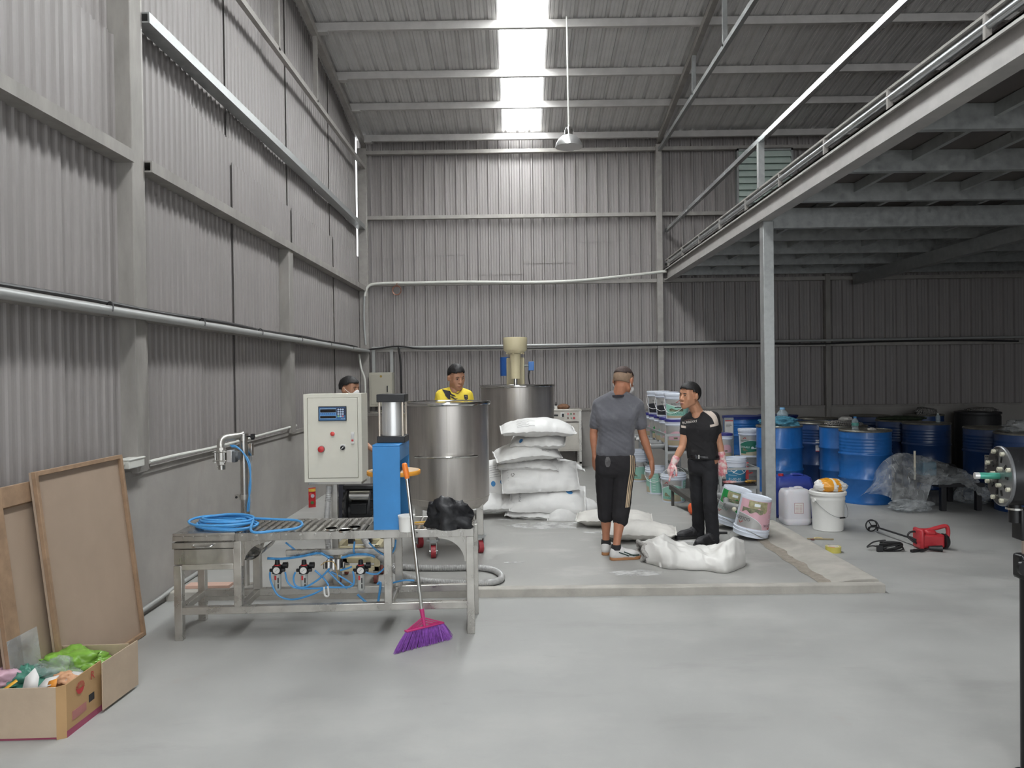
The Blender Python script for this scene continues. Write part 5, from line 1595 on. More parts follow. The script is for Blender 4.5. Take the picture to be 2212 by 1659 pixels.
# ================================================================ sacks
sack_m = mat('white_woven_sack', '#dcdbd9', 0.5, var=0.04, scale=6, bump=0.25, bscale=14)
sack_dusty = mat('dusty_white_sack', '#cfccc6', 0.6, var=0.06, scale=6, bump=0.3, bscale=14)
print_grey = mat('sack_print_grey', '#7e7c7b', 0.6)
print_blue = mat('sack_print_blue', '#3f7fb4', 0.6)
def sack(label, c, L, W, T, rot=(0, 0, 0), seed=0, bend=0.0, sag=0.0, prints=(), m=None, ears=True, twist=0.0, group='stacked white sacks'):
    """filled sack: x along its length, z through its thickness; bend droops the two ends, sag hollows the underside"""
    t = thing('filled_sack', label, 'sack', c, 0, group)
    t.rotation_euler = rot
    off = V((seed * 5.1, seed * 2.3, seed * 1.7))
    def surf(u, v, top=1, lift=0.0):
        au, av = abs(u), abs(v)
        th = (max(0.0, 1 - au ** 2.6) ** 0.55) * (max(0.0, 1 - av ** 2.4) ** 0.6)
        pinch = 1 - 0.10 * au ** 4
        x = u * L / 2 * (1 - 0.06 * av ** 2 * (1 - au))
        y = v * W / 2 * pinch * (1 - 0.05 * (1 - av) * au)
        q = V((x * 3.2, y * 3.2, top * 0.7)) + off
        z = top * th * T / 2 * (1 + 0.35 * noise.noise(q))
        # wrinkles, strongest towards the seams
        wr = noise.noise(V((x * 8, y * 26, seed))) * 0.020 * au ** 1.3 + noise.noise(V((x * 26, y * 8, seed + 4))) * 0.017 * av ** 1.5 + noise.noise(q * 4) * 0.008
        z += wr * (1 if th > 0.02 else 0.7) * min(1, T / 0.12)
        if au > 0.93:
            z += 0.010 * noise.noise(V((y * 14, u * 3, seed * 2)))
        z -= bend * u * u * 0.5
        z += sag * (1 - u * u) * (1 - v * v) * -0.5
        z += twist * u * v
        y += 0.012 * noise.noise(V((x * 6, seed, 1.5)))
        return V((x, y, z + top * lift))
    b = MB()
    nu, nv = 34, 22
    b.grid(lambda i, j: surf(2 * i - 1, 2 * j - 1, 1), nu, nv)
    b.grid(lambda i, j: surf(1 - 2 * i, 2 * j - 1, -1), nu, nv)
    b.build('sack_body', m or sack_m, t, weld=True, angle=3.0)
    if ears:
        e = MB()
        for su in (-1, 1):
            e.grid(lambda i, j, su=su: surf(su * 0.995, 2 * i - 1, 1) * 1.0 + V((su * 0.013 * j, 0, 0.006 * math.sin(i * 23 + seed) * j)), 16, 1)
        e.build('sewn_edge', m or sack_m, t, solid=0.003)
    for kind, u, v, w, h, s in prints:
        d = MB()
        top = 1 if s != -1 else -1
        if kind == 'lines':
            n = 6
            for k in range(n):
                vv = v + h * (k / (n - 1) - 0.5)
                ww = w * (0.7 + 0.3 * math.sin(k * 2.3 + seed))
                d.grid(lambda i, j: surf(u - w / 2 + ww * i, vv + 0.016 * j, top, 0.003), 10, 1)
            d.build('print', print_grey, t)
        elif kind == 'disc':
            d.add([surf(u, v, top, 0.003)] + [surf(u + w * math.cos(a * math.pi / 10), v + h * math.sin(a * math.pi / 10), top, 0.003) for a in range(20)], [(0, 1 + a, 1 + (a + 1) % 20) for a in range(20)])
            d.build('round_logo', print_blue, t)
        elif kind == 'ring':
            d.add([surf(u + w * r_ * math.cos(a * math.pi / 8), v + h * r_ * math.sin(a * math.pi / 8), top, 0.003) for r_ in (0.6, 1.0) for a in range(16)], [(a, (a + 1) % 16, 16 + (a + 1) % 16, 16 + a) for a in range(16) if a % 5 != 4])
            d.build('recycling_mark', print_grey, t)
        else:
            vs, fs = text_flat(kind, 1.0)
            mx = max(abs(q.x) for q in vs)
            out = []
            for q in vs:
                a_, b_ = q.x / mx * w, q.y / mx * w * (L / W)
                if h:
                    a_, b_ = -b_ * (W / L) * 1.0, a_ * (L / W)
                out.append(surf(u + a_, v + b_, top, 0.003))
            d.add(out, fs)
            d.build('lettering', print_grey, t, smooth=False)
    return t
R_ = math.radians
def sp(px, py, Y):
    return PY(px, py, Y)
SK = 8.35
sack('top sack of the tall pile, white with faint grey print', sp(1161, 923, SK), 0.80, 0.46, 0.185, (R_(8), R_(1), R_(4)), 1, 0.06, prints=(('lines', -0.35, -0.55, 0.5, 0.5, 1),))
sack('second sack from the top with a blue round logo under its edge', sp(1163, 950, SK + 0.05), 0.58, 0.46, 0.16, (R_(12), 0, R_(-6)), 2, 0.03, prints=(('disc', -0.62, -0.72, 0.07, 0.14, 1),))
sack('third sack from the top, jutting out to the left', sp(1138, 973, SK), 0.70, 0.46, 0.18, (R_(10), R_(-3), R_(8)), 3, 0.10, prints=(('lines', 0.55, -0.7, 0.3, 0.25, 1),))
sack('fourth sack from the top, squeezed flat in the pile', sp(1141, 997, SK + 0.06), 0.66, 0.46, 0.16, (R_(10), R_(2), R_(-4)), 4, 0.05)
sack('small sack end poking out at the right behind the pile', sp(1215, 1002, SK + 0.35), 0.42, 0.40, 0.12, (R_(5), R_(10), R_(20)), 5, 0.03)
sack('broad clean sack leaning out of the middle of the pile, recycling marks on its end', sp(1166, 1029, SK - 0.12), 0.82, 0.40, 0.15, (R_(48), R_(-2), R_(3)), 6, 0.05, prints=(('ring', -0.72, 0.45, 0.05, 0.10, 1), ('ring', -0.72, 0.0, 0.05, 0.10, 1), ('lines', -0.84, 0.15, 0.03, 0.9, 1)))
sack('sack below the clean one with blue logos and printed lines', sp(1183, 1074, SK - 0.16), 0.80, 0.42, 0.18, (R_(42), R_(2), R_(-3)), 7, 0.05, prints=(('disc', -0.45, 0.16, 0.05, 0.09, 1), ('disc', 0.58, 0.15, 0.09, 0.16, 1), ('lines', 0.1, 0.12, 0.22, 0.35, 1), ('POWDER', -0.74, -0.1, 0.2, 1, 1)))
sack('sack standing half upright at the left of the pile with blue logos', sp(1074, 1030, SK + 0.15), 0.60, 0.44, 0.20, (R_(62), R_(-8), R_(-6)), 8, 0.08, prints=(('lines', 0.15, 0.15, 0.75, 0.6, 1), ('disc', -0.12, -0.48, 0.085, 0.13, 1), ('disc', 0.22, -0.46, 0.07, 0.12, 1), ('Made in Vietnam', 0.62, -0.62, 0.28, 0, 1)))
sack('flattened sack at the bottom left, half behind the front tank', sp(1068, 1084, SK + 0.0), 0.52, 0.44, 0.17, (R_(12), 0, R_(10)), 9, 0.02)
sack('short sack end at the bottom between the left and front sacks', sp(1108, 1086, SK - 0.05), 0.34, 0.40, 0.16, (R_(10), R_(3), R_(-12)), 10, 0.02)
sack('bottom sack lying flat at the front of the pile', sp(1168, 1103, SK - 0.1), 0.72, 0.44, 0.15, (R_(10), R_(2), R_(-8)), 11, 0.02, prints=(('lines', 0.0, -0.45, 0.3, 0.15, 1),))
sack('smooth sack slumped down the front right of the pile', sp(1224, 1096, SK - 0.22), 0.40, 0.42, 0.15, (R_(50), R_(6), R_(4)), 12, 0.04)
sack('sack spreading out at the right foot of the pile', sp(1250, 1095, SK + 0.0), 0.44, 0.42, 0.14, (R_(25), R_(22), R_(-10)), 13, 0.04)
sack('sack at the core of the pile, mostly covered', sp(1160, 1060, SK + 0.25), 0.75, 0.5, 0.45, (0, 0, 0), 14, 0.0)
# sacks lying on the platform behind and beside the man in shorts
c = G(1330, 1128, ZS + 0.05)
sack('dusty sack lying flat behind the legs of the man in shorts', (c.x, c.y + 0.12, ZS + 0.075), 0.75, 0.46, 0.15, (0, 0, R_(-8)), 15, 0.0, m=sack_dusty, group='sacks lying on the platform')
c = G(1375, 1158, ZS + 0.05)
sack('dusty sack lying right of the shins of the man in shorts, faint print on top', (c.x + 0.04, c.y + 0.10, ZS + 0.08), 0.66, 0.44, 0.16, (0, 0, R_(-10)), 16, 0.0, m=sack_dusty, prints=(('lines', 0.05, 0.3, 0.6, 0.25, 1),), group='sacks lying on the platform')
# the emptied, crumpled sack in front
es = thing('empty_sack', 'large crumpled empty white sack lying open on the platform in front', 'sack', tuple(G(1490, 1215, ZS)), 0)
c0 = V(es.location)
spine = [G(1386, 1205, ZS), G(1415, 1212, ZS), G(1450, 1214, ZS), G(1490, 1218, ZS), G(1530, 1222, ZS), G(1565, 1222, ZS), G(1600, 1216, ZS)]
spine = [p - c0 for p in spine]
def lerp_list(xs, i):
    f_ = i * (len(xs) - 1)
    a_ = int(min(len(xs) - 2, f_))
    return xs[a_] + (xs[a_ + 1] - xs[a_]) * (f_ - a_)
def bagfn(i, j):
    p = lerp_list(spine, i)
    h = lerp_list([0.10, 0.17, 0.175, 0.115, 0.085, 0.10, 0.15, 0.185, 0.15], i)
    wd = lerp_list([0.20, 0.23, 0.24, 0.23, 0.22, 0.23, 0.22, 0.19, 0.10], i)
    an = j * 2 * math.pi
    x, y = math.cos(an), math.sin(an)
    top = max(0.0, y)
    z = h * (abs(y) ** 0.75 if y > 0 else 0.0)
    q = V((i * 3.4, x * 1.1 + 5, y * 1.1))
    ridge = 0.5 - abs(noise.noise(q * 1.1))
    ridge2 = 0.5 - abs(noise.noise(V((i * 9 + x * 2.5, x * 2.0 - i * 4, 3.0))))
    nn = noise.noise(q) * 0.05 + ridge * 0.05 + ridge2 * 0.034 + noise.noise(q * 5) * 0.004
    k_ = top ** 0.6
    return V((p.x + nn * 0.3, p.y + x * wd * (1 + 0.25 * noise.noise(V((i * 6, x, 9)))), 0.004 + max(0.0, z + nn * k_)))
MB().grid(bagfn, 90, 56).build('sack_skin', mat('empty_sack_white', '#d4d2ce', 0.5, var=0.04, scale=5, bump=0.25, bscale=12), es, weld=True, angle=3.0)
g = MB()
p0 = spine[0]
g.tube([(p0.x + 0.0 + 0.02 * math.sin(a * 1.7), p0.y + 0.20 * math.cos(a / 16 * 2 * math.pi), 0.065 + 0.055 * math.sin(a / 16 * 2 * math.pi) + 0.01 * math.sin(a * 2.9)) for a in range(16)], 0.018, 8, closed=True)
g.build('rolled_mouth', mat('sack_inside_grey', '#a3a09c', 0.8, var=0.2, scale=40, bump=0.5, bscale=60), es)
# spilled powder
pw = MB()
random.seed(31)
for (px, py, rx, ry) in ((1190, 1135, 0.55, 0.24), (1120, 1122, 0.3, 0.07), (1375, 1238, 0.26, 0.12), (1480, 1178, 0.36, 0.26), (1520, 1158, 0.2, 0.06), (1290, 1150, 0.2, 0.05), (1110, 1215, 0.12, 0.03)):
    c = G(px, py, ZS)
    n = 30
    pts = []
    for k in range(n):
        a = 2 * math.pi * k / n
        s = 0.75 + 0.5 * noise.noise(V((math.cos(a) * 2.2, math.sin(a) * 2.2, px)))
        pts.append((c.x + rx * s * math.cos(a), c.y + ry * s * math.sin(a), ZS + 0.0015))
    o_ = len(pw.v)
    pw.add([(c.x, c.y, ZS + 0.006)] + pts, [(0, 1 + k, 1 + (k + 1) % n) for k in range(n)])
pm = bpy.data.materials.new('white_powder')
pm.use_nodes = True
_nt = pm.node_tree
_b = _nt.nodes['Principled BSDF']
_b.inputs['Base Color'].default_value = (0.80, 0.80, 0.79, 1)
_b.inputs['Roughness'].default_value = 0.95
_tc = _nt.nodes.new('ShaderNodeTexCoord')
_n = _nt.nodes.new('ShaderNodeTexNoise')
_n.inputs['Scale'].default_value = 9
_n.inputs['Detail'].default_value = 8
_nt.links.new(_tc.outputs['Object'], _n.inputs['Vector'])
_m = _nt.nodes.new('ShaderNodeMapRange')
_m.inputs['From Min'].default_value = 0.36
_m.inputs['From Max'].default_value = 0.58
_m.inputs['To Max'].default_value = 0.6
_nt.links.new(_n.outputs['Fac'], _m.inputs['Value'])
_nt.links.new(_m.outputs['Result'], _b.inputs['Alpha'])
o = pw.build('spilled_powder', pm)
tag(o, 'white powder dusted over the platform around the sacks', 'powder', kind='stuff')

# ================================================================ jerrycans and bucket on the right
def rounded_block(w, d, h, r, n=6):
    """profile stack of rounded rectangles"""
    def rr(w_, d_, r_):
        out = []
        for cx_, cy_, a0 in ((w_ / 2 - r_, d_ / 2 - r_, 0), (-w_ / 2 + r_, d_ / 2 - r_, 1), (-w_ / 2 + r_, -d_ / 2 + r_, 2), (w_ / 2 - r_, -d_ / 2 + r_, 3)):
            for k in range(n + 1):
                a = (a0 + k / n) * math.pi / 2
                out.append((cx_ + r_ * math.cos(a), cy_ + r_ * math.sin(a)))
        return out
    return rr
def jerrycan(loc, w, d, h, m, label, cap_m, rz=0.0, cap_x=-0.3, shoulder=0.82):
    t = thing('jerrycan', label, 'jerrycan', loc, rz)
    rr = rounded_block(w, d, h, 0.05)
    b = MB()
    lv = [(0.90, 0.0), (0.97, 0.012), (1.0, 0.035), (1.0, h * 0.14), (0.985, h * 0.16), (0.985, h * 0.19), (1.0, h * 0.21), (1.0, h * shoulder), (0.97, h * (shoulder + 0.06)), (0.88, h * 0.955), (0.80, h * 0.97)]
    rings = []
    for s, z in lv:
        rings.append([(x * s, y * s, z) for x, y in rr(w, d, min(0.05, d * 0.3))])
    n = len(rings[0])
    b.add([p for r_ in rings for p in r_], [(j * n + i, j * n + (i + 1) % n, (j + 1) * n + (i + 1) % n, (j + 1) * n + i) for j in range(len(rings) - 1) for i in range(n)] + [tuple(range(n - 1, -1, -1)), tuple(range((len(rings) - 1) * n, len(rings) * n))])
    b.build('body', m, t, angle=0.9)
    MB().tube(smoothpath([(-w * 0.02, 0, h * 0.95), (w * 0.02, 0, h * 1.0), (w * 0.22, 0, h * 1.0), (w * 0.30, 0, h * 0.95)], 5), 0.016, 10).build('carry_handle', m, t)
    MB().cyl((w * cap_x, -d * 0.05, h * 0.95), (w * cap_x, -d * 0.05, h * 1.02), 0.028, n=18).build('screw_cap', cap_m, t)
    return t
jw = G(1727, 1136, 0)
white_can = mat('translucent_white_can', '#dcdadf', 0.4, var=0.03, scale=3, sss=0.2)
j1 = jerrycan((jw.x, jw.y + 0.13, 0), 0.285, 0.23, 0.375, white_can, 'white plastic jerrycan with a small paper label beside the kerb', white_can, 0.03, -0.12)
MB().box(-0.05, 0.045, -0.118, -0.1155, 0.125, 0.235).build('paper_label', paper, j1)
fr = MB()
for x0_, x1_, z0_, z1_ in ((-0.05, 0.045, 0.231, 0.235), (-0.05, 0.045, 0.125, 0.129), (-0.05, -0.047, 0.125, 0.235), (0.042, 0.045, 0.125, 0.235)):
    fr.box(x0_, x1_, -0.119, -0.118, z0_, z1_)
for k in range(6):
    fr.box(-0.04, -0.005, -0.119, -0.118, 0.14 + k * 0.013, 0.143 + k * 0.013).box(0.003, 0.03, -0.119, -0.118, 0.14 + k * 0.013, 0.143 + k * 0.013)
fr.build('label_print', mat('label_red_print', '#a8686a', 0.6), j1)
jerrycan((3.02, 8.38, 0), 0.42, 0.30, 0.46, mat('dark_blue_can', '#2b3f93', 0.4), 'dark blue jerrycan with a red cap behind the white one', red_pl, -0.1, -0.28, 0.74)
bw = G(1802, 1150, 0)
t = thing('lidded_bucket', 'plain white lidded bucket with a wire handle right of the white jerrycan', 'bucket', (bw.x, bw.y + 0.15, 0))
MB().lathe([(0, 0), (0.138, 0), (0.145, 0.006), (0.158, 0.30), (0.163, 0.31), (0.163, 0.335), (0.160, 0.34), (0.162, 0.37), (0, 0.37)], 40).build('pail', white_pl, t)
MB().lathe([(0.16, 0.355), (0.176, 0.357), (0.178, 0.385), (0.170, 0.395), (0.155, 0.395), (0.150, 0.385), (0, 0.385)], 40).build('lid', white_pl, t)
MB().tube(smoothpath([(-0.155, -0.06, 0.31), (-0.12, -0.13, 0.25), (-0.04, -0.175, 0.18), (0.06, -0.178, 0.145), (0.13, -0.15, 0.155), (0.175, -0.05, 0.22), (0.165, 0.02, 0.31)], 5), 0.0025, 6).build('bail_handle', galv, t)
MB().cyl((0.045, -0.181, 0.148), (0.10, -0.166, 0.148), 0.008, n=8).build('grip', black_pl, t)
MB().cyl((-0.152, -0.055, 0.305), (-0.168, -0.062, 0.305), 0.018, n=12).build('handle_boss', white_pl, t)
o = crumple(MB(), (0, 0, 0.055), (0.155, 0.10, 0.068), 5, 0.22, 40, 24, 1.4, -0.053, 0.9)
tg = thing('plastic_bag', 'white plastic bag with orange patches resting on the white bucket lid', 'bag', (bw.x + 0.02, bw.y + 0.15, 0.386))
o.build('bag_body', mat('white_bag', '#e3e1de', 0.4, bump=0.5, bscale=25), tg)
def shell_patch(src, sel, lift):
    """raised copy of the faces of a lump whose centre passes sel"""
    b = MB()
    idx = {}
    cen = V((0, 0, 0.055))
    for f in src.f:
        c_ = sum((V(src.v[i]) for i in f), V()) / len(f)
        if sel(c_):
            ff = []
            for i in f:
                if i not in idx:
                    idx[i] = len(b.v)
                    p_ = V(src.v[i])
                    b.v.append(tuple(cen + (p_ - cen) * (1 + lift)))
                ff.append(idx[i])
            b.f.append(tuple(ff))
    return b
shell_patch(o, lambda c_: -0.085 < c_.x + 0.1 * c_.z < 0.01 and c_.z > 0.0, 0.012).build('orange_patch', mat('bag_orange', '#e09a2c', 0.4), tg)
shell_patch(o, lambda c_: 0.06 < c_.x + 0.3 * c_.z < 0.10 and c_.z > 0.0, 0.012).build('orange_patch', mat('bag_orange', '#e09a2c', 0.4), tg)

# ================================================================ machine on a small table under plastic film
tl, trr = G(2035, 1104, 0), G(2112, 1101, 0)
tw = trr.x - tl.x
tb = thing('low_table', 'low square black table under the plastic covered machine', 'table', (tl.x, tl.y, 0), 0.0)
bt = mat('black_table', '#232225', 0.4)
for x, y in ((0.02, 0.02), (tw - 0.02, 0.02), (0.02 - 0.02, 0.62), (tw + 0.02 - 0.02, 0.62)):
    MB().box(x - 0.028, x + 0.028, y - 0.028, y + 0.028, 0, 0.29).build('leg', bt, tb, bevel=0.003)
MB().box(-0.05, tw + 0.03, -0.03, 0.67, 0.27, 0.315).build('table_top', bt, tb, bevel=0.004)
mc = thing('covered_machine', 'small bench machine with an upright rod under clear plastic film', 'machine', (tl.x - 0.10, tl.y + 0.30, 0.315))
MB().box(-0.02, 0.42, -0.2, 0.22, 0.0, 0.05).build('base', bt, mc, bevel=0.01)
MB().box(0.0, 0.16, -0.1, 0.15, 0.05, 0.22).build('gear_case', mat('teal_casing', '#3c6f86', 0.5), mc, bevel=0.02)
MB().cyl((0.16, 0.0, 0.14), (0.40, 0.0, 0.10), 0.075, n=20).build('motor', black_pl, mc)
zr0, zr1 = PY(1976, 1030, tl.y + 0.1).z - 0.315, PY(1976, 974, tl.y + 0.1).z - 0.315
xr_ = PY(1976, 1000, tl.y + 0.1).x - (tl.x - 0.10)
MB().cyl((xr_, -0.2, -0.0), (xr_, -0.2, zr1), 0.013, n=12).build('upright_rod', mat('cream_rod', '#cfc8b6', 0.4, 0.3), mc)
MB().box(xr_ - 0.03, 0.1, -0.215, -0.19, 0.0, 0.03).build('rod_foot', bt, mc)
MB().tube(smoothpath([V(PY(x, y, tl.y + 0.1)) - V(mc.location) for x, y in ((1932, 1022), (1934, 1045), (1945, 1065), (1962, 1076), (1978, 1072), (1990, 1045))], 5), 0.007, 8).build('power_cable', cable_black, mc)
# film draped over it: a sheet falling from a ridge
fs_ = thing('plastic_film', 'crumpled clear plastic film draped over the small machine and trailing to the floor', 'film', (tl.x, tl.y, 0))
prof_top = [(1868, 1065), (1892, 1035), (1903, 1002), (1925, 984), (1945, 978), (1975, 982), (2010, 990), (2045, 1002), (2080, 1014), (2100, 1032), (2118, 1050), (2132, 1075)]
prof_bot = [(1872, 1068), (1905, 1068), (1925, 1080), (1950, 1092), (1975, 1095), (1998, 1090), (2010, 1050), (2040, 1048), (2075, 1046), (2100, 1062), (2115, 1072), (2128, 1080)]
tp = smoothpath([PY(x, y, tl.y + 0.28) for x, y in prof_top], 5)
bt_ = smoothpath([PY(x, max(y, 0), tl.y - 0.06) for x, y in prof_bot], 5)
bk_ = smoothpath([PY(x, y, tl.y + 0.28) + V((0, 0.35, -0.16 - 0.1 * math.sin(i))) for i, (x, y) in enumerate(prof_top)], 5)
nn = len(tp)
def filmfn(i, j):
    k = min(nn - 1, int(round(i * (nn - 1))))
    if j < 0.7:
        s = j / 0.7
        p = bt_[k].lerp(tp[k], s) + V((0, -0.10 * math.sin(s * math.pi), 0.03 * math.sin(s * math.pi)))
    else:
        p = tp[k].lerp(bk_[k], (j - 0.7) / 0.3)
    q = V((i * 14, j * 6, 0.3))
    d = noise.noise(q) * 0.035 + (0.5 - abs(noise.noise(q * 2.0))) * 0.035 + noise.noise(q * 5) * 0.006
    p = p + V((d * 0.35, -abs(d) * 0.9, d * 0.45))
    p.z = max(0.012, p.z)
    return p - V(fs_.location)
MB().grid(filmfn, 90, 42).build('film_sheet', clear_film, fs_, angle=0.9)
c = PY(1975, 1085, tl.y - 0.02)
crumple(MB(), (c.x - tl.x - 0.03, 0.02, 0.06), (0.20, 0.12, 0.065), 23, 0.45, 40, 20, 2.0, -0.055, 1.0).build('bunched_film', clear_film, fs_)
c = PY(2105, 1068, tl.y + 0.4)
crumple(MB(), (c.x - tl.x, 0.42, 0.12), (0.18, 0.14, 0.11), 29, 0.45, 36, 20, 2.0, -0.115, 1.0).build('bunched_film', clear_film, fs_)

# ================================================================ hand mixer, cable, tape, knife
mxr = thing('hand_mixer', 'red electric paint mixer with a black paddle rod lying on the floor', 'mixer', tuple(G(2010, 1185, 0)), 0)
L0 = V(mxr.location)
mred = mat('mixer_red', '#b3333a', 0.38)
def mp_(px, py, z):
    return G(px, py, z) - L0
# body: hulled block
A = mp_(1990, 1172, 0.0); B_ = mp_(2040, 1172, 0.0)
bx = MB()
bx.box(-0.11, 0.10, -0.06, 0.06, 0.015, 0.135)
bx.box(-0.125, -0.085, -0.075, 0.075, 0.005, 0.185)
bx.build('housing', mred, mxr, bevel=0.018)
hd = MB().tube(smoothpath([(-0.10, 0, 0.165), (-0.02, 0, 0.165), (0.06, 0, 0.185), (0.135, 0, 0.20), (0.155, 0, 0.17), (0.155, 0, 0.12), (0.14, 0, 0.08)], 5), 0.018, 10)
hd.build('handle', mred, mxr)
MB().box(-0.08, 0.02, -0.05, 0.05, 0.12, 0.17, Matrix.Rotation(0.1, 4, 'Y')).build('gear_housing', mred, mxr, bevel=0.02)
MB().lathe([(0, 0.045), (0.05, 0.04), (0.065, 0.025), (0.068, 0.0), (0, 0)], 24, M=Matrix.Translation((0.10, -0.02, 0.07)) @ Matrix.Rotation(math.radians(90), 4, 'Y')).build('motor_cap', black_pl, mxr)
MB().tube(smoothpath([(-0.12, 0.02, 0.15), (-0.17, 0.02, 0.145), (-0.19, 0.02, 0.11), (-0.16, 0.0, 0.07), (-0.12, 0.0, 0.05)], 4), 0.009, 8).build('guard', black_pl, mxr)
rod0 = V((-0.11, 0.0, 0.075)); rod1 = mp_(1882, 1135, 0.06)
MB().cyl(rod0, rod1, 0.0085, n=10).build('rod', black_rub, mxr)
MB().cyl(rod0, rod0.lerp(rod1, 0.18), 0.02, 0.014, n=12).build('chuck', black_pl, mxr)
dd = (rod1 - rod0).normalized()
e1 = dd.cross(V((0, 0, 1))).normalized(); e2 = dd.cross(e1)
pd = MB()
pd.tube([rod1 + (e1 * math.cos(a * math.pi / 10) + e2 * math.sin(a * math.pi / 10)) * 0.056 for a in range(20)], 0.006, 6, closed=True)
for k in range(3):
    a0 = k * 2 * math.pi / 3
    pd.tube(smoothpath([rod1 + (e1 * math.cos(a0) + e2 * math.sin(a0)) * 0.055, rod1 - dd * 0.05 + (e1 * math.cos(a0 + 0.9) + e2 * math.sin(a0 + 0.9)) * 0.052, rod1 - dd * 0.12 + (e1 * math.cos(a0 + 1.7) + e2 * math.sin(a0 + 1.7)) * 0.012], 5), 0.006, 6)
    pd.cyl(rod1, rod1 + (e1 * math.cos(a0) + e2 * math.sin(a0)) * 0.056, 0.005, n=6)
pd.build('paddle', black_rub, mxr)
MB().cyl((-0.07, -0.10, 0.03), (0.03, -0.135, 0.03), 0.017, 0.028, n=14).build('side_handle', black_pl, mxr)
MB().tube(smoothpath([(-0.05, -0.09, 0.03), (-0.12, -0.13, 0.012), (-0.17, -0.15, 0.010)], 4), 0.006, 6).build('cord', cable_black, mxr)
p = G(1918, 1190, 0)
cb2 = thing('power_cord', 'bundled black power cord with plug in front of the red mixer', 'cord', (p.x, p.y, 0))
for k in range(7):
    MB().tube([(0.115 * math.cos(a * math.pi / 12) * (1 - 0.04 * k) + 0.02, 0.030 * math.sin(a * math.pi / 12) + 0.008 * math.sin(k * 2), 0.022 + 0.008 * k + 0.02 * math.sin(a * math.pi / 12 + k * 0.6)) for a in range(24)], 0.0075, 6, closed=True).build('cord_loop', cable_black, cb2)
MB().tube(smoothpath([(-0.06, 0.0, 0.03), (-0.13, 0.01, 0.045), (-0.17, 0.03, 0.03), (-0.10, 0.05, 0.07), (0.0, 0.04, 0.085)], 5), 0.0065, 6).build('cord_loop', cable_black, cb2)
MB().box(-0.11, -0.06, -0.04, -0.015, 0.0, 0.055).cyl((-0.06, -0.028, 0.028), (-0.02, -0.01, 0.03), 0.014, 0.008, n=10).build('plug', black_pl, cb2, bevel=0.006)
MB().cyl((0.10, -0.035, 0.012), (0.13, -0.035, 0.012), 0.006, n=8).build('plug_pin', chrome, cb2)
p = G(1984, 1192, 0)
t = thing('cord_plug', 'small black cord connector lying beside the red mixer', 'plug', (p.x, p.y, 0), 0.3)
MB().cyl((-0.05, 0, 0.014), (0.05, 0.0, 0.014), 0.014, 0.011, n=12).build('shell', black_pl, t)
MB().box(-0.08, -0.045, -0.014, 0.014, 0.002, 0.024).build('clip', black_pl, t, bevel=0.003)
p = G(1800, 1192, 0)
t = thing('tape_roll', 'roll of yellow clear packing tape on the floor by the kerb', 'tape', (p.x, p.y, 0))
MB().lathe([(0.045, 0.0), (0.066, 0.0), (0.066, 0.05), (0.045, 0.05), (0.045, 0.0)], 36).build('tape_band', mat('yellow_tape', '#cbbf5e', 0.3, coat=0.5), t)
MB().lathe([(0.041, 0.0), (0.0465, 0.0), (0.0465, 0.0515), (0.041, 0.0515), (0.041, 0.0)], 36).build('core', mat('tape_core', '#e7e1d6', 0.6), t)
MB().lathe([(0.047, 0.0508), (0.060, 0.0508)], 8, a0=3.6, a1=4.6).build('red_print', mat('tape_print', '#d85b45', 0.6), t)
MB().lathe([(0.047, 0.0508), (0.060, 0.0508)], 8, a0=0.6, a1=2.2).build('black_print', ink, t)
p = G(1772, 1166, 0)
t = thing('snap_knife', 'narrow tan knife lying on the floor between bucket and tape', 'knife', (p.x, p.y, 0), -0.15)
MB().box(-0.12, 0.12, -0.007, 0.007, 0.002, 0.014).build('body', mat('tan_stick', '#9a8a6a', 0.6), t, bevel=0.002)
MB().tube(smoothpath([(-0.06, 0.0, 0.014), (-0.02, 0.012, 0.02), (0.02, 0.0, 0.014)], 4), 0.005, 6).build('yellow_clip', mat('pale_yellow', '#cfbe8a', 0.6), t)
MB().box(-0.09, -0.06, -0.04, -0.006, 0.002, 0.010).build('maroon_tab', mat('maroon', '#6b4341', 0.6), t)

# ================================================================ black motor on a stand at the right edge
YFN = 2.95
fn = thing('stand_motor', 'black round motor with bolts and a green shaft on a tubular stand', 'motor', (PY(2203, 1200, YFN).x, YFN, 0))
blk = mat('satin_black_metal', '#1b1b1d', 0.35, 0.2, var=0.1, scale=6)
fc = PY(2158, 1028, YFN)
fr_ = 0.113
ax = V((1, -0.18, 0)).normalized()
def facept(a, r, d):
    e1 = ax.cross(V((0, 0, 1))).normalized()
    return fc + ax * d + e1 * (r * math.cos(a)) + V((0, 0, 1)) * (r * math.sin(a))
MB().cyl(fc + ax * 0.014, fc + ax * 0.30, fr_ * 0.985, n=48).put('motor_body', blk, fn)
MB().cyl(fc, fc + ax * 0.014, fr_, n=48).put('front_plate', blk, fn, bevel=0.002)
MB().lathe([(fr_, 0.0), (fr_ + 0.003, 0.003), (fr_ + 0.003, 0.011), (fr_, 0.014)], 48, M=Matrix.Translation(fc) @ ax.to_track_quat('Z', 'Y').to_matrix().to_4x4()).put('plate_rim', mat('worn_edge', '#77787a', 0.35, 0.6), fn)
bolt_c = mat('pale_bolt', '#d3d0bd', 0.35, 0.5)
for k in range(8):
    a = k * math.pi / 4 + 0.35
    MB().cyl(facept(a, fr_ * 0.86, -0.012), facept(a, fr_ * 0.86, 0.0), 0.0085, n=8).put('bolt', bolt_c, fn)
for k in range(3):
    a = k * 2 * math.pi / 3 + 0.9
    MB().cyl(facept(a, fr_ * 0.33, -0.016), facept(a, fr_ * 0.33, 0.0), 0.008, n=8).put('bolt', bolt_c, fn)
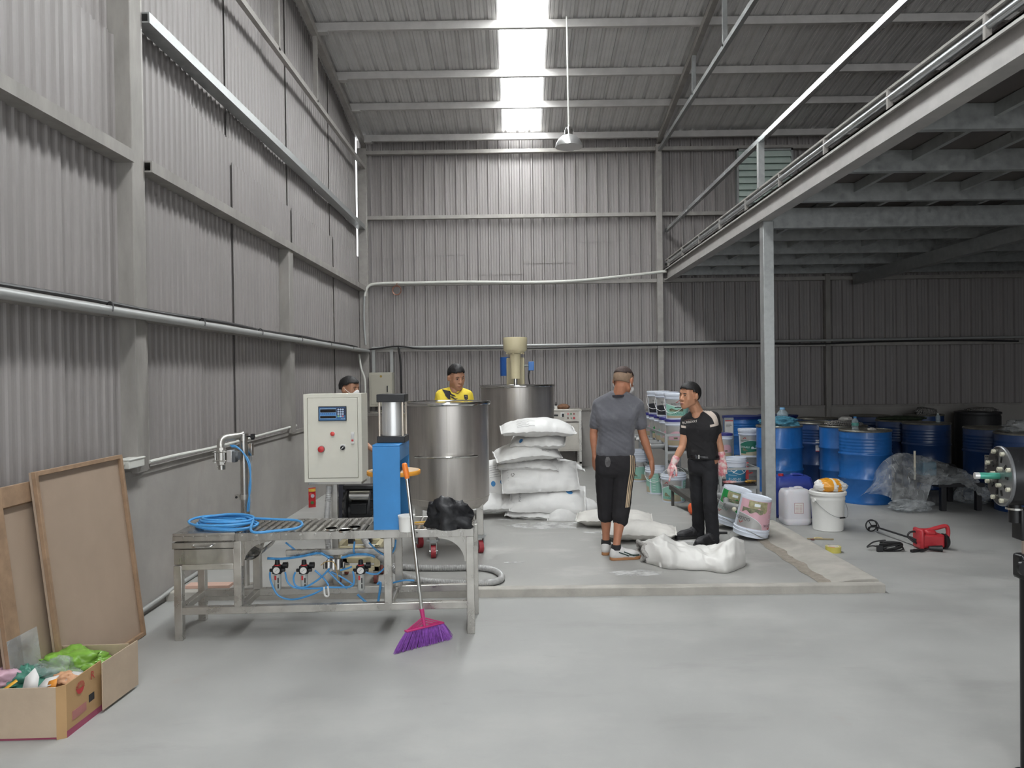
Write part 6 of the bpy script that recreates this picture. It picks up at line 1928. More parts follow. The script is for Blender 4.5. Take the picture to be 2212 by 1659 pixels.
for k in range(10):
    a = k * math.pi / 5
    MB().bar(facept(a, fr_ * 0.5, -0.001), facept(a, fr_ * 0.7, -0.001), 0.009, 0.003, ax).put('vent_slot', mat('vent_black', '#0a0a0a', 0.8), fn)
MB().cyl(fc - ax * 0.085, fc, 0.0125, n=14).put('shaft', mat('green_shaft', '#4fa38f', 0.3, 0.4), fn)
MB().cyl(fc - ax * 0.087, fc - ax * 0.07, 0.0128, n=14).put('shaft_tip', alu, fn)
cx_ = fn.location.x
zc0 = lambda py: PY(2200, py, YFN).z
MB().cyl((PY(2192, 1090, YFN).x, YFN, zc0(1128)), (PY(2192, 1090, YFN).x, YFN, zc0(1078)), 0.022, n=18).put('clamp_post', blk, fn)
MB().lathe([(0.02, -0.004), (0.032, -0.004), (0.032, 0.004), (0.02, 0.004)], 20, (PY(2192, 1090, YFN).x, YFN, zc0(1098))).put('clamp_ring', chrome, fn)
px_ = PY(2212, 1150, YFN).x
MB().box(px_ - 0.030, px_ + 0.03, YFN - 0.03, YFN + 0.03, zc0(1165), zc0(1098)).put('clamp_block', blk, fn, bevel=0.005)
MB().cyl((px_ + 0.008, YFN, zc0(1260)), (px_ + 0.008, YFN, zc0(1160)), 0.015, n=16).put('inner_tube', mat('tan_tube', '#b8aaa0', 0.35, 0.4), fn)
MB().box(px_ - 0.03, px_ + 0.05, YFN - 0.03, YFN + 0.03, zc0(1250), zc0(1196)).put('height_clamp', blk, fn, bevel=0.012)
MB().cyl((px_ - 0.02, YFN - 0.045, zc0(1222)), (px_ - 0.02, YFN - 0.03, zc0(1222)), 0.03, n=20).put('clamp_knob', blk, fn)
MB().cyl((px_ + 0.012, YFN, 0.0), (px_ + 0.012, YFN, zc0(1245)), 0.026, n=20).put('outer_tube', blk, fn)
MB().cyl((px_ + 0.012, YFN, 0.0), (px_ + 0.012, YFN, 0.02), 0.05, n=32).put('base_disc', blk, fn)

# ================================================================ boards leaning on the left wall
mdf = mat('brown_board', '#a38f7d', 0.7, var=0.05, scale=2, detail=6)
mdf_e = mat('board_frame', '#957a61', 0.7, var=0.16, scale=12, detail=6)
def board(y0, y1, xb, xt, h, frame_w, label, m=mdf, tape=False, sk=0.0):
    t = thing('framed_board', label, 'board', (xb, y0, 0), 0, 'brown boards leaning on the left wall')
    L = math.hypot(h, xt - xb)
    an = math.atan2(xb - xt, h)
    t.rotation_euler = (0, -an, 0)
    w = y1 - y0
    MB().box(0, 0.012, 0, w, 0, L).build('panel', m, t)
    f = MB
    MB().box(0.012, 0.034, 0, frame_w, 0, L).build('frame_strip', mdf_e, t, bevel=0.002)
    MB().box(0.012, 0.034, w - frame_w, w, 0, L).build('frame_strip', mdf_e, t, bevel=0.002)
    MB().box(0.012, 0.034, frame_w, w - frame_w, L - frame_w, L).build('frame_strip', mdf_e, t, bevel=0.002)
    MB().box(0.012, 0.034, frame_w, w - frame_w, 0, frame_w).build('frame_strip', mdf_e, t, bevel=0.002)
    if tape:
        MB().box(0.034, 0.037, -0.002, frame_w * 2.2, L * 0.12, L * 0.34).build('tape', clear_film, t)
    return t
board(3.86, 4.72, -2.37, -2.50, 1.13, 0.024, 'front brown framed board, tilted highest against the left wall')
board(3.55, 4.40, -2.41, -2.535, 1.08, 0.10, 'second board with a taped wide edge behind the front one', tape=True)
board(3.42, 4.2, -2.45, -2.545, 1.0, 0.03, 'third narrow brown board edge behind the taped one', m=mat('dark_brown_board', '#8d7563', 0.7, var=0.06, scale=2))
o = MB().box(0, 0.008, 0, 0.5, 0, 0.62).build('grey_sheet', mat('grey_green_sheet', '#8f9694', 0.5), loc=(-2.50, 3.3, 0))
o.rotation_euler = (0, -0.05, 0)
tag(o, 'grey-green sheet standing at the left end of the boards', 'sheet')

# ================================================================ cardboard box with rubbish
card = mat('cardboard', '#b3a08b', 0.8, var=0.06, scale=4, bump=0.06, bscale=40)
card_in = mat('cardboard_inside', '#b5a18b', 0.8, var=0.05, scale=4, stretch=(6, 6, 0.5))
card_pr = mat('printed_cardboard', '#ae8c62', 0.75, var=0.06, scale=4)
maroon = mat('maroon_print', '#9c4b63', 0.75)
red_print = mat('red_print_ink', '#b8393c', 0.7)
pbl = G(145, 1594, 0)
H_ = 0.235
P0 = V((-2.50, 3.33, 0)); P1 = V((pbl.x - 0.035, pbl.y - 0.02, 0)); P2 = V((pbl.x + 0.0, pbl.y + 0.0, 0)); P3 = V((pbl.x + 0.01, 3.90, 0)); P4 = V((-2.46, 3.93, 0))
bx = thing('cardboard_box', 'torn open cardboard box full of plastic rubbish at the left edge', 'box', (P0.x, P0.y, 0))
def wallq(a, b, z0, z1a, z1b, m, name, th=0.006, dz=0):
    a, b = V(a), V(b)
    n = (b - a).cross(V((0, 0, 1))).normalized() * th
    v = [a + V((0, 0, z0)), b + V((0, 0, z0)), b + V((0, 0, z1b)), a + V((0, 0, z1a))]
    v += [p - n for p in v]
    return MB().add(v, [(0, 1, 2, 3), (7, 6, 5, 4), (0, 4, 5, 1), (1, 5, 6, 2), (2, 6, 7, 3), (3, 7, 4, 0)]).put(name, m, bx)
wallq(P0, P1, 0.012, H_, H_, card, 'front_flap')
wallq(P0 + V((0, 0.008, 0)), P1 + V((0, 0.008, 0)), 0, 0.03, 0.03, maroon, 'printed_edge')
wallq(P1, P2, 0, H_, H_ + 0.004, card_pr, 'side_wall')
pm_ = P2.lerp(P3, 0.52)
wallq(P2, pm_, 0.03, H_ + 0.004, H_ + 0.008, card_pr, 'side_wall')
wallq(P2, pm_, 0.0, 0.03, 0.03, maroon, 'printed_edge')
pf = P2.lerp(P3, 0.46) + V((0.025, 0, 0))
wallq(pf, P3 + V((0.035, 0.02, 0)), 0.015, H_ + 0.008, H_ + 0.01, card, 'torn_flap')
wallq(P3, P4, 0.0, H_ + 0.0, H_ - 0.02, card_in, 'back_wall')
wallq(P4, P0, 0.0, H_, H_, card_in, 'left_wall')
MB().add([P0 + V((0, 0, 0.01)), P2 + V((0, 0, 0.01)), P3 + V((0, 0, 0.01)), P4 + V((0, 0, 0.01))], [(0, 1, 2, 3)]).put('bottom', card_in, bx)
# print on the side: sun mark and lettering
n_ = (P3 - P2).normalized()
q = P2 + n_ * 0.10 + V((0.003, 0, H_ * 0.80))
Mx = frame(q, n_, (0, 0, 1))
sm = MB()
for k in range(14):
    a = k / 13 * math.pi * 1.15 - 0.25
    sm.add([Mx @ V((0.006 * math.cos(a), 0.006 * math.sin(a), 0.001)), Mx @ V((0.034 * math.cos(a - 0.08), 0.027 * math.sin(a - 0.08), 0.001)), Mx @ V((0.034 * math.cos(a + 0.08), 0.027 * math.sin(a + 0.08), 0.001))], [(0, 1, 2)])
sm.add([Mx @ V((0.028 * math.cos(a), -0.004 + 0.026 * math.sin(a), 0.001)) for a in [math.pi + i * math.pi / 10 for i in range(11)]], [tuple(range(11))])
sm.put('sun_mark', red_print, bx, smooth=False)
lt = MB()
lettering(lt, 'R', 0.055, frame(P2 + n_ * 0.20 + V((0.003, 0, H_ * 0.86)), n_, (0, 0, 1)))
lt.put('lettering', red_print, bx, smooth=False)
MB().box(P2.x + 0.001, P2.x + 0.0045, P2.y + 0.17, P2.y + 0.215, 0.085, 0.12).put('black_stamp', ink, bx)
MB().box(P2.x + 0.001, P2.x + 0.0035, P2.y + 0.04, P2.y + 0.15, 0.06, 0.10).put('faded_print', mat('faded_maroon', '#a9706b', 0.8), bx)
def rubbish(name, label, px, py, z, r, seed, m, amp=0.5, cat='bag'):
    p = G(px, py, z)
    o = crumple(MB(), (0, 0, 0), r, seed, amp, 48, 28, 1.7, None, 1.0).build(name, m, loc=(p.x, p.y, z), angle=1.5)
    return tag(o, label, cat)
rubbish('plastic_bag', 'bright green plastic bag at the back of the cardboard box', 160, 1436, 0.17, (0.155, 0.10, 0.06), 41, film('green_film', '#7fae45', 0.8, 0.3, 14, 0.2))
rubbish('plastic_bag', 'teal plastic bag in the middle of the cardboard box', 55, 1474, 0.16, (0.13, 0.10, 0.06), 42, film('teal_film', '#4f8f7c', 0.7, 0.3, 14, 0.2))
rubbish('plastic_bag', 'clear crumpled plastic wrap in the cardboard box', 120, 1455, 0.17, (0.11, 0.08, 0.055), 43, MATS['clear_film'])
rubbish('plastic_bag', 'pink plastic bag at the left edge of the box', -5, 1468, 0.19, (0.085, 0.09, 0.06), 44, film('pink_film', '#c9a3b2', 0.85, 0.35, 14, 0.1))
rubbish('plastic_bag', 'pale grey plastic bag at the back left of the box', -8, 1432, 0.23, (0.075, 0.07, 0.05), 45, mat('pale_grey_bag', '#bdb9b5', 0.4, bump=0.5, bscale=20))
rubbish('cardboard_piece', 'orange-tan cardboard scrap wrapped in clear plastic in the box', 140, 1468, 0.19, (0.06, 0.05, 0.03), 46, mat('orange_tan_card', '#c69672', 0.6), 0.3, 'cardboard')
def scrap(px, py, z, pts, rot, m, label):
    p = G(px, py, z)
    o = MB().add([(x, y, 0.012 * math.sin(x * 40 + y * 30)) for x, y in pts], [tuple(range(len(pts)))]).build('paper_scrap', m, loc=(p.x, p.y, z), solid=0.002)
    o.rotation_euler = rot
    tag(o, label, 'paper')
wp = mat('white_paper', '#d8d6d4', 0.7)
scrap(70, 1478, 0.215, [(-0.03, -0.06), (0.03, -0.04), (0.02, 0.03), (-0.01, 0.07), (-0.04, 0.03)], (0.9, 0.2, 0.3), wp, 'torn white paper standing up in the box')
scrap(98, 1478, 0.21, [(-0.05, -0.03), (0.03, -0.02), (0.055, 0.03), (0.0, 0.025)], (0.6, -0.2, 0.2), wp, 'white paper scrap beside the orange cardboard in the box')
scrap(165, 1462, 0.205, [(-0.05, -0.02), (0.05, -0.02), (0.06, 0.02), (-0.02, 0.03)], (0.5, 0.2, 0.4), wp, 'white paper crumpled in the right corner of the box')
scrap(13, 1488, 0.225, [(-0.05, -0.02), (0.05, 0.0), (0.045, 0.025), (-0.05, 0.01)], (0.3, -0.3, 0.6), mat('yellow_scrap', '#d8a12e', 0.5), 'yellow plastic strip at the front left of the box')
scrap(112, 1480, 0.21, [(-0.025, -0.025), (0.025, -0.02), (0.02, 0.025), (-0.02, 0.02)], (0.8, 0.0, 0.1), mat('orange_scrap', '#d88c33', 0.5), 'orange scrap beside the white paper in the box')

# ================================================================ broom
bp = G(920, 1402, 0)
br = thing('broom', 'purple broom with pink head and steel handle leaning on the conveyor', 'broom', (bp.x, bp.y, 0))
base = V((0, 0, 0))
p_head = PY(912, 1326, 4.51) - V(br.location)
p_top = PY(873, 1000, 4.58) - V(br.location)
p_grip = PY(878, 1025, 4.575) - V(br.location)
MB().cyl(p_head, p_grip, 0.0115, n=14).build('handle', chrome, br)
g_ = MB().tube([p_grip + (p_top - p_grip) * s for s in (-0.35, 0.0, 0.5, 0.9, 1.0)], [0.014, 0.017, 0.0175, 0.016, 0.009], 14)
g_.build('grip', orange_pl, br)
bpink = mat('broom_pink', '#bb3573', 0.4)
h0, h1 = PY(876, 1364, 4.41) - V(br.location), PY(957, 1344, 4.60) - V(br.location)
MB().bar(h0, h1, 0.030, 0.010).build('head_bar', bpink, br, bevel=0.003)
sk_ = PY(917, 1353, 4.505) - V(br.location)
MB().cyl(p_head + (p_head - p_grip).normalized() * -0.03, sk_, 0.0145, 0.010, n=14).build('socket', bpink, br)
for s in (0.02, 0.12, 0.22, 0.78, 0.88, 0.98):
    e_ = h0.lerp(h1, s)
    st_ = p_head.lerp(sk_, 0.25 + 0.75 * (1 - abs(s - 0.5) * 2) * 1.3)
    MB().bar(st_, e_, 0.006, 0.008).build('head_rib', bpink, br)
bri = MB()
random.seed(9)
for i in range(900):
    s = random.random()
    d = random.uniform(-0.014, 0.014)
    a_ = h0.lerp(h1, s) + V((0, d, -0.004))
    fan = (s - 0.5) * 0.11 + random.uniform(-0.008, 0.008)
    L_ = 0.132 + random.uniform(-0.014, 0.006)
    e_ = a_ + V((fan - 0.005, d * 2.0 - 0.01 + fan * 0.4 + random.uniform(-0.01, 0.01), -L_))
    e_.z = max(0.002 , e_.z)
    m_ = a_.lerp(e_, 0.5) + V((random.uniform(-0.004, 0.004), random.uniform(-0.004, 0.004), 0))
    bri.tube([a_, m_, e_], [0.0016, 0.0015, 0.001], 3, caps=False)
o = bri.build('bristles', mat('broom_purple', '#9a5fba', 0.45, var=0.2, scale=60), br)
o['kind'] = 'stuff'

# ================================================================ small things along the walls
p = G(671, 1096, ZS)
t = thing('snack_packet', 'tall red foil packet standing against the left wall', 'packet', (p.x + 0.02, p.y, ZS), 0.5)
MB().grid(lambda i, j: V(((i - 0.5) * 0.085, 0.018 * math.sin(i * math.pi) * math.sin(j * math.pi) + 0.004 * math.sin(j * 19), j * 0.235)), 8, 12).grid(lambda i, j: V(((0.5 - i) * 0.085, -0.018 * math.sin(i * math.pi) * math.sin(j * math.pi) + 0.004 * math.sin(j * 19), j * 0.235)), 8, 12).build('foil', mat('red_foil', '#bf2b30', 0.3, 0.1, bump=0.3, bscale=30), t)
MB().grid(lambda i, j: V(((i - 0.5) * 0.08, -0.020 * math.sin(i * math.pi) - 0.004, 0.19 + j * 0.035)), 6, 1).build('yellow_band', mat('packet_yellow', '#d9b74a', 0.4), t)
MB().cyl((0.0, -0.026, 0.14), (0.0, -0.024, 0.14), 0.022, n=14).build('picture', mat('packet_silver', '#b9b7c0', 0.35), t)
MB().cyl((-0.005, -0.026, 0.06), (-0.005, -0.022, 0.06), 0.02, n=14).build('picture', mat('packet_green', '#3f6d3a', 0.4), t)
# conduits on the left wall
JX = XL + 0.03
jb = PX(285, 1000, XL + 0.04)
t = thing('junction_box', 'white junction box on the low left wall by the first column', 'junction box', (XL + 0.04, jb.y, jb.z))
MB().box(-0.045, 0.035, -0.10, 0.10, -0.03, 0.03).build('body', pvc_white, t, bevel=0.005)
MB().box(-0.05, 0.04, -0.105, 0.105, 0.022, 0.034).build('lid', pvc_white, t, bevel=0.004)
w1 = [PX(x, y, XL + 0.03) for x, y in ((640, 919), (560, 941), (470, 965), (380, 984), (322, 998))]
o = MB().tube(smoothpath(w1, 4), 0.013, 8).build('wall_conduit', pvc_white)
tag(o, 'long white conduit lying along the low left wall ledge', 'conduit')
w2 = [PX(x, y, XL + 0.035) for x, y in ((268, 1003), (245, 1008), (225, 1018), (200, 1024), (150, 1038), (60, 1062))]
o = MB().tube(smoothpath(w2, 4), 0.013, 8).build('wall_conduit', pvc_white)
tag(o, 'bent white conduit running left from the junction box', 'conduit')
# pipe and cable along the low girt
o = MB().cyl((XL + 0.102, -1.0, 2.02), (XL + 0.102, 12.6, 2.02), 0.028, n=14).build('service_pipe', pvc_grey)
tag(o, 'grey service pipe running along the left wall at head height', 'pipe')
cpts = [(XL + 0.05 + 0.01 * math.sin(k * 1.3), 1.5 + k * 0.75, 2.072 + 0.006 * math.sin(k * 2.1)) for k in range(15)]
o = MB().tube(smoothpath(cpts, 4), 0.014, 8).build('wall_cable', cable_black)
tag(o, 'black cable lying on the left wall girt above the pipe', 'cable')
for k in range(7):
    y = 3.2 + k * 1.35
    o = MB().tube([(XL + 0.102 + 0.036 * math.cos(a), y + 0.02 * a, 2.022 + 0.05 * math.sin(a)) for a in [i * math.pi / 8 - 0.2 for i in range(11)]], 0.004, 6).build('cable_tie', cable_black)
    tag(o, 'thin wire tie holding cable to the grey wall pipe', 'cable tie', 'wire ties on the left wall pipe')
o = MB().cyl((XL + 0.15, YB - 0.09, 2.075), (XR, YB - 0.09, 2.12), 0.022, n=10).build('service_pipe', pvc_grey)
tag(o, 'grey pipe along the back wall behind the mixer head', 'pipe')
pts = [PY(x, y, YB - 0.14) for x, y in ((780, 757), (815, 753), (860, 748), (910, 753), (1000, 753), (1150, 752), (1300, 748), (1440, 745), (1600, 742), (1750, 743), (1900, 738), (2050, 735), (2200, 737))]
o = MB().tube(smoothpath(pts, 4), 0.013, 8).build('wall_cable', cable_black)
tag(o, 'black cable strung along the back wall girt', 'cable')
pts = [PY(x, y, YB - 0.10) for x, y in ((788, 640), (790, 628), (800, 616), (830, 612), (900, 611), (1000, 609), (1150, 610), (1250, 606), (1350, 596), (1440, 586))]
o = MB().tube(smoothpath(pts, 5), 0.024, 10).build('wall_conduit', pvc_white)
tag(o, 'pale conduit pipe curving along the upper back wall girt', 'conduit')
pts = [PY(x, y, YB - 0.12) for x, y in ((787, 640), (786, 690), (790, 745))]
o = MB().tube(smoothpath(pts, 5), 0.018, 8).build('wall_conduit', pvc_grey)
tag(o, 'grey conduit dropping down the back left corner', 'conduit')
cc = PY(857, 627, YB - 0.12)
t = thing('wire_coil', 'small coil of copper wire hanging on the back wall', 'wire', tuple(cc))
MB().tube([((0.075 - 0.004 * (k // 24)) * math.cos(k * math.pi / 12), 0.004 * (k // 24), (0.08 - 0.006 * (k // 24)) * math.sin(k * math.pi / 12)) for k in range(72)], 0.005, 6).build('loops', mat('copper_wire', '#8f6554', 0.5, 0.3), t)
MB().tube(smoothpath([(0.0, 0, 0.08), (0.01, 0, 0.12), (0.05, 0.02, 0.13)], 4), 0.006, 6).build('tail', mat('copper_wire', '#8f6554', 0.5, 0.3), t)
pts = [PY(x, y, 12.2) for x, y in ((776, 765), (780, 795), (788, 820), (789, 860), (790, 900))]
o = MB().tube(smoothpath(pts, 5), 0.016, 8).build('wall_cable', pvc_white)
tag(o, 'white cable hanging in the corner beside the masked worker', 'cable')
pts = [PY(x, y, YB - 0.1) for x, y in ((860, 748), (865, 780), (867, 840), (868, 880))]
o = MB().tube(smoothpath(pts, 5), 0.016, 8).build('wall_cable', cable_black)
tag(o, 'black cable hanging from the back wall girt past the electrical box', 'cable')
# pipe on the floor at the foot of the left wall
o = MB().tube(smoothpath([V((XL + 0.02, 3.8, 0.02)), V((XL + 0.02, 5.2, 0.05)), V((XL + 0.02, 5.6, ZS + 0.017)), V((XL + 0.02, 6.6, ZS + 0.017))], 4), 0.016, 10).build('floor_pipe', pvc_grey)
tag(o, 'grey pipe lying at the foot of the left wall', 'pipe')
o = MB().box(-0.16, 0.16, -0.05, 0.05, 0, 0.022).build('brick_scrap', mat('brick_orange', '#c9a797', 0.8), loc=(XL + 0.25, 5.62, ZS))
tag(o, 'flat broken orange brick on the platform corner behind the conveyor', 'brick')

# ================================================================ pendant lamp
YPn = 9.6
a, b = PY(1229, 272, YPn), PY(1229, 321, YPn)
rl = (PY(1258, 318, YPn).x - PY(1200, 318, YPn).x) / 2
lp_ = thing('pendant_lamp', 'metal dome pendant lamp hanging on a long white cord', 'lamp', (b.x, YPn, b.z + 0.02))
hh = PY(1229, 292, YPn).z - lp_.location.z
MB().lathe([(rl, 0.0), (rl * 0.985, 0.012), (rl * 0.93, hh * 0.32), (rl * 0.78, hh * 0.62), (rl * 0.55, hh * 0.86), (rl * 0.30, hh), (rl * 0.28, hh)], 40).build('shade', mat('spun_aluminium', '#c9c9c8', 0.3, 0.8), lp_, solid=0.004)
MB().lathe([(rl * 0.30, hh - 0.005), (rl * 0.30, hh + 0.06), (rl * 0.24, hh + 0.08), (rl * 0.20, hh + 0.10), (0, hh + 0.105)], 24).build('socket', chrome, lp_)
MB().lathe([(0, -0.0), (0.03, 0.012), (0.045, 0.05), (0.03, 0.10), (0.02, 0.14)], 16).build('bulb', white_pl, lp_)
cpts = [V((0, 0, hh + 0.10))] + [V(PY(x, y, YPn)) - V(lp_.location) for x, y in ((1228, 255), (1227, 200), (1226, 140), (1225, 75))] + [V((PY(1224, 40, YPn).x - lp_.location.x, 0, roof_z(YPn) - lp_.location.z - 0.02))]
MB().tube(smoothpath(cpts, 4), 0.011, 8).build('cord', pvc_white, lp_)
# ================================================================ people
from mathutils.bvhtree import BVHTree

def _ico(c, r, bm):
    M = Matrix.Translation(c) @ Matrix.Scale(r, 4)
    return bmesh.ops.create_icosphere(bm, subdivisions=2, radius=1.0, matrix=M)['verts']

def hulls_mesh(prims):
    """prims: ('h', [(p, r), ...]) convex hull of balls; ('e', centre, (rx, ry, rz), 3x3 axes) ellipsoid -> raw joined mesh"""
    VV, FF = [], []
    for pr in prims:
        bm = bmesh.new()
        if pr[0] == 'h':
            for p, r in pr[1]:
                _ico(V(p), r, bm)
            if len(pr[1]) > 1:
                res = bmesh.ops.convex_hull(bm, input=bm.verts)
                gone = {g for g in res['geom_interior'] if isinstance(g, bmesh.types.BMVert)} | {g for g in res['geom_unused'] if isinstance(g, bmesh.types.BMVert)}
                bmesh.ops.delete(bm, geom=list(gone), context='VERTS')
        else:
            vs = _ico(V((0, 0, 0)), 1.0, bm)
            A = pr[3]
            for v in vs:
                v.co = V(pr[1]) + A[0] * (v.co.x * pr[2][0]) + A[1] * (v.co.y * pr[2][1]) + A[2] * (v.co.z * pr[2][2])
        bmesh.ops.recalc_face_normals(bm, faces=bm.faces)
        o = len(VV)
        bm.verts.index_update()
        VV += [v.co.copy() for v in bm.verts]
        FF += [tuple(v.index + o for v in f.verts) for f in bm.faces]
        bm.free()
    return VV, FF

def blob(name, prims, m, parent, voxel=0.006, smooth=5, wrinkle=0.0, seed=0, label=None, fac=0.5):
    """one continuous surface grown over the prims"""
    VV, FF = hulls_mesh(prims)
    L = parent.location
    me = bpy.data.meshes.new(name)
    me.from_pydata([tuple(v - L) for v in VV], [], FF)
    o = bpy.data.objects.new(name, me)
    COL.objects.link(o)
    md = o.modifiers.new('remesh', 'REMESH')
    md.mode = 'VOXEL'
    md.voxel_size = voxel
    if smooth:
        ms = o.modifiers.new('smooth', 'SMOOTH')
        ms.factor = fac
        ms.iterations = smooth
    dg = bpy.context.evaluated_depsgraph_get()
    me2 = bpy.data.meshes.new_from_object(o.evaluated_get(dg))
    o.modifiers.clear()
    o.data = me2
    me2.name = name
    bpy.data.meshes.remove(me)
    if wrinkle:
        nrm = [v.normal.copy() for v in me2.vertices]
        for v, n in zip(me2.vertices, nrm):
            q = V((v.co.x * 9, v.co.y * 9, v.co.z * 6)) + V((seed, seed * 2, 0))
            v.co += n * (wrinkle * (noise.noise(q) + 0.8 * (0.4 - abs(noise.noise(V((v.co.x * 14 + v.co.z * 18, v.co.y * 14 - v.co.z * 10, seed)))))))
    me2.materials.clear()
    me2.materials.append(m)
    me2.polygons.foreach_set('use_smooth', [True] * len(me2.polygons))
    o.parent = parent
    if label:
        o['label'] = label
    return o

def bvh_of(o):
    me = o.data
    L = o.parent.location
    return BVHTree.FromPolygons([v.co + L for v in me.vertices], [tuple(p.vertices) for p in me.polygons])

def project(mb, pts, faces, tree, direction, lift=0.003):
    """drops flat art onto a surface along a direction"""
    d = V(direction).normalized()
    out, hit = [], []
    for p in pts:
        h = tree.ray_cast(V(p) - d * 0.3, d, 0.8)
        hit.append(h[0] is not None)
        out.append((h[0] + h[1] * lift) if h[0] is not None else V(p))
    med = sorted(q.y for q, k in zip(out, hit) if k)
    lim = med[len(med) // 2] + 0.12 if med else 1e9
    return mb.add(out, [f for f in faces if all(hit[i] and out[i].y < lim for i in f)])

def art_grid(fn, nu, nv):
    pts = [fn(i / nu, j / nv) for j in range(nv + 1) for i in range(nu + 1)]
    w = nu + 1
    return pts, [(j * w + i, j * w + i + 1, (j + 1) * w + i + 1, (j + 1) * w + i) for j in range(nv) for i in range(nu)]

skin_a = mat('skin_tan', '#b27a5e', 0.55, var=0.06, scale=14, sss=0.08)
skin_b = mat('skin_warm', '#c08c6e', 0.55, var=0.06, scale=14, sss=0.08)
skin_c = mat('skin_brown', '#b38469', 0.55, var=0.06, scale=14, sss=0.08)
hair_m = mat('black_hair', '#1b1919', 0.6, var=0.3, scale=60, bump=0.25, bscale=120)
hair_short = mat('cropped_hair', '#453733', 0.75, var=0.2, scale=60, bump=0.3, bscale=150)
eye_w = mat('eye_white', '#cfc6bf', 0.3)
eye_d = mat('dark_iris', '#221813', 0.2)
lip_m = mat('lips', '#96605a', 0.5)
mask_m = mat('white_mask', '#d5d3d2', 0.7)

def head_frame(f, up=(0, 0, 1)):
    f = V(f).normalized()
    r = f.cross(V(up)).normalized()
    u = r.cross(f).normalized()
    return f, r, u

def head_prims(c, f, r, u, s=1.0):
    """c: centre of the head at eye height"""
    c = V(c)
    P = lambda a, b, d: c + (f * a + r * b + u * d) * s
    ax = (r, f, u)
    pr = [('e', P(-0.012, 0, 0.030), (0.076 * s, 0.097 * s, 0.088 * s), ax),
          ('h', [(P(0.045, 0.03, 0.045), 0.034 * s), (P(0.045, -0.03, 0.045), 0.034 * s), (P(0.05, 0.042, -0.025), 0.026 * s), (P(0.05, -0.042, -0.025), 0.026 * s), (P(0.0, 0.05, -0.06), 0.022 * s), (P(0.0, -0.05, -0.06), 0.022 * s), (P(0.066, 0.0, -0.105), 0.020 * s), (P(0.06, 0.018, -0.100), 0.018 * s), (P(0.06, -0.018, -0.100), 0.018 * s), (P(-0.05, 0, 0.0), 0.05 * s)]),
          ('h', [(P(0.083, 0.0, 0.004), 0.009 * s), (P(0.099, 0.0, -0.030), 0.0125 * s), (P(0.080, 0.0, -0.034), 0.012 * s)]),
          ('h', [(P(0.088, 0.013, -0.034), 0.009 * s), (P(0.088, -0.013, -0.034), 0.009 * s)]),
          ('h', [(P(0.076, 0.022, 0.026), 0.011 * s), (P(0.068, 0.042, 0.022), 0.011 * s)]),
          ('h', [(P(0.076, -0.022, 0.026), 0.011 * s), (P(0.068, -0.042, 0.022), 0.011 * s)]),
          ('h', [(P(0.083, 0.016, -0.066), 0.008 * s), (P(0.087, 0.0, -0.064), 0.009 * s), (P(0.083, -0.016, -0.066), 0.008 * s), (P(0.083, 0.0, -0.078), 0.009 * s)])]
    for sd in (-1, 1):
        pr.append(('e', P(-0.014, sd * 0.085, -0.002), (0.011 * s, 0.021 * s, 0.034 * s), (r + f * (-0.25 * sd * sd), f, u)))
        pr.append(('h', [(P(-0.012, sd * 0.074, 0.008), 0.010 * s), (P(-0.004, sd * 0.074, -0.022), 0.009 * s)]))
    return pr

def hand_prims(w, d, n, thumb, curl=0.35, point=False, s=1.0, fat=1.0):
    """w wrist, d along the hand, n palm normal, thumb = direction of the thumb side"""
    w, d, n, t = V(w), V(d).normalized(), V(n).normalized(), V(thumb).normalized()
    n = (n - d * n.dot(d)).normalized()
    t = (t - d * t.dot(d) - n * t.dot(n)).normalized()
    pr = [('h', [(w, 0.024 * s * fat), (w + d * 0.045 * s + t * 0.024 * s, 0.016 * s * fat), (w + d * 0.045 * s - t * 0.022 * s, 0.016 * s * fat), (w + d * 0.092 * s + t * 0.030 * s, 0.0115 * s * fat), (w + d * 0.084 * s - t * 0.030 * s, 0.0105 * s * fat)])]
    for k, (off, base, L) in enumerate(((0.031, 0.092, 0.074), (0.0105, 0.096, 0.083), (-0.0105, 0.093, 0.076), (-0.030, 0.085, 0.060))):
        p = w + d * (base * s) + t * (off * s)
        c = curl
        if point:
            c = 0.06 if k == 0 else 1.15
        dirv = d + t * (off * 1.5)
        a = 0.0
        r = (0.0095 if k < 3 else 0.0082) * s * fat
        for seg, fr in enumerate((0.44, 0.31, 0.25)):
            a += c * (0.6, 0.95, 0.7)[seg]
            dd = (dirv.normalized() * math.cos(a) + n * math.sin(a)).normalized()
            q = p + dd * (L * fr * s)
            pr.append(('h', [(p, r), (q, r * 0.93)]))
            p = q
            r *= 0.93
    p = w + d * 0.022 * s + t * 0.022 * s
    for dd, L, r in ((t * 0.85 + d * 0.6 + n * 0.25, 0.042, 0.0125), (t * 0.35 + d * 0.9 + n * 0.35, 0.032, 0.0105), (t * 0.1 + d * 0.95 + n * 0.4, 0.026, 0.0092)):
        q = p + dd.normalized() * (L * s)
        pr.append(('h', [(p, r * s * fat), (q, r * s * fat * 0.92)]))
        p = q
    return pr

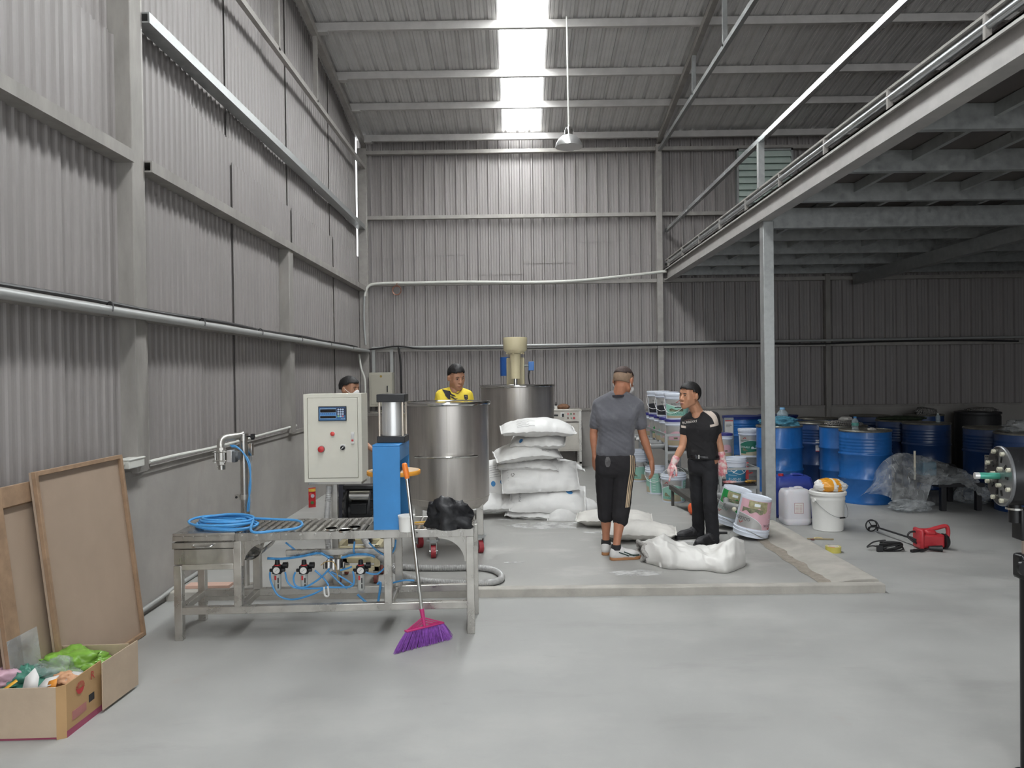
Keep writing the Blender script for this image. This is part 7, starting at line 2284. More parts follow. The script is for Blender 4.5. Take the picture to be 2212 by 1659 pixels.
def cap(head, mc, f, r, u, s, m, parent, name='hair', line=None, grow=1.05, thick=0.010, rough=0.004, seed=0, shift=(0, 0, 0), rad=(0.078, 0.100, 0.094)):
    """hair: the part of an enlarged skull above the hairline"""
    c = V(mc) + (f * (-0.012 + shift[0]) + r * shift[1] + u * (0.030 + shift[2])) * s
    b = MB()
    st = MB().ball((0, 0, 0), 1.0, 40, 28)
    keep = {}
    L = parent.location
    for fc in st.f:
        cc = sum((V(st.v[i]) for i in fc), V()) / len(fc)
        if line(cc.y, cc.x, cc.z):
            ff = []
            for i in fc:
                if i not in keep:
                    v = V(st.v[i])
                    g = grow + rough * 10 * noise.noise(v * 5 + V((seed, 0, 0)))
                    keep[i] = len(b.v)
                    b.v.append(tuple(c + (r * v.x * rad[0] + f * v.y * rad[1] + u * v.z * rad[2]) * (s * g) - L))
                ff.append(keep[i])
            b.f.append(tuple(ff))
    return b.build(name, m, parent, solid=thick, angle=3.0)

def face_bits(c, f, r, u, s, parent, mouth=True, brow=True, look=(0, 0)):
    c = V(c)
    P = lambda a, b, d: c + (f * a + r * b + u * d) * s - parent.location
    R3 = Matrix((r, f, u)).transposed().to_4x4()
    for sd in (-1, 1):
        MB().ball(P(0.0660, sd * 0.031, 0.002), (0.0135 * s, 0.0135 * s, 0.0078 * s), 14, 10, R3).build('eye', eye_w, parent)
        MB().ball(P(0.0765, sd * 0.031 + look[0], 0.002 + look[1]), (0.0062 * s, 0.004 * s, 0.0066 * s), 12, 8, R3).build('iris', eye_d, parent)
        MB().tube([P(0.077, sd * 0.017, 0.0075), P(0.081, sd * 0.030, 0.0105), P(0.073, sd * 0.045, 0.006)], 0.0022 * s, 6).build('eyelid', eye_d, parent)
        if brow:
            MB().tube([P(0.086, sd * 0.016, 0.024), P(0.085, sd * 0.031, 0.029), P(0.073, sd * 0.049, 0.022)], [0.003 * s, 0.0042 * s, 0.002 * s], 6).build('eyebrow', hair_m, parent)
    if mouth:
        MB().tube([P(0.081, -0.024, -0.070), P(0.0925, -0.010, -0.0675), P(0.0945, 0.0, -0.069), P(0.0925, 0.010, -0.0675), P(0.081, 0.024, -0.070)], [0.0015 * s, 0.0045 * s, 0.005 * s, 0.0045 * s, 0.0015 * s], 8).build('mouth', lip_m, parent)

def limb(*pts):
    return [('h', [pts[i], pts[i + 1]]) for i in range(len(pts) - 1)]

def torso(shL, shR, neck, pelvis, rt, ft, wc=0.115, ww=0.10, wh=0.105, dep=0.05, grow=0.0):
    """hulls of a torso; rt right axis, ft front axis"""
    shL, shR, neck, pelvis = V(shL), V(shR), V(neck), V(pelvis)
    ch = (shL + shR) / 2 + (pelvis - neck) * 0.22
    wa = neck.lerp(pelvis, 0.66)
    g = grow
    top = [(shL, 0.056 + g), (shR, 0.056 + g), (neck + rt * 0.045 - V((0, 0, 0.03)), 0.048 + g), (neck - rt * 0.045 - V((0, 0, 0.03)), 0.048 + g)]
    chs = [(ch + rt * (a * wc) + ft * (b * dep), 0.068 + g) for a in (-1, 1) for b in (-1, 0.8)]
    was = [(wa + rt * (a * ww) + ft * (b * dep * 0.8), 0.064 + g) for a in (-1, 1) for b in (-1, 1)]
    hip = [(pelvis + rt * (a * wh) + ft * (b * dep * 0.9), 0.066 + g) for a in (-1, 1) for b in (-1, 1)]
    return [('h', top + chs), ('h', chs + was), ('h', was + hip)], ch, wa

def shoe(name, heel, toe, up, m_upper, m_sole, parent, s=1.0, laces=None, stripes=None):
    heel, toe = V(heel), V(toe)
    d = (toe - heel)
    d.z = 0
    Ln = d.length
    d.normalize()
    sd = d.cross(V((0, 0, 1)))
    z0 = heel.z
    H3 = lambda a, b, c_: V((heel.x, heel.y, z0)) + d * a + sd * b + V((0, 0, c_))
    up_ = blob(name, [('h', [(H3(0.036, 0, 0.045), 0.040), (H3(0.042, 0, 0.072), 0.041), (H3(0.09, 0, 0.070), 0.042), (H3(0.10, 0, 0.042), 0.041)]),
                      ('h', [(H3(0.10, 0, 0.065), 0.034), (H3(0.10, 0, 0.042), 0.038), (H3(Ln - 0.075, 0.012, 0.040), 0.038), (H3(Ln - 0.075, -0.012, 0.040), 0.036)]),
                      ('h', [(H3(Ln - 0.075, 0.012, 0.040), 0.038), (H3(Ln - 0.075, -0.012, 0.040), 0.036), (H3(Ln - 0.03, 0.0, 0.032), 0.027)])], m_upper, parent, 0.005, 4)
    b = MB()
    n = 14
    outl = []
    for k in range(n):
        a = math.pi * k / (n - 1)
        outl.append((0.028 - 0.030 * math.sin(a), 0.034 * math.cos(a)))
    for k in range(n):
        a = math.pi * k / (n - 1)
        outl.append((Ln - 0.05 + 0.052 * math.sin(a), -0.044 * math.cos(a)))
    b.prism([(x, y) for x, y in outl], 0.0, 0.024, frame(V((heel.x, heel.y, z0)) - parent.location, d, -sd if d.cross(-sd).z > 0 else sd))
    b.build('sole', m_sole, up_, bevel=0.004)
    return up_, H3, Ln, d, sd

# ---------------------------------------------------------------- man in grey shirt and black shorts, seen from behind
YA = 6.42
mA = thing('person', 'man in a grey t-shirt and black three-striped shorts standing with his back turned', 'person', (PY(1325, 1000, YA).x, YA, ZS))
ft = V((0.22, 0.97, 0)).normalized()
rt = V((ft.y, -ft.x, 0))
J = lambda x, y, Y=YA: PY(x, y, Y)
hc = J(1347, 824, YA + 0.015)
f, r, u = head_frame((0.62, 0.80, -0.30))
shL, shR = J(1294, 875, YA + 0.02), J(1376, 875, YA - 0.03)
neck = J(1336, 851, YA)
pelv = J(1329, 988, YA)
eL, wL = J(1282, 935, YA + 0.03), J(1285, 984, YA + 0.02)
eR, wR = J(1388, 938, YA - 0.02), J(1407, 994, YA - 0.0)
hipL, hipR = J(1308, 1000, YA + 0.02), J(1350, 1000, YA - 0.02)
knL, knR = J(1309, 1087, 6.47), J(1342, 1095, 6.38)
anL, anR = J(1309, 1172, 6.50), J(1331, 1183, 6.30)
sk = head_prims(hc, f, r, u, 1.0)
sk += [('h', [(hc - f * 0.03 - u * 0.05, 0.056), (neck - V((0, 0, 0.03)), 0.056)]), ('h', [(neck - V((0, 0, 0.02)), 0.055), (shL - V((0, 0, 0.02)), 0.04)]), ('h', [(neck - V((0, 0, 0.02)), 0.055), (shR - V((0, 0, 0.02)), 0.04)])]
tz, ch, wa = torso(shL, shR, neck, pelv, rt, ft, 0.10, 0.085, 0.09, 0.035, -0.018)
sk += tz
sk += limb((shL, 0.042), (shL.lerp(eL, 0.5), 0.043), (eL, 0.034), (eL.lerp(wL, 0.3), 0.036), (wL, 0.023))
sk += limb((shR, 0.042), (shR.lerp(eR, 0.5), 0.044), (eR, 0.035), (eR.lerp(wR, 0.3), 0.037), (wR, 0.024))
sk += hand_prims(wL, (0.03, 0.0, -1), (0.9, 0.4, 0), (0.1, 1, 0), 0.55)
sk += hand_prims(wR, (0.12, 0.1, -0.9), (-0.9, 0.4, 0), (-0.3, 0.9, 0.0), 0.4)
sk += limb((hipL, 0.06), (knL, 0.05), (knL.lerp(anL, 0.3), 0.052), (knL.lerp(anL, 0.75), 0.034), (anL, 0.032), (V((anL.x, anL.y, ZS + 0.07)), 0.030))
sk += limb((hipR, 0.06), (knR, 0.05), (knR.lerp(anR, 0.3), 0.053), (knR.lerp(anR, 0.75), 0.034), (anR, 0.032), (V((anR.x, anR.y, ZS + 0.07)), 0.030))
blob('body', sk, skin_a, mA, 0.0055, 4)
face_bits(hc, f, r, u, 1.0, mA)
cap(None, hc, f, r, u, 1.0, hair_short, mA, 'hair', lambda y, x, z: z > 0.42 + 0.25 * y or (y > 0.3 and z > 0.3), 1.03, 0.006, 0.001)
cap(None, hc, f, r, u, 1.0, mat('shaved_hair', '#8f7763', 0.8, var=0.12, scale=40), mA, 'shaved_sides', lambda y, x, z: -0.5 < z and y < 0.15 and z < 0.55, 1.004, 0.003, 0.0005)
gtee = mat('grey_tshirt', '#5d5d63', 0.9, var=0.10, scale=5, bump=0.15, bscale=30, sheen=0.2)
mix_layer(gtee, '#85868a', 9, (0.55, 0.8), (1, 1, 1), 0.5)
tz, ch, wa = torso(shL, shR, neck + V((0, 0, 0.012)), pelv + V((0, 0, 0.05)), rt, ft, 0.100, 0.083, 0.092, 0.05, 0.002)
slL, slR = shL.lerp(eL, 0.70), shR.lerp(eR, 0.66)
tz += limb((shL - V((0, 0, 0.005)), 0.060), (slL, 0.052))
tz += limb((shR - V((0, 0, 0.005)), 0.062), (slR, 0.055))
blob('tshirt', tz, gtee, mA, 0.008, 6, 0.007, 3)
MB().lathe([(0.064, -0.010), (0.074, -0.010), (0.072, 0.008), (0.064, 0.008), (0.064, -0.010)], 28, M=Matrix.Translation(neck + V((0.0, 0.0, -0.022)) - mA.location) @ Matrix.Rotation(-0.12, 4, 'X')).build('collar', mat('dark_collar', '#2e2c33', 0.9), mA)
bsh = mat('black_shorts', '#232124', 0.9, var=0.15, scale=6, bump=0.15, bscale=25)
cl = [('h', [(pelv + rt * (a * 0.095) + ft * (b * 0.05) + V((0, 0, z)), 0.070) for a in (-1, 1) for b in (-1, 1) for z in (-0.015, -0.10)])]
for hp, kn, an in ((hipL, knL, anL), (hipR, knR, anR)):
    en = kn.lerp(an, 0.22)
    cl += [('h', [(hp + V((0, 0, -0.03)), 0.088), (hp + V((0, 0.0, -0.03)) - ft * 0.03, 0.085), (hp.lerp(kn, 0.55), 0.086)]), ('h', [(hp.lerp(kn, 0.55), 0.086), (kn, 0.078)]), ('h', [(kn, 0.078), (en, 0.071)]), ('h', [(en, 0.073), (en - V((0, 0, 0.03)), 0.070)])]
sh_ = blob('shorts', cl, bsh, mA, 0.008, 5, 0.006, 5)
tree = bvh_of(sh_)
stp = mat('beige_stripe', '#c9b294', 0.8)
for k in range(3):
    b = MB()
    x0_, x1_, x2_, x3_ = 1364 + k * 5, 1363 + k * 5, 1359 + k * 4, 1354 + k * 3.5
    path = smoothpath([PY(x, y, YA - 0.15) for x, y in ((x0_, 978), (x1_, 1015), (x2_, 1055), (x3_, 1098))], 8)
    pts, fs = art_grid(lambda i, j: path[min(len(path) - 1, int(round(j * (len(path) - 1))))] + V(((i - 0.5) * 0.010, 0, 0)), 1, len(path) - 1)
    project(b, pts, fs, tree, (-0.12, 1, 0.0), 0.004)
    b.put('side_stripe', stp, mA)
dust = MB()
pts, fs = art_grid(lambda i, j: PY(1316 + (i - 0.5) * 12 * math.sin(math.pi * (0.15 + 0.7 * j)), 990 + j * 22, YA - 0.2), 6, 8)
project(dust, pts, fs, tree, (0, 1, 0), 0.003)
dust.put('dust_patch', mat('dust_grey', '#5f5d5e', 0.95, var=0.3, scale=40), mA)
shoe_w = mat('white_shoe', '#d6d4d2', 0.45, var=0.05, scale=10)
gum = mat('gum_sole', '#a8774f', 0.6)
dl, dr2 = V((0.30, 0.95, 0)).normalized(), V((0.95, 0.22, 0)).normalized()
hl = V((anL.x, anL.y, ZS)) - dl * 0.055
hr = V((anR.x, anR.y, ZS)) - dr2 * 0.055
for an in (anL, anR):
    MB().cyl((an.x, an.y, ZS + 0.085), (an.x, an.y, ZS + 0.125), 0.043, 0.040, n=20).put('sock', mat('dark_sock', '#2a292c', 0.9), mA)
shoe('shoe', hl, hl + dl * 0.27, None, shoe_w, gum, mA)
so, H3, Ln, d_, sd_ = shoe('shoe', hr, hr + dr2 * 0.27, None, shoe_w, gum, mA)
tree = bvh_of(so) if so.parent == mA else None
dg_ = mat('dark_green_trim', '#243a33', 0.5)
for k in range(3):
    b = MB()
    pts, fs = art_grid(lambda i, j: H3(0.06 + 0.045 * k + 0.09 * j, 0.05 if sd_.y < 0 else -0.05, 0.035 + 0.035 * (1 - j) * (1.0 if k < 2 else 0.3)) + V((0, 0, (i - 0.5) * 0.010)), 1, 8)
    project(b, pts, fs, tree, (0, 1, 0), 0.003)
    b.put('shoe_stripe', dg_, mA)
b = MB()
for k in range(4):
    b.tube([H3(0.10 + 0.022 * k, 0.03, 0.093 - 0.010 * k), H3(0.105 + 0.022 * k, 0.0, 0.102 - 0.010 * k), H3(0.11 + 0.022 * k, -0.03, 0.093 - 0.010 * k)], 0.003, 6)
b.put('laces', white_pl, mA)
# face mask, seen at the ear and jaw
b = MB()
Pm = lambda a, bb, dd: hc + f * a + r * bb + u * dd
for sd in (-1, 1):
    b.tube(smoothpath([Pm(0.04, sd * 0.072, -0.02), Pm(0.0, sd * 0.082, 0.03), Pm(-0.028, sd * 0.083, 0.0), Pm(-0.012, sd * 0.082, -0.045), Pm(0.04, sd * 0.068, -0.07)], 4), 0.0028, 6)
b.put('mask_strap', white_pl, mA)
blob('face_mask', [('h', [(Pm(0.07, 0, -0.02), 0.045), (Pm(0.075, 0, -0.06), 0.048), (Pm(0.05, 0.05, -0.055), 0.030), (Pm(0.05, -0.05, -0.055), 0.030), (Pm(0.065, 0, -0.10), 0.035)])], mask_m, mA, 0.006, 4)

# ---------------------------------------------------------------- man in black pointing at the bucket
YM = 6.98
mB = thing('person', 'man in a black t-shirt and trousers with pink gloves pointing down at a bucket', 'person', (PY(1520, 1100, YM).x, YM, ZS))
J = lambda x, y, Y=YM: PY(x, y, Y)
ft = V((-0.55, -0.83, 0)).normalized()
rt = V((ft.y, -ft.x, 0))
hc = J(1489, 855, YM - 0.03)
f, r, u = head_frame((-0.86, -0.48, 0.0), (0.10, 0, 1))
shR, shL = J(1484, 908, YM + 0.04), J(1541, 902, YM - 0.05)
neck = J(1507, 886, YM + 0.02)
pelv = J(1519, 995, YM)
eR, wR = J(1474, 965, YM + 0.0), J(1455, 1000, YM - 0.03)
eL, wL = J(1553, 955, YM - 0.02), J(1560, 990, YM - 0.05)
hipR, hipL = J(1505, 1003, YM + 0.04), J(1533, 1003, YM - 0.05)
knR, knL = J(1507, 1078, 7.02), J(1534, 1085, 6.84)
anR, anL = J(1509, 1143, 7.10), J(1540, 1157, 6.86)
sk = head_prims(hc, f, r, u, 0.98)
sk += [('h', [(hc - f * 0.03 - u * 0.05, 0.054), (neck - V((0, 0, 0.025)), 0.056)]), ('h', [(neck - V((0, 0, 0.03)), 0.05), (shL - V((0, 0, 0.02)), 0.035)]), ('h', [(neck - V((0, 0, 0.03)), 0.05), (shR - V((0, 0, 0.02)), 0.035)]),
       ('h', [(neck + ft * 0.03 - V((0, 0, 0.06)), 0.05), (neck - V((0, 0, 0.03)), 0.055)])]
tz, ch, wa = torso(shL, shR, neck - V((0, 0, 0.02)), pelv, rt, ft, 0.10, 0.08, 0.085, 0.035, -0.018)
sk += tz
sk += limb((shR, 0.040), (shR.lerp(eR, 0.5), 0.041), (eR, 0.034), (eR.lerp(wR, 0.3), 0.036), (wR, 0.024))
sk += limb((shL, 0.040), (shL.lerp(eL, 0.5), 0.042), (eL, 0.034), (eL.lerp(wL, 0.3), 0.036), (wL, 0.024))
hdR = (J(1440, 1036, YM - 0.04) - wR)
hand_R = dict(w=wR, d=hdR, n=(0.55, 0.3, -0.45), thumb=(0.3, -0.95, 0.0))
hdL = (J(1562, 1030, YM - 0.06) - wL)
hand_L = dict(w=wL, d=hdL, n=(0.3, 0.9, 0), thumb=(-0.9, 0.1, 0))
sk += hand_prims(hand_R['w'], hand_R['d'], hand_R['n'], hand_R['thumb'], 0.4, True, 0.98, 0.9)
sk += hand_prims(hand_L['w'], hand_L['d'], hand_L['n'], hand_L['thumb'], 0.25, False, 0.98, 0.9)
sk += limb((hipR, 0.05), (knR, 0.04), (anR, 0.03)) + limb((hipL, 0.05), (knL, 0.04), (anL, 0.03))
blob('body', sk, skin_b, mB, 0.005, 4)
face_bits(hc, f, r, u, 0.98, mB, look=(0.002, 0.001))
cap(None, hc, f, r, u, 0.98, hair_m, mB, 'hair', lambda y, x, z: (z > 0.40 - 0.05 * abs(x)) if y > 0.35 else (z > 0.05 + 0.35 * max(0, y) if y > -0.25 else z > -0.62), 1.05, 0.012, 0.002, 2)
btee = mat('black_tshirt', '#242325', 0.9, var=0.2, scale=5, bump=0.12, bscale=30)
mix_layer(btee, '#6a6867', 7, (0.64, 0.8), (1, 1, 1), 0.4)
tz, ch, wa = torso(shL, shR, neck - V((0, 0, 0.02)), pelv + V((0, 0, 0.05)), rt, ft, 0.098, 0.070, 0.074, 0.042, 0.0)
slR, slL = shR.lerp(eR, 0.45), shL.lerp(eL, 0.5)
tz += limb((shR, 0.057), (slR, 0.050)) + limb((shL, 0.057), (slL, 0.052))
tee = blob('tshirt', tz, btee, mB, 0.007, 5, 0.005, 7)
tree = bvh_of(tee)
tan_ = mat('beige_panel', '#c4b6ab', 0.85)
# beige shoulder band on his left sleeve and the far shoulder
b = MB()
path = smoothpath([J(1523, 877, YM - 0.2), J(1537, 886, YM - 0.2), J(1548, 900, YM - 0.2), J(1553, 918, YM - 0.2)], 6)
pts, fs = art_grid(lambda i, j: path[min(len(path) - 1, int(round(j * (len(path) - 1))))] + V(((i - 0.5) * 0.042, 0, (i - 0.5) * 0.02)), 4, len(path) - 1)
project(b, pts, fs, tree, (0, 1, -0.12), 0.003)
b.put('shoulder_band', tan_, mB)
b = MB()
pts, fs = art_grid(lambda i, j: J(1537 + i * 20, 920 - 1 + j * 5 - i * 4, YM - 0.2), 8, 2)
project(b, pts, fs, tree, (0, 1, 0), 0.003)
b.put('sleeve_band', tan_, mB)
b = MB()
pts, fs = art_grid(lambda i, j: J(1474 + i * 17, 928 - 7 + j * 5 + i * 2, YM - 0.2), 8, 2)
project(b, pts, fs, tree, (0, 1, 0), 0.003)
b.put('sleeve_band', tan_, mB)
b = MB()
path = smoothpath([J(1474, 906, YM - 0.2), J(1481, 894, YM - 0.2), J(1492, 886, YM - 0.2)], 6)
pts, fs = art_grid(lambda i, j: path[min(len(path) - 1, int(round(j * (len(path) - 1))))] + V(((i - 0.5) * 0.010, 0, (i - 0.5) * 0.006)), 1, len(path) - 1)
project(b, pts, fs, tree, (0, 1, -0.1), 0.003)
b.put('shoulder_band', tan_, mB)
# chest lettering
vs, fs = text_flat('BURBERRY', 0.028)
o0 = J(1499.5, 914.5, YM - 0.2)
ex = (J(1514, 911.5, YM - 0.2) - J(1485, 917, YM - 0.2)).normalized()
ey = V((-ex.z, 0, ex.x))
wid = max(abs(v.x) for v in vs)
sc_ = (J(1514, 911.5, YM - 0.2) - J(1485, 917, YM - 0.2)).length / 2 / wid
b = MB()
project(b, [o0 + ex * (v.x * sc_) + ey * (v.y * 1.05) for v in vs], fs, tree, (0, 1, 0), 0.004)
b.put('lettering', mat('tshirt_print', '#cfc9c2', 0.8), mB, smooth=False)
b = MB()
pts, fs = art_grid(lambda i, j: o0 + ex * ((i - 0.45) * 0.085) + ey * (0.019 + 0.004 * j), 8, 1)
project(b, pts, fs, tree, (0, 1, 0), 0.004)
b.put('small_print', mat('tshirt_print_small', '#6e5550', 0.8), mB)
btr = mat('black_trousers', '#1f1f23', 0.85, var=0.2, scale=5, bump=0.15, bscale=25)
mix_layer(btr, '#6f6f73', 9, (0.66, 0.8), (1, 1, 0.6), 0.4)
cl = [('h', [(pelv + rt * (a * 0.072) + ft * (b_ * 0.042) + V((0, 0, z)), 0.058) for a in (-1, 1) for b_ in (-1, 1) for z in (0.0, -0.08)])]
for hp, kn, an in ((hipR, knR, anR), (hipL, knL, anL)):
    cl += limb((hp + V((0, 0, -0.03)), 0.076), (hp.lerp(kn, 0.5), 0.070), (kn, 0.062), (kn.lerp(an, 0.5), 0.060), (an, 0.058), (an - V((0, 0, 0.045)), 0.056))
blob('trousers', cl, btr, mB, 0.008, 5, 0.007, 9)
wz = pelv + V((0, 0, 0.035))
b = MB()
n = 36
ring_ = []
for k in range(n):
    a = 2 * math.pi * k / n
    ring_.append((wz + rt * (0.146 * math.cos(a)) + ft * (0.117 * math.sin(a))))
b.add([p + V((0, 0, -0.017)) for p in ring_] + [p + V((0, 0, 0.017)) for p in ring_], [(k, (k + 1) % n, n + (k + 1) % n, n + k) for k in range(n)])
b.put('belt', mat('black_belt', '#17171a', 0.4), mB, solid=0.006)
bk = J(1507, 987, YM - 0.150)
MB().box(bk.x - 0.022, bk.x + 0.0, bk.y, bk.y + 0.012, bk.z - 0.017, bk.z + 0.017).put('buckle', mat('dark_buckle', '#3c3c3f', 0.3, 0.7), mB, bevel=0.003)
MB().box(bk.x + 0.004, bk.x + 0.008, bk.y - 0.002, bk.y + 0.012, bk.z - 0.018, bk.z + 0.018).box(bk.x + 0.013, bk.x + 0.017, bk.y - 0.002, bk.y + 0.012, bk.z - 0.018, bk.z + 0.018).put('buckle_bar', chrome, mB)
glove = mat('pink_glove', '#d9858c', 0.6, col2='#e3d2cd', scale=26, edge=(0.42, 0.58))
for nm, h, e_, pt in (('glove', hand_R, eR, True), ('glove', hand_L, eL, False)):
    g_ = hand_prims(h['w'], h['d'], h['n'], h['thumb'], 0.4 if pt else 0.25, pt, 1.0, 1.16)
    w_ = V(h['w'])
    g_ += [('h', [(w_, 0.031), (w_.lerp(e_, 0.26), 0.037)])]
    blob(nm, g_, glove, mB, 0.0045, 3)
sole_d = mat('dark_sole', '#2c2b2b', 0.7)
for an, toe in ((anR, J(1473, 1161, 7.06)), (anL, J(1519, 1176, 6.78))):
    hl = V((an.x, an.y, ZS)) + V((0.035, 0.01, 0))
    tt = V((toe.x, toe.y, ZS))
    dv = (tt - hl).normalized() * 0.275
    so, H3, Ln, d_, sd_ = shoe('shoe', hl, hl + dv, None, mat('black_shoe', '#242326', 0.6, var=0.2, scale=14), sole_d, mB)
    b = MB()
    for k in range(4):
        b.tube([H3(0.11 + 0.022 * k, 0.028, 0.092 - 0.010 * k), H3(0.112 + 0.022 * k, 0.0, 0.101 - 0.010 * k), H3(0.115 + 0.022 * k, -0.028, 0.092 - 0.010 * k)], 0.003, 6)
    b.put('laces', mat('grey_lace', '#4b4a4d', 0.8), mB)

# ---------------------------------------------------------------- man in the yellow jersey behind the front tank
YY = 7.62
mC = thing('person', 'man in a yellow jersey looking down behind the open front tank', 'person', (PY(982, 900, YY).x, YY, ZS))
J = lambda x, y, Y=YY: PY(x, y, Y)
ft = V((0.12, -0.99, 0)).normalized()
rt = V((ft.y, -ft.x, 0))
hc = J(986, 816, YY - 0.01)
f, r, u = head_frame((0.52, -0.80, -0.22), (-0.06, 0, 1))
shR, shL = J(952, 854, YY), J(1010, 854, YY)
neck = J(982, 835, YY + 0.02)
pelv = V((neck.x, YY + 0.03, 0.95))
eR, eL = J(945, 905, YY + 0.0), J(1020, 905, YY)
wR, wL = J(948, 950, YY - 0.12), J(1016, 950, YY - 0.12)
wR.y = wL.y = YY - 0.10
sk = head_prims(hc, f, r, u, 0.98)
sk += [('h', [(hc - f * 0.03 - u * 0.05, 0.054), (neck - V((0, 0, 0.02)), 0.056)]), ('h', [(neck - V((0, 0, 0.03)), 0.05), (shL - V((0, 0, 0.02)), 0.035)]), ('h', [(neck - V((0, 0, 0.03)), 0.05), (shR - V((0, 0, 0.02)), 0.035)]), ('h', [(neck + ft * 0.03 - V((0, 0, 0.05)), 0.045), (neck - V((0, 0, 0.02)), 0.05)])]
tz, ch, wa = torso(shL, shR, neck - V((0, 0, 0.02)), pelv, rt, ft, 0.09, 0.08, 0.085, 0.035, -0.018)
sk += tz
for s_, e_, w_ in ((shR, eR, wR), (shL, eL, wL)):
    sk += limb((s_, 0.040), (s_.lerp(e_, 0.5), 0.041), (e_, 0.034), (w_, 0.024))
    sk += hand_prims(w_, (0, -0.3, -1), (0, 1, 0), (1 if w_ is wR else -1, 0, 0), 0.4)
kx = [(V((pelv.x + a * 0.1, YY + 0.03, 0.9)), V((pelv.x + a * 0.1, YY + 0.02, 0.5)), V((pelv.x + a * 0.1, YY + 0.05, 0.13))) for a in (-1, 1)]
for h_, k_, a_ in kx:
    sk += limb((h_, 0.07), (k_, 0.05), (a_, 0.035))
blob('body', sk, skin_c, mC, 0.005, 4)
face_bits(hc, f, r, u, 0.98, mC, look=(0.001, -0.002))
cap(None, hc, f, r, u, 0.98, hair_m, mC, 'hair', lambda y, x, z: (z > 0.30 - 0.05 * abs(x)) if y > 0.35 else (z > 0.0 + 0.3 * max(0, y) if y > -0.2 else z > -0.5), 1.045, 0.010, 0.004, 5, (0.0, 0, 0.012))
jer = mat('yellow_jersey', '#e3c93f', 0.75, var=0.06, scale=6, bump=0.08, bscale=30)
tz, ch, wa = torso(shL, shR, neck - V((0, 0, 0.022)), pelv, rt, ft, 0.105, 0.095, 0.10, 0.045, 0.002)
tz += limb((shR, 0.058), (shR.lerp(eR, 0.62), 0.054)) + limb((shL, 0.058), (shL.lerp(eL, 0.62), 0.054))
jo = blob('jersey', tz, jer, mC, 0.007, 5, 0.004, 11)
tree = bvh_of(jo)
# v collar
b = MB()
path = smoothpath([J(970, 842, YY - 0.2), J(977, 847, YY - 0.2), J(986, 851, YY - 0.2), J(991, 847, YY - 0.2), J(995, 842, YY - 0.2)], 5)
pts, fs = art_grid(lambda i, j: path[min(len(path) - 1, int(round(j * (len(path) - 1))))] + V((0, 0, (i - 0.5) * 0.012)), 1, len(path) - 1)
project(b, pts, fs, tree, (0, 1, 0), 0.004)
b.put('collar', mat('jersey_trim', '#7d5f3c', 0.8), mC)
# dark brush-stroke figure on the chest
def art_poly(pixels, m, name):
    b = MB()
    bm = bmesh.new()
    vs = [bm.verts.new(J(x, y, YY - 0.2)) for x, y in pixels]
    bm.faces.new(vs)
    bmesh.ops.triangulate(bm, faces=bm.faces)
    bmesh.ops.subdivide_edges(bm, edges=bm.edges, cuts=2, use_grid_fill=True)
    bm.verts.index_update()
    pts, fs = [v.co.copy() for v in bm.verts], [tuple(v.index for v in f_.verts) for f_ in bm.faces]
    bm.free()
    project(b, pts, fs, tree, (0, 1, 0), 0.004)
    b.put(name, m, mC, smooth=False)
dk = mat('jersey_black', '#2f2c33', 0.8)
art_poly([(951, 842), (960, 844), (969, 846), (973, 852), (980, 855), (983, 858), (976, 857), (968, 853), (964, 855), (970, 861), (971, 864), (966, 863), (960, 857), (957, 851)], dk, 'jersey_motif')
art_poly([(968, 857), (976, 858), (981, 862), (988, 862), (981, 864.5), (974, 861)], dk, 'jersey_motif')
art_poly([(1000, 854), (1008, 854), (1009, 862), (1004.5, 866), (1001, 862)], dk, 'jersey_crest')
art_poly([(1002, 856), (1006.5, 856), (1007, 861), (1004.5, 863), (1002.5, 861)], mat('crest_grey', '#8d8470', 0.8), 'jersey_crest')
cl = [('h', [(pelv + rt * (a * 0.09) + ft * (b_ * 0.04) + V((0, 0, z)), 0.065) for a in (-1, 1) for b_ in (-1, 1) for z in (0.0, -0.08)])]
for h_, k_, a_ in kx:
    cl += limb((h_, 0.085), (k_, 0.065), (a_, 0.055))
blob('trousers', cl, mat('dark_trousers', '#33333b', 0.9), mC, 0.012, 4)
for h_, k_, a_ in kx:
    hl = V((a_.x, YY + 0.09, ZS))
    shoe('shoe', hl, hl + V((0, -0.27, 0)), None, mat('black_shoe', '#242326', 0.6), sole_d, mC)

# ---------------------------------------------------------------- masked man behind the control cabinet
YD = 7.55
mD = thing('person', 'man with short black hair and white face mask behind the control cabinet', 'person', (PY(752, 900, YD).x, YD, ZS))
J = lambda x, y, Y=YD: PY(x, y, Y)
ft = V((0.9, -0.42, 0)).normalized()
rt = V((ft.y, -ft.x, 0))
hc = J(756, 841, YD)
f, r, u = head_frame((0.90, -0.40, -0.05))
neck = hc + V((-0.035, 0.01, -0.165))
pelv = V((neck.x - 0.02, YD + 0.02, 0.93))
shR, shL = neck - V((0, 0, 0.055)) + rt * 0.15, neck - V((0, 0, 0.055)) - rt * 0.15
eR, eL = shR + V((0.02, 0, -0.28)), shL + V((0.02, 0, -0.28))
wR, wL = eR + ft * 0.18 - V((0, 0, 0.12)), eL + ft * 0.18 - V((0, 0, 0.12))
sk = head_prims(hc, f, r, u, 1.0)
sk += [('h', [(hc - f * 0.03 - u * 0.05, 0.054), (neck - V((0, 0, 0.02)), 0.056)]), ('h', [(neck - V((0, 0, 0.03)), 0.05), (shL, 0.035)]), ('h', [(neck - V((0, 0, 0.03)), 0.05), (shR, 0.035)])]
tz, ch, wa = torso(shL, shR, neck - V((0, 0, 0.02)), pelv, rt, ft, 0.09, 0.08, 0.085, 0.035, -0.018)
sk += tz
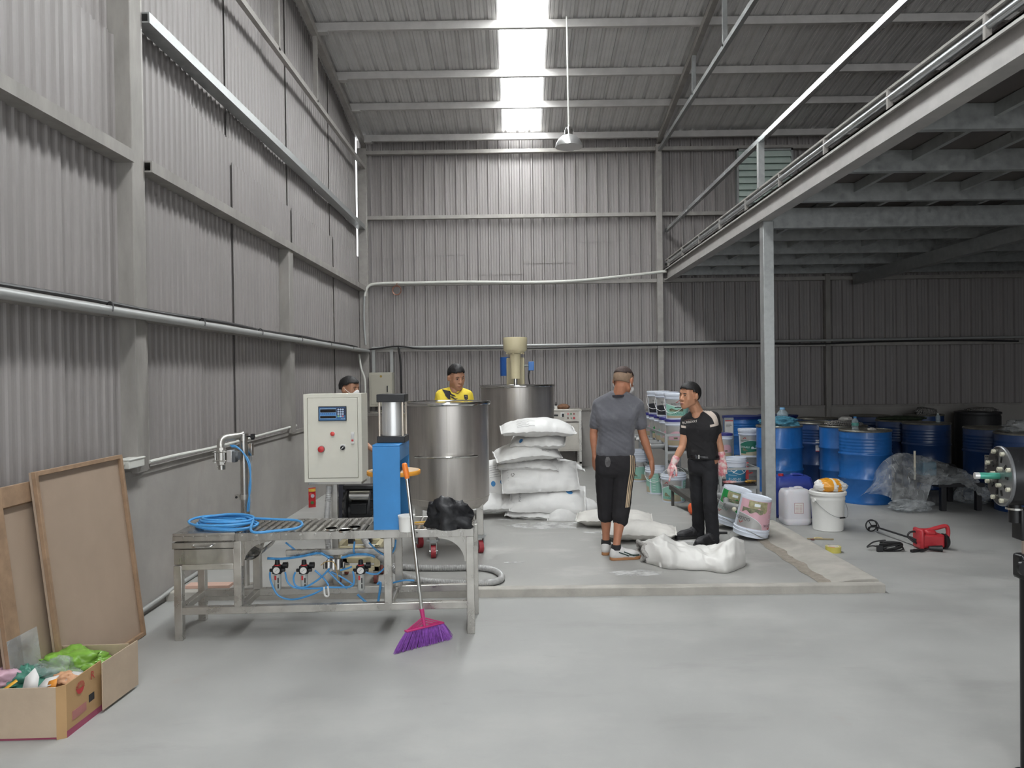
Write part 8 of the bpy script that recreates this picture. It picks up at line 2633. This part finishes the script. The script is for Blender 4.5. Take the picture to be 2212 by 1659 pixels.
for s_, e_, w_ in ((shR, eR, wR), (shL, eL, wL)):
    sk += limb((s_, 0.040), (e_, 0.034), (w_, 0.024))
    sk += hand_prims(w_, ft * 0.8 - V((0, 0, 0.4)), V((0, 0, -1)), rt * (-1 if w_ is wR else 1), 0.5)
kx = [(pelv + rt * (a * 0.09) - V((0, 0, 0.05)), V((pelv.x, YD, 0.5)) + rt * (a * 0.09), V((pelv.x, YD, 0.13)) + rt * (a * 0.09)) for a in (-1, 1)]
for h_, k_, a_ in kx:
    sk += limb((h_, 0.07), (k_, 0.05), (a_, 0.035))
blob('body', sk, skin_c, mD, 0.005, 4)
face_bits(hc, f, r, u, 1.0, mD, mouth=False)
cap(None, hc, f, r, u, 1.0, hair_m, mD, 'hair', lambda y, x, z: (z > 0.32) if y > 0.4 else (z > 0.08 + 0.3 * max(0, y) if y > -0.2 else z > -0.35), 1.05, 0.013, 0.003, 8)
Pm = lambda a, bb, dd: hc + f * a + r * bb + u * dd
blob('face_mask', [('h', [(Pm(0.088, 0, -0.018), 0.020), (Pm(0.088, 0, -0.065), 0.030), (Pm(0.058, 0.05, -0.05), 0.020), (Pm(0.058, -0.05, -0.05), 0.020), (Pm(0.062, 0.035, -0.095), 0.020), (Pm(0.062, -0.035, -0.095), 0.020)])], mask_m, mD, 0.005, 3)
b = MB()
for sd in (-1, 1):
    b.tube(smoothpath([Pm(0.06, sd * 0.062, -0.04), Pm(0.02, sd * 0.082, -0.01), Pm(-0.02, sd * 0.088, 0.022), Pm(-0.03, sd * 0.084, -0.01)], 4), 0.0025, 6)
b.put('mask_strap', white_pl, mD)
tz, ch, wa = torso(shL, shR, neck - V((0, 0, 0.03)), pelv, rt, ft, 0.105, 0.095, 0.10, 0.045, 0.002)
tz += limb((shR, 0.058), (shR.lerp(eR, 0.62), 0.054)) + limb((shL, 0.058), (shL.lerp(eL, 0.62), 0.054))
blob('tshirt', tz, mat('dark_blue_tshirt', '#3a4152', 0.85), mD, 0.009, 5, 0.004, 15)
cl = [('h', [(pelv + rt * (a * 0.09) + ft * (b_ * 0.04) + V((0, 0, z)), 0.065) for a in (-1, 1) for b_ in (-1, 1) for z in (0.0, -0.08)])]
for h_, k_, a_ in kx:
    cl += limb((h_, 0.085), (k_, 0.065), (a_, 0.055))
blob('trousers', cl, mat('dark_trousers', '#33333b', 0.9), mD, 0.012, 4)
for h_, k_, a_ in kx:
    hl = V((a_.x, a_.y, ZS)) - ft * 0.06
    shoe('shoe', hl, hl + ft * 0.27, None, mat('black_shoe', '#242326', 0.6), sole_d, mD)
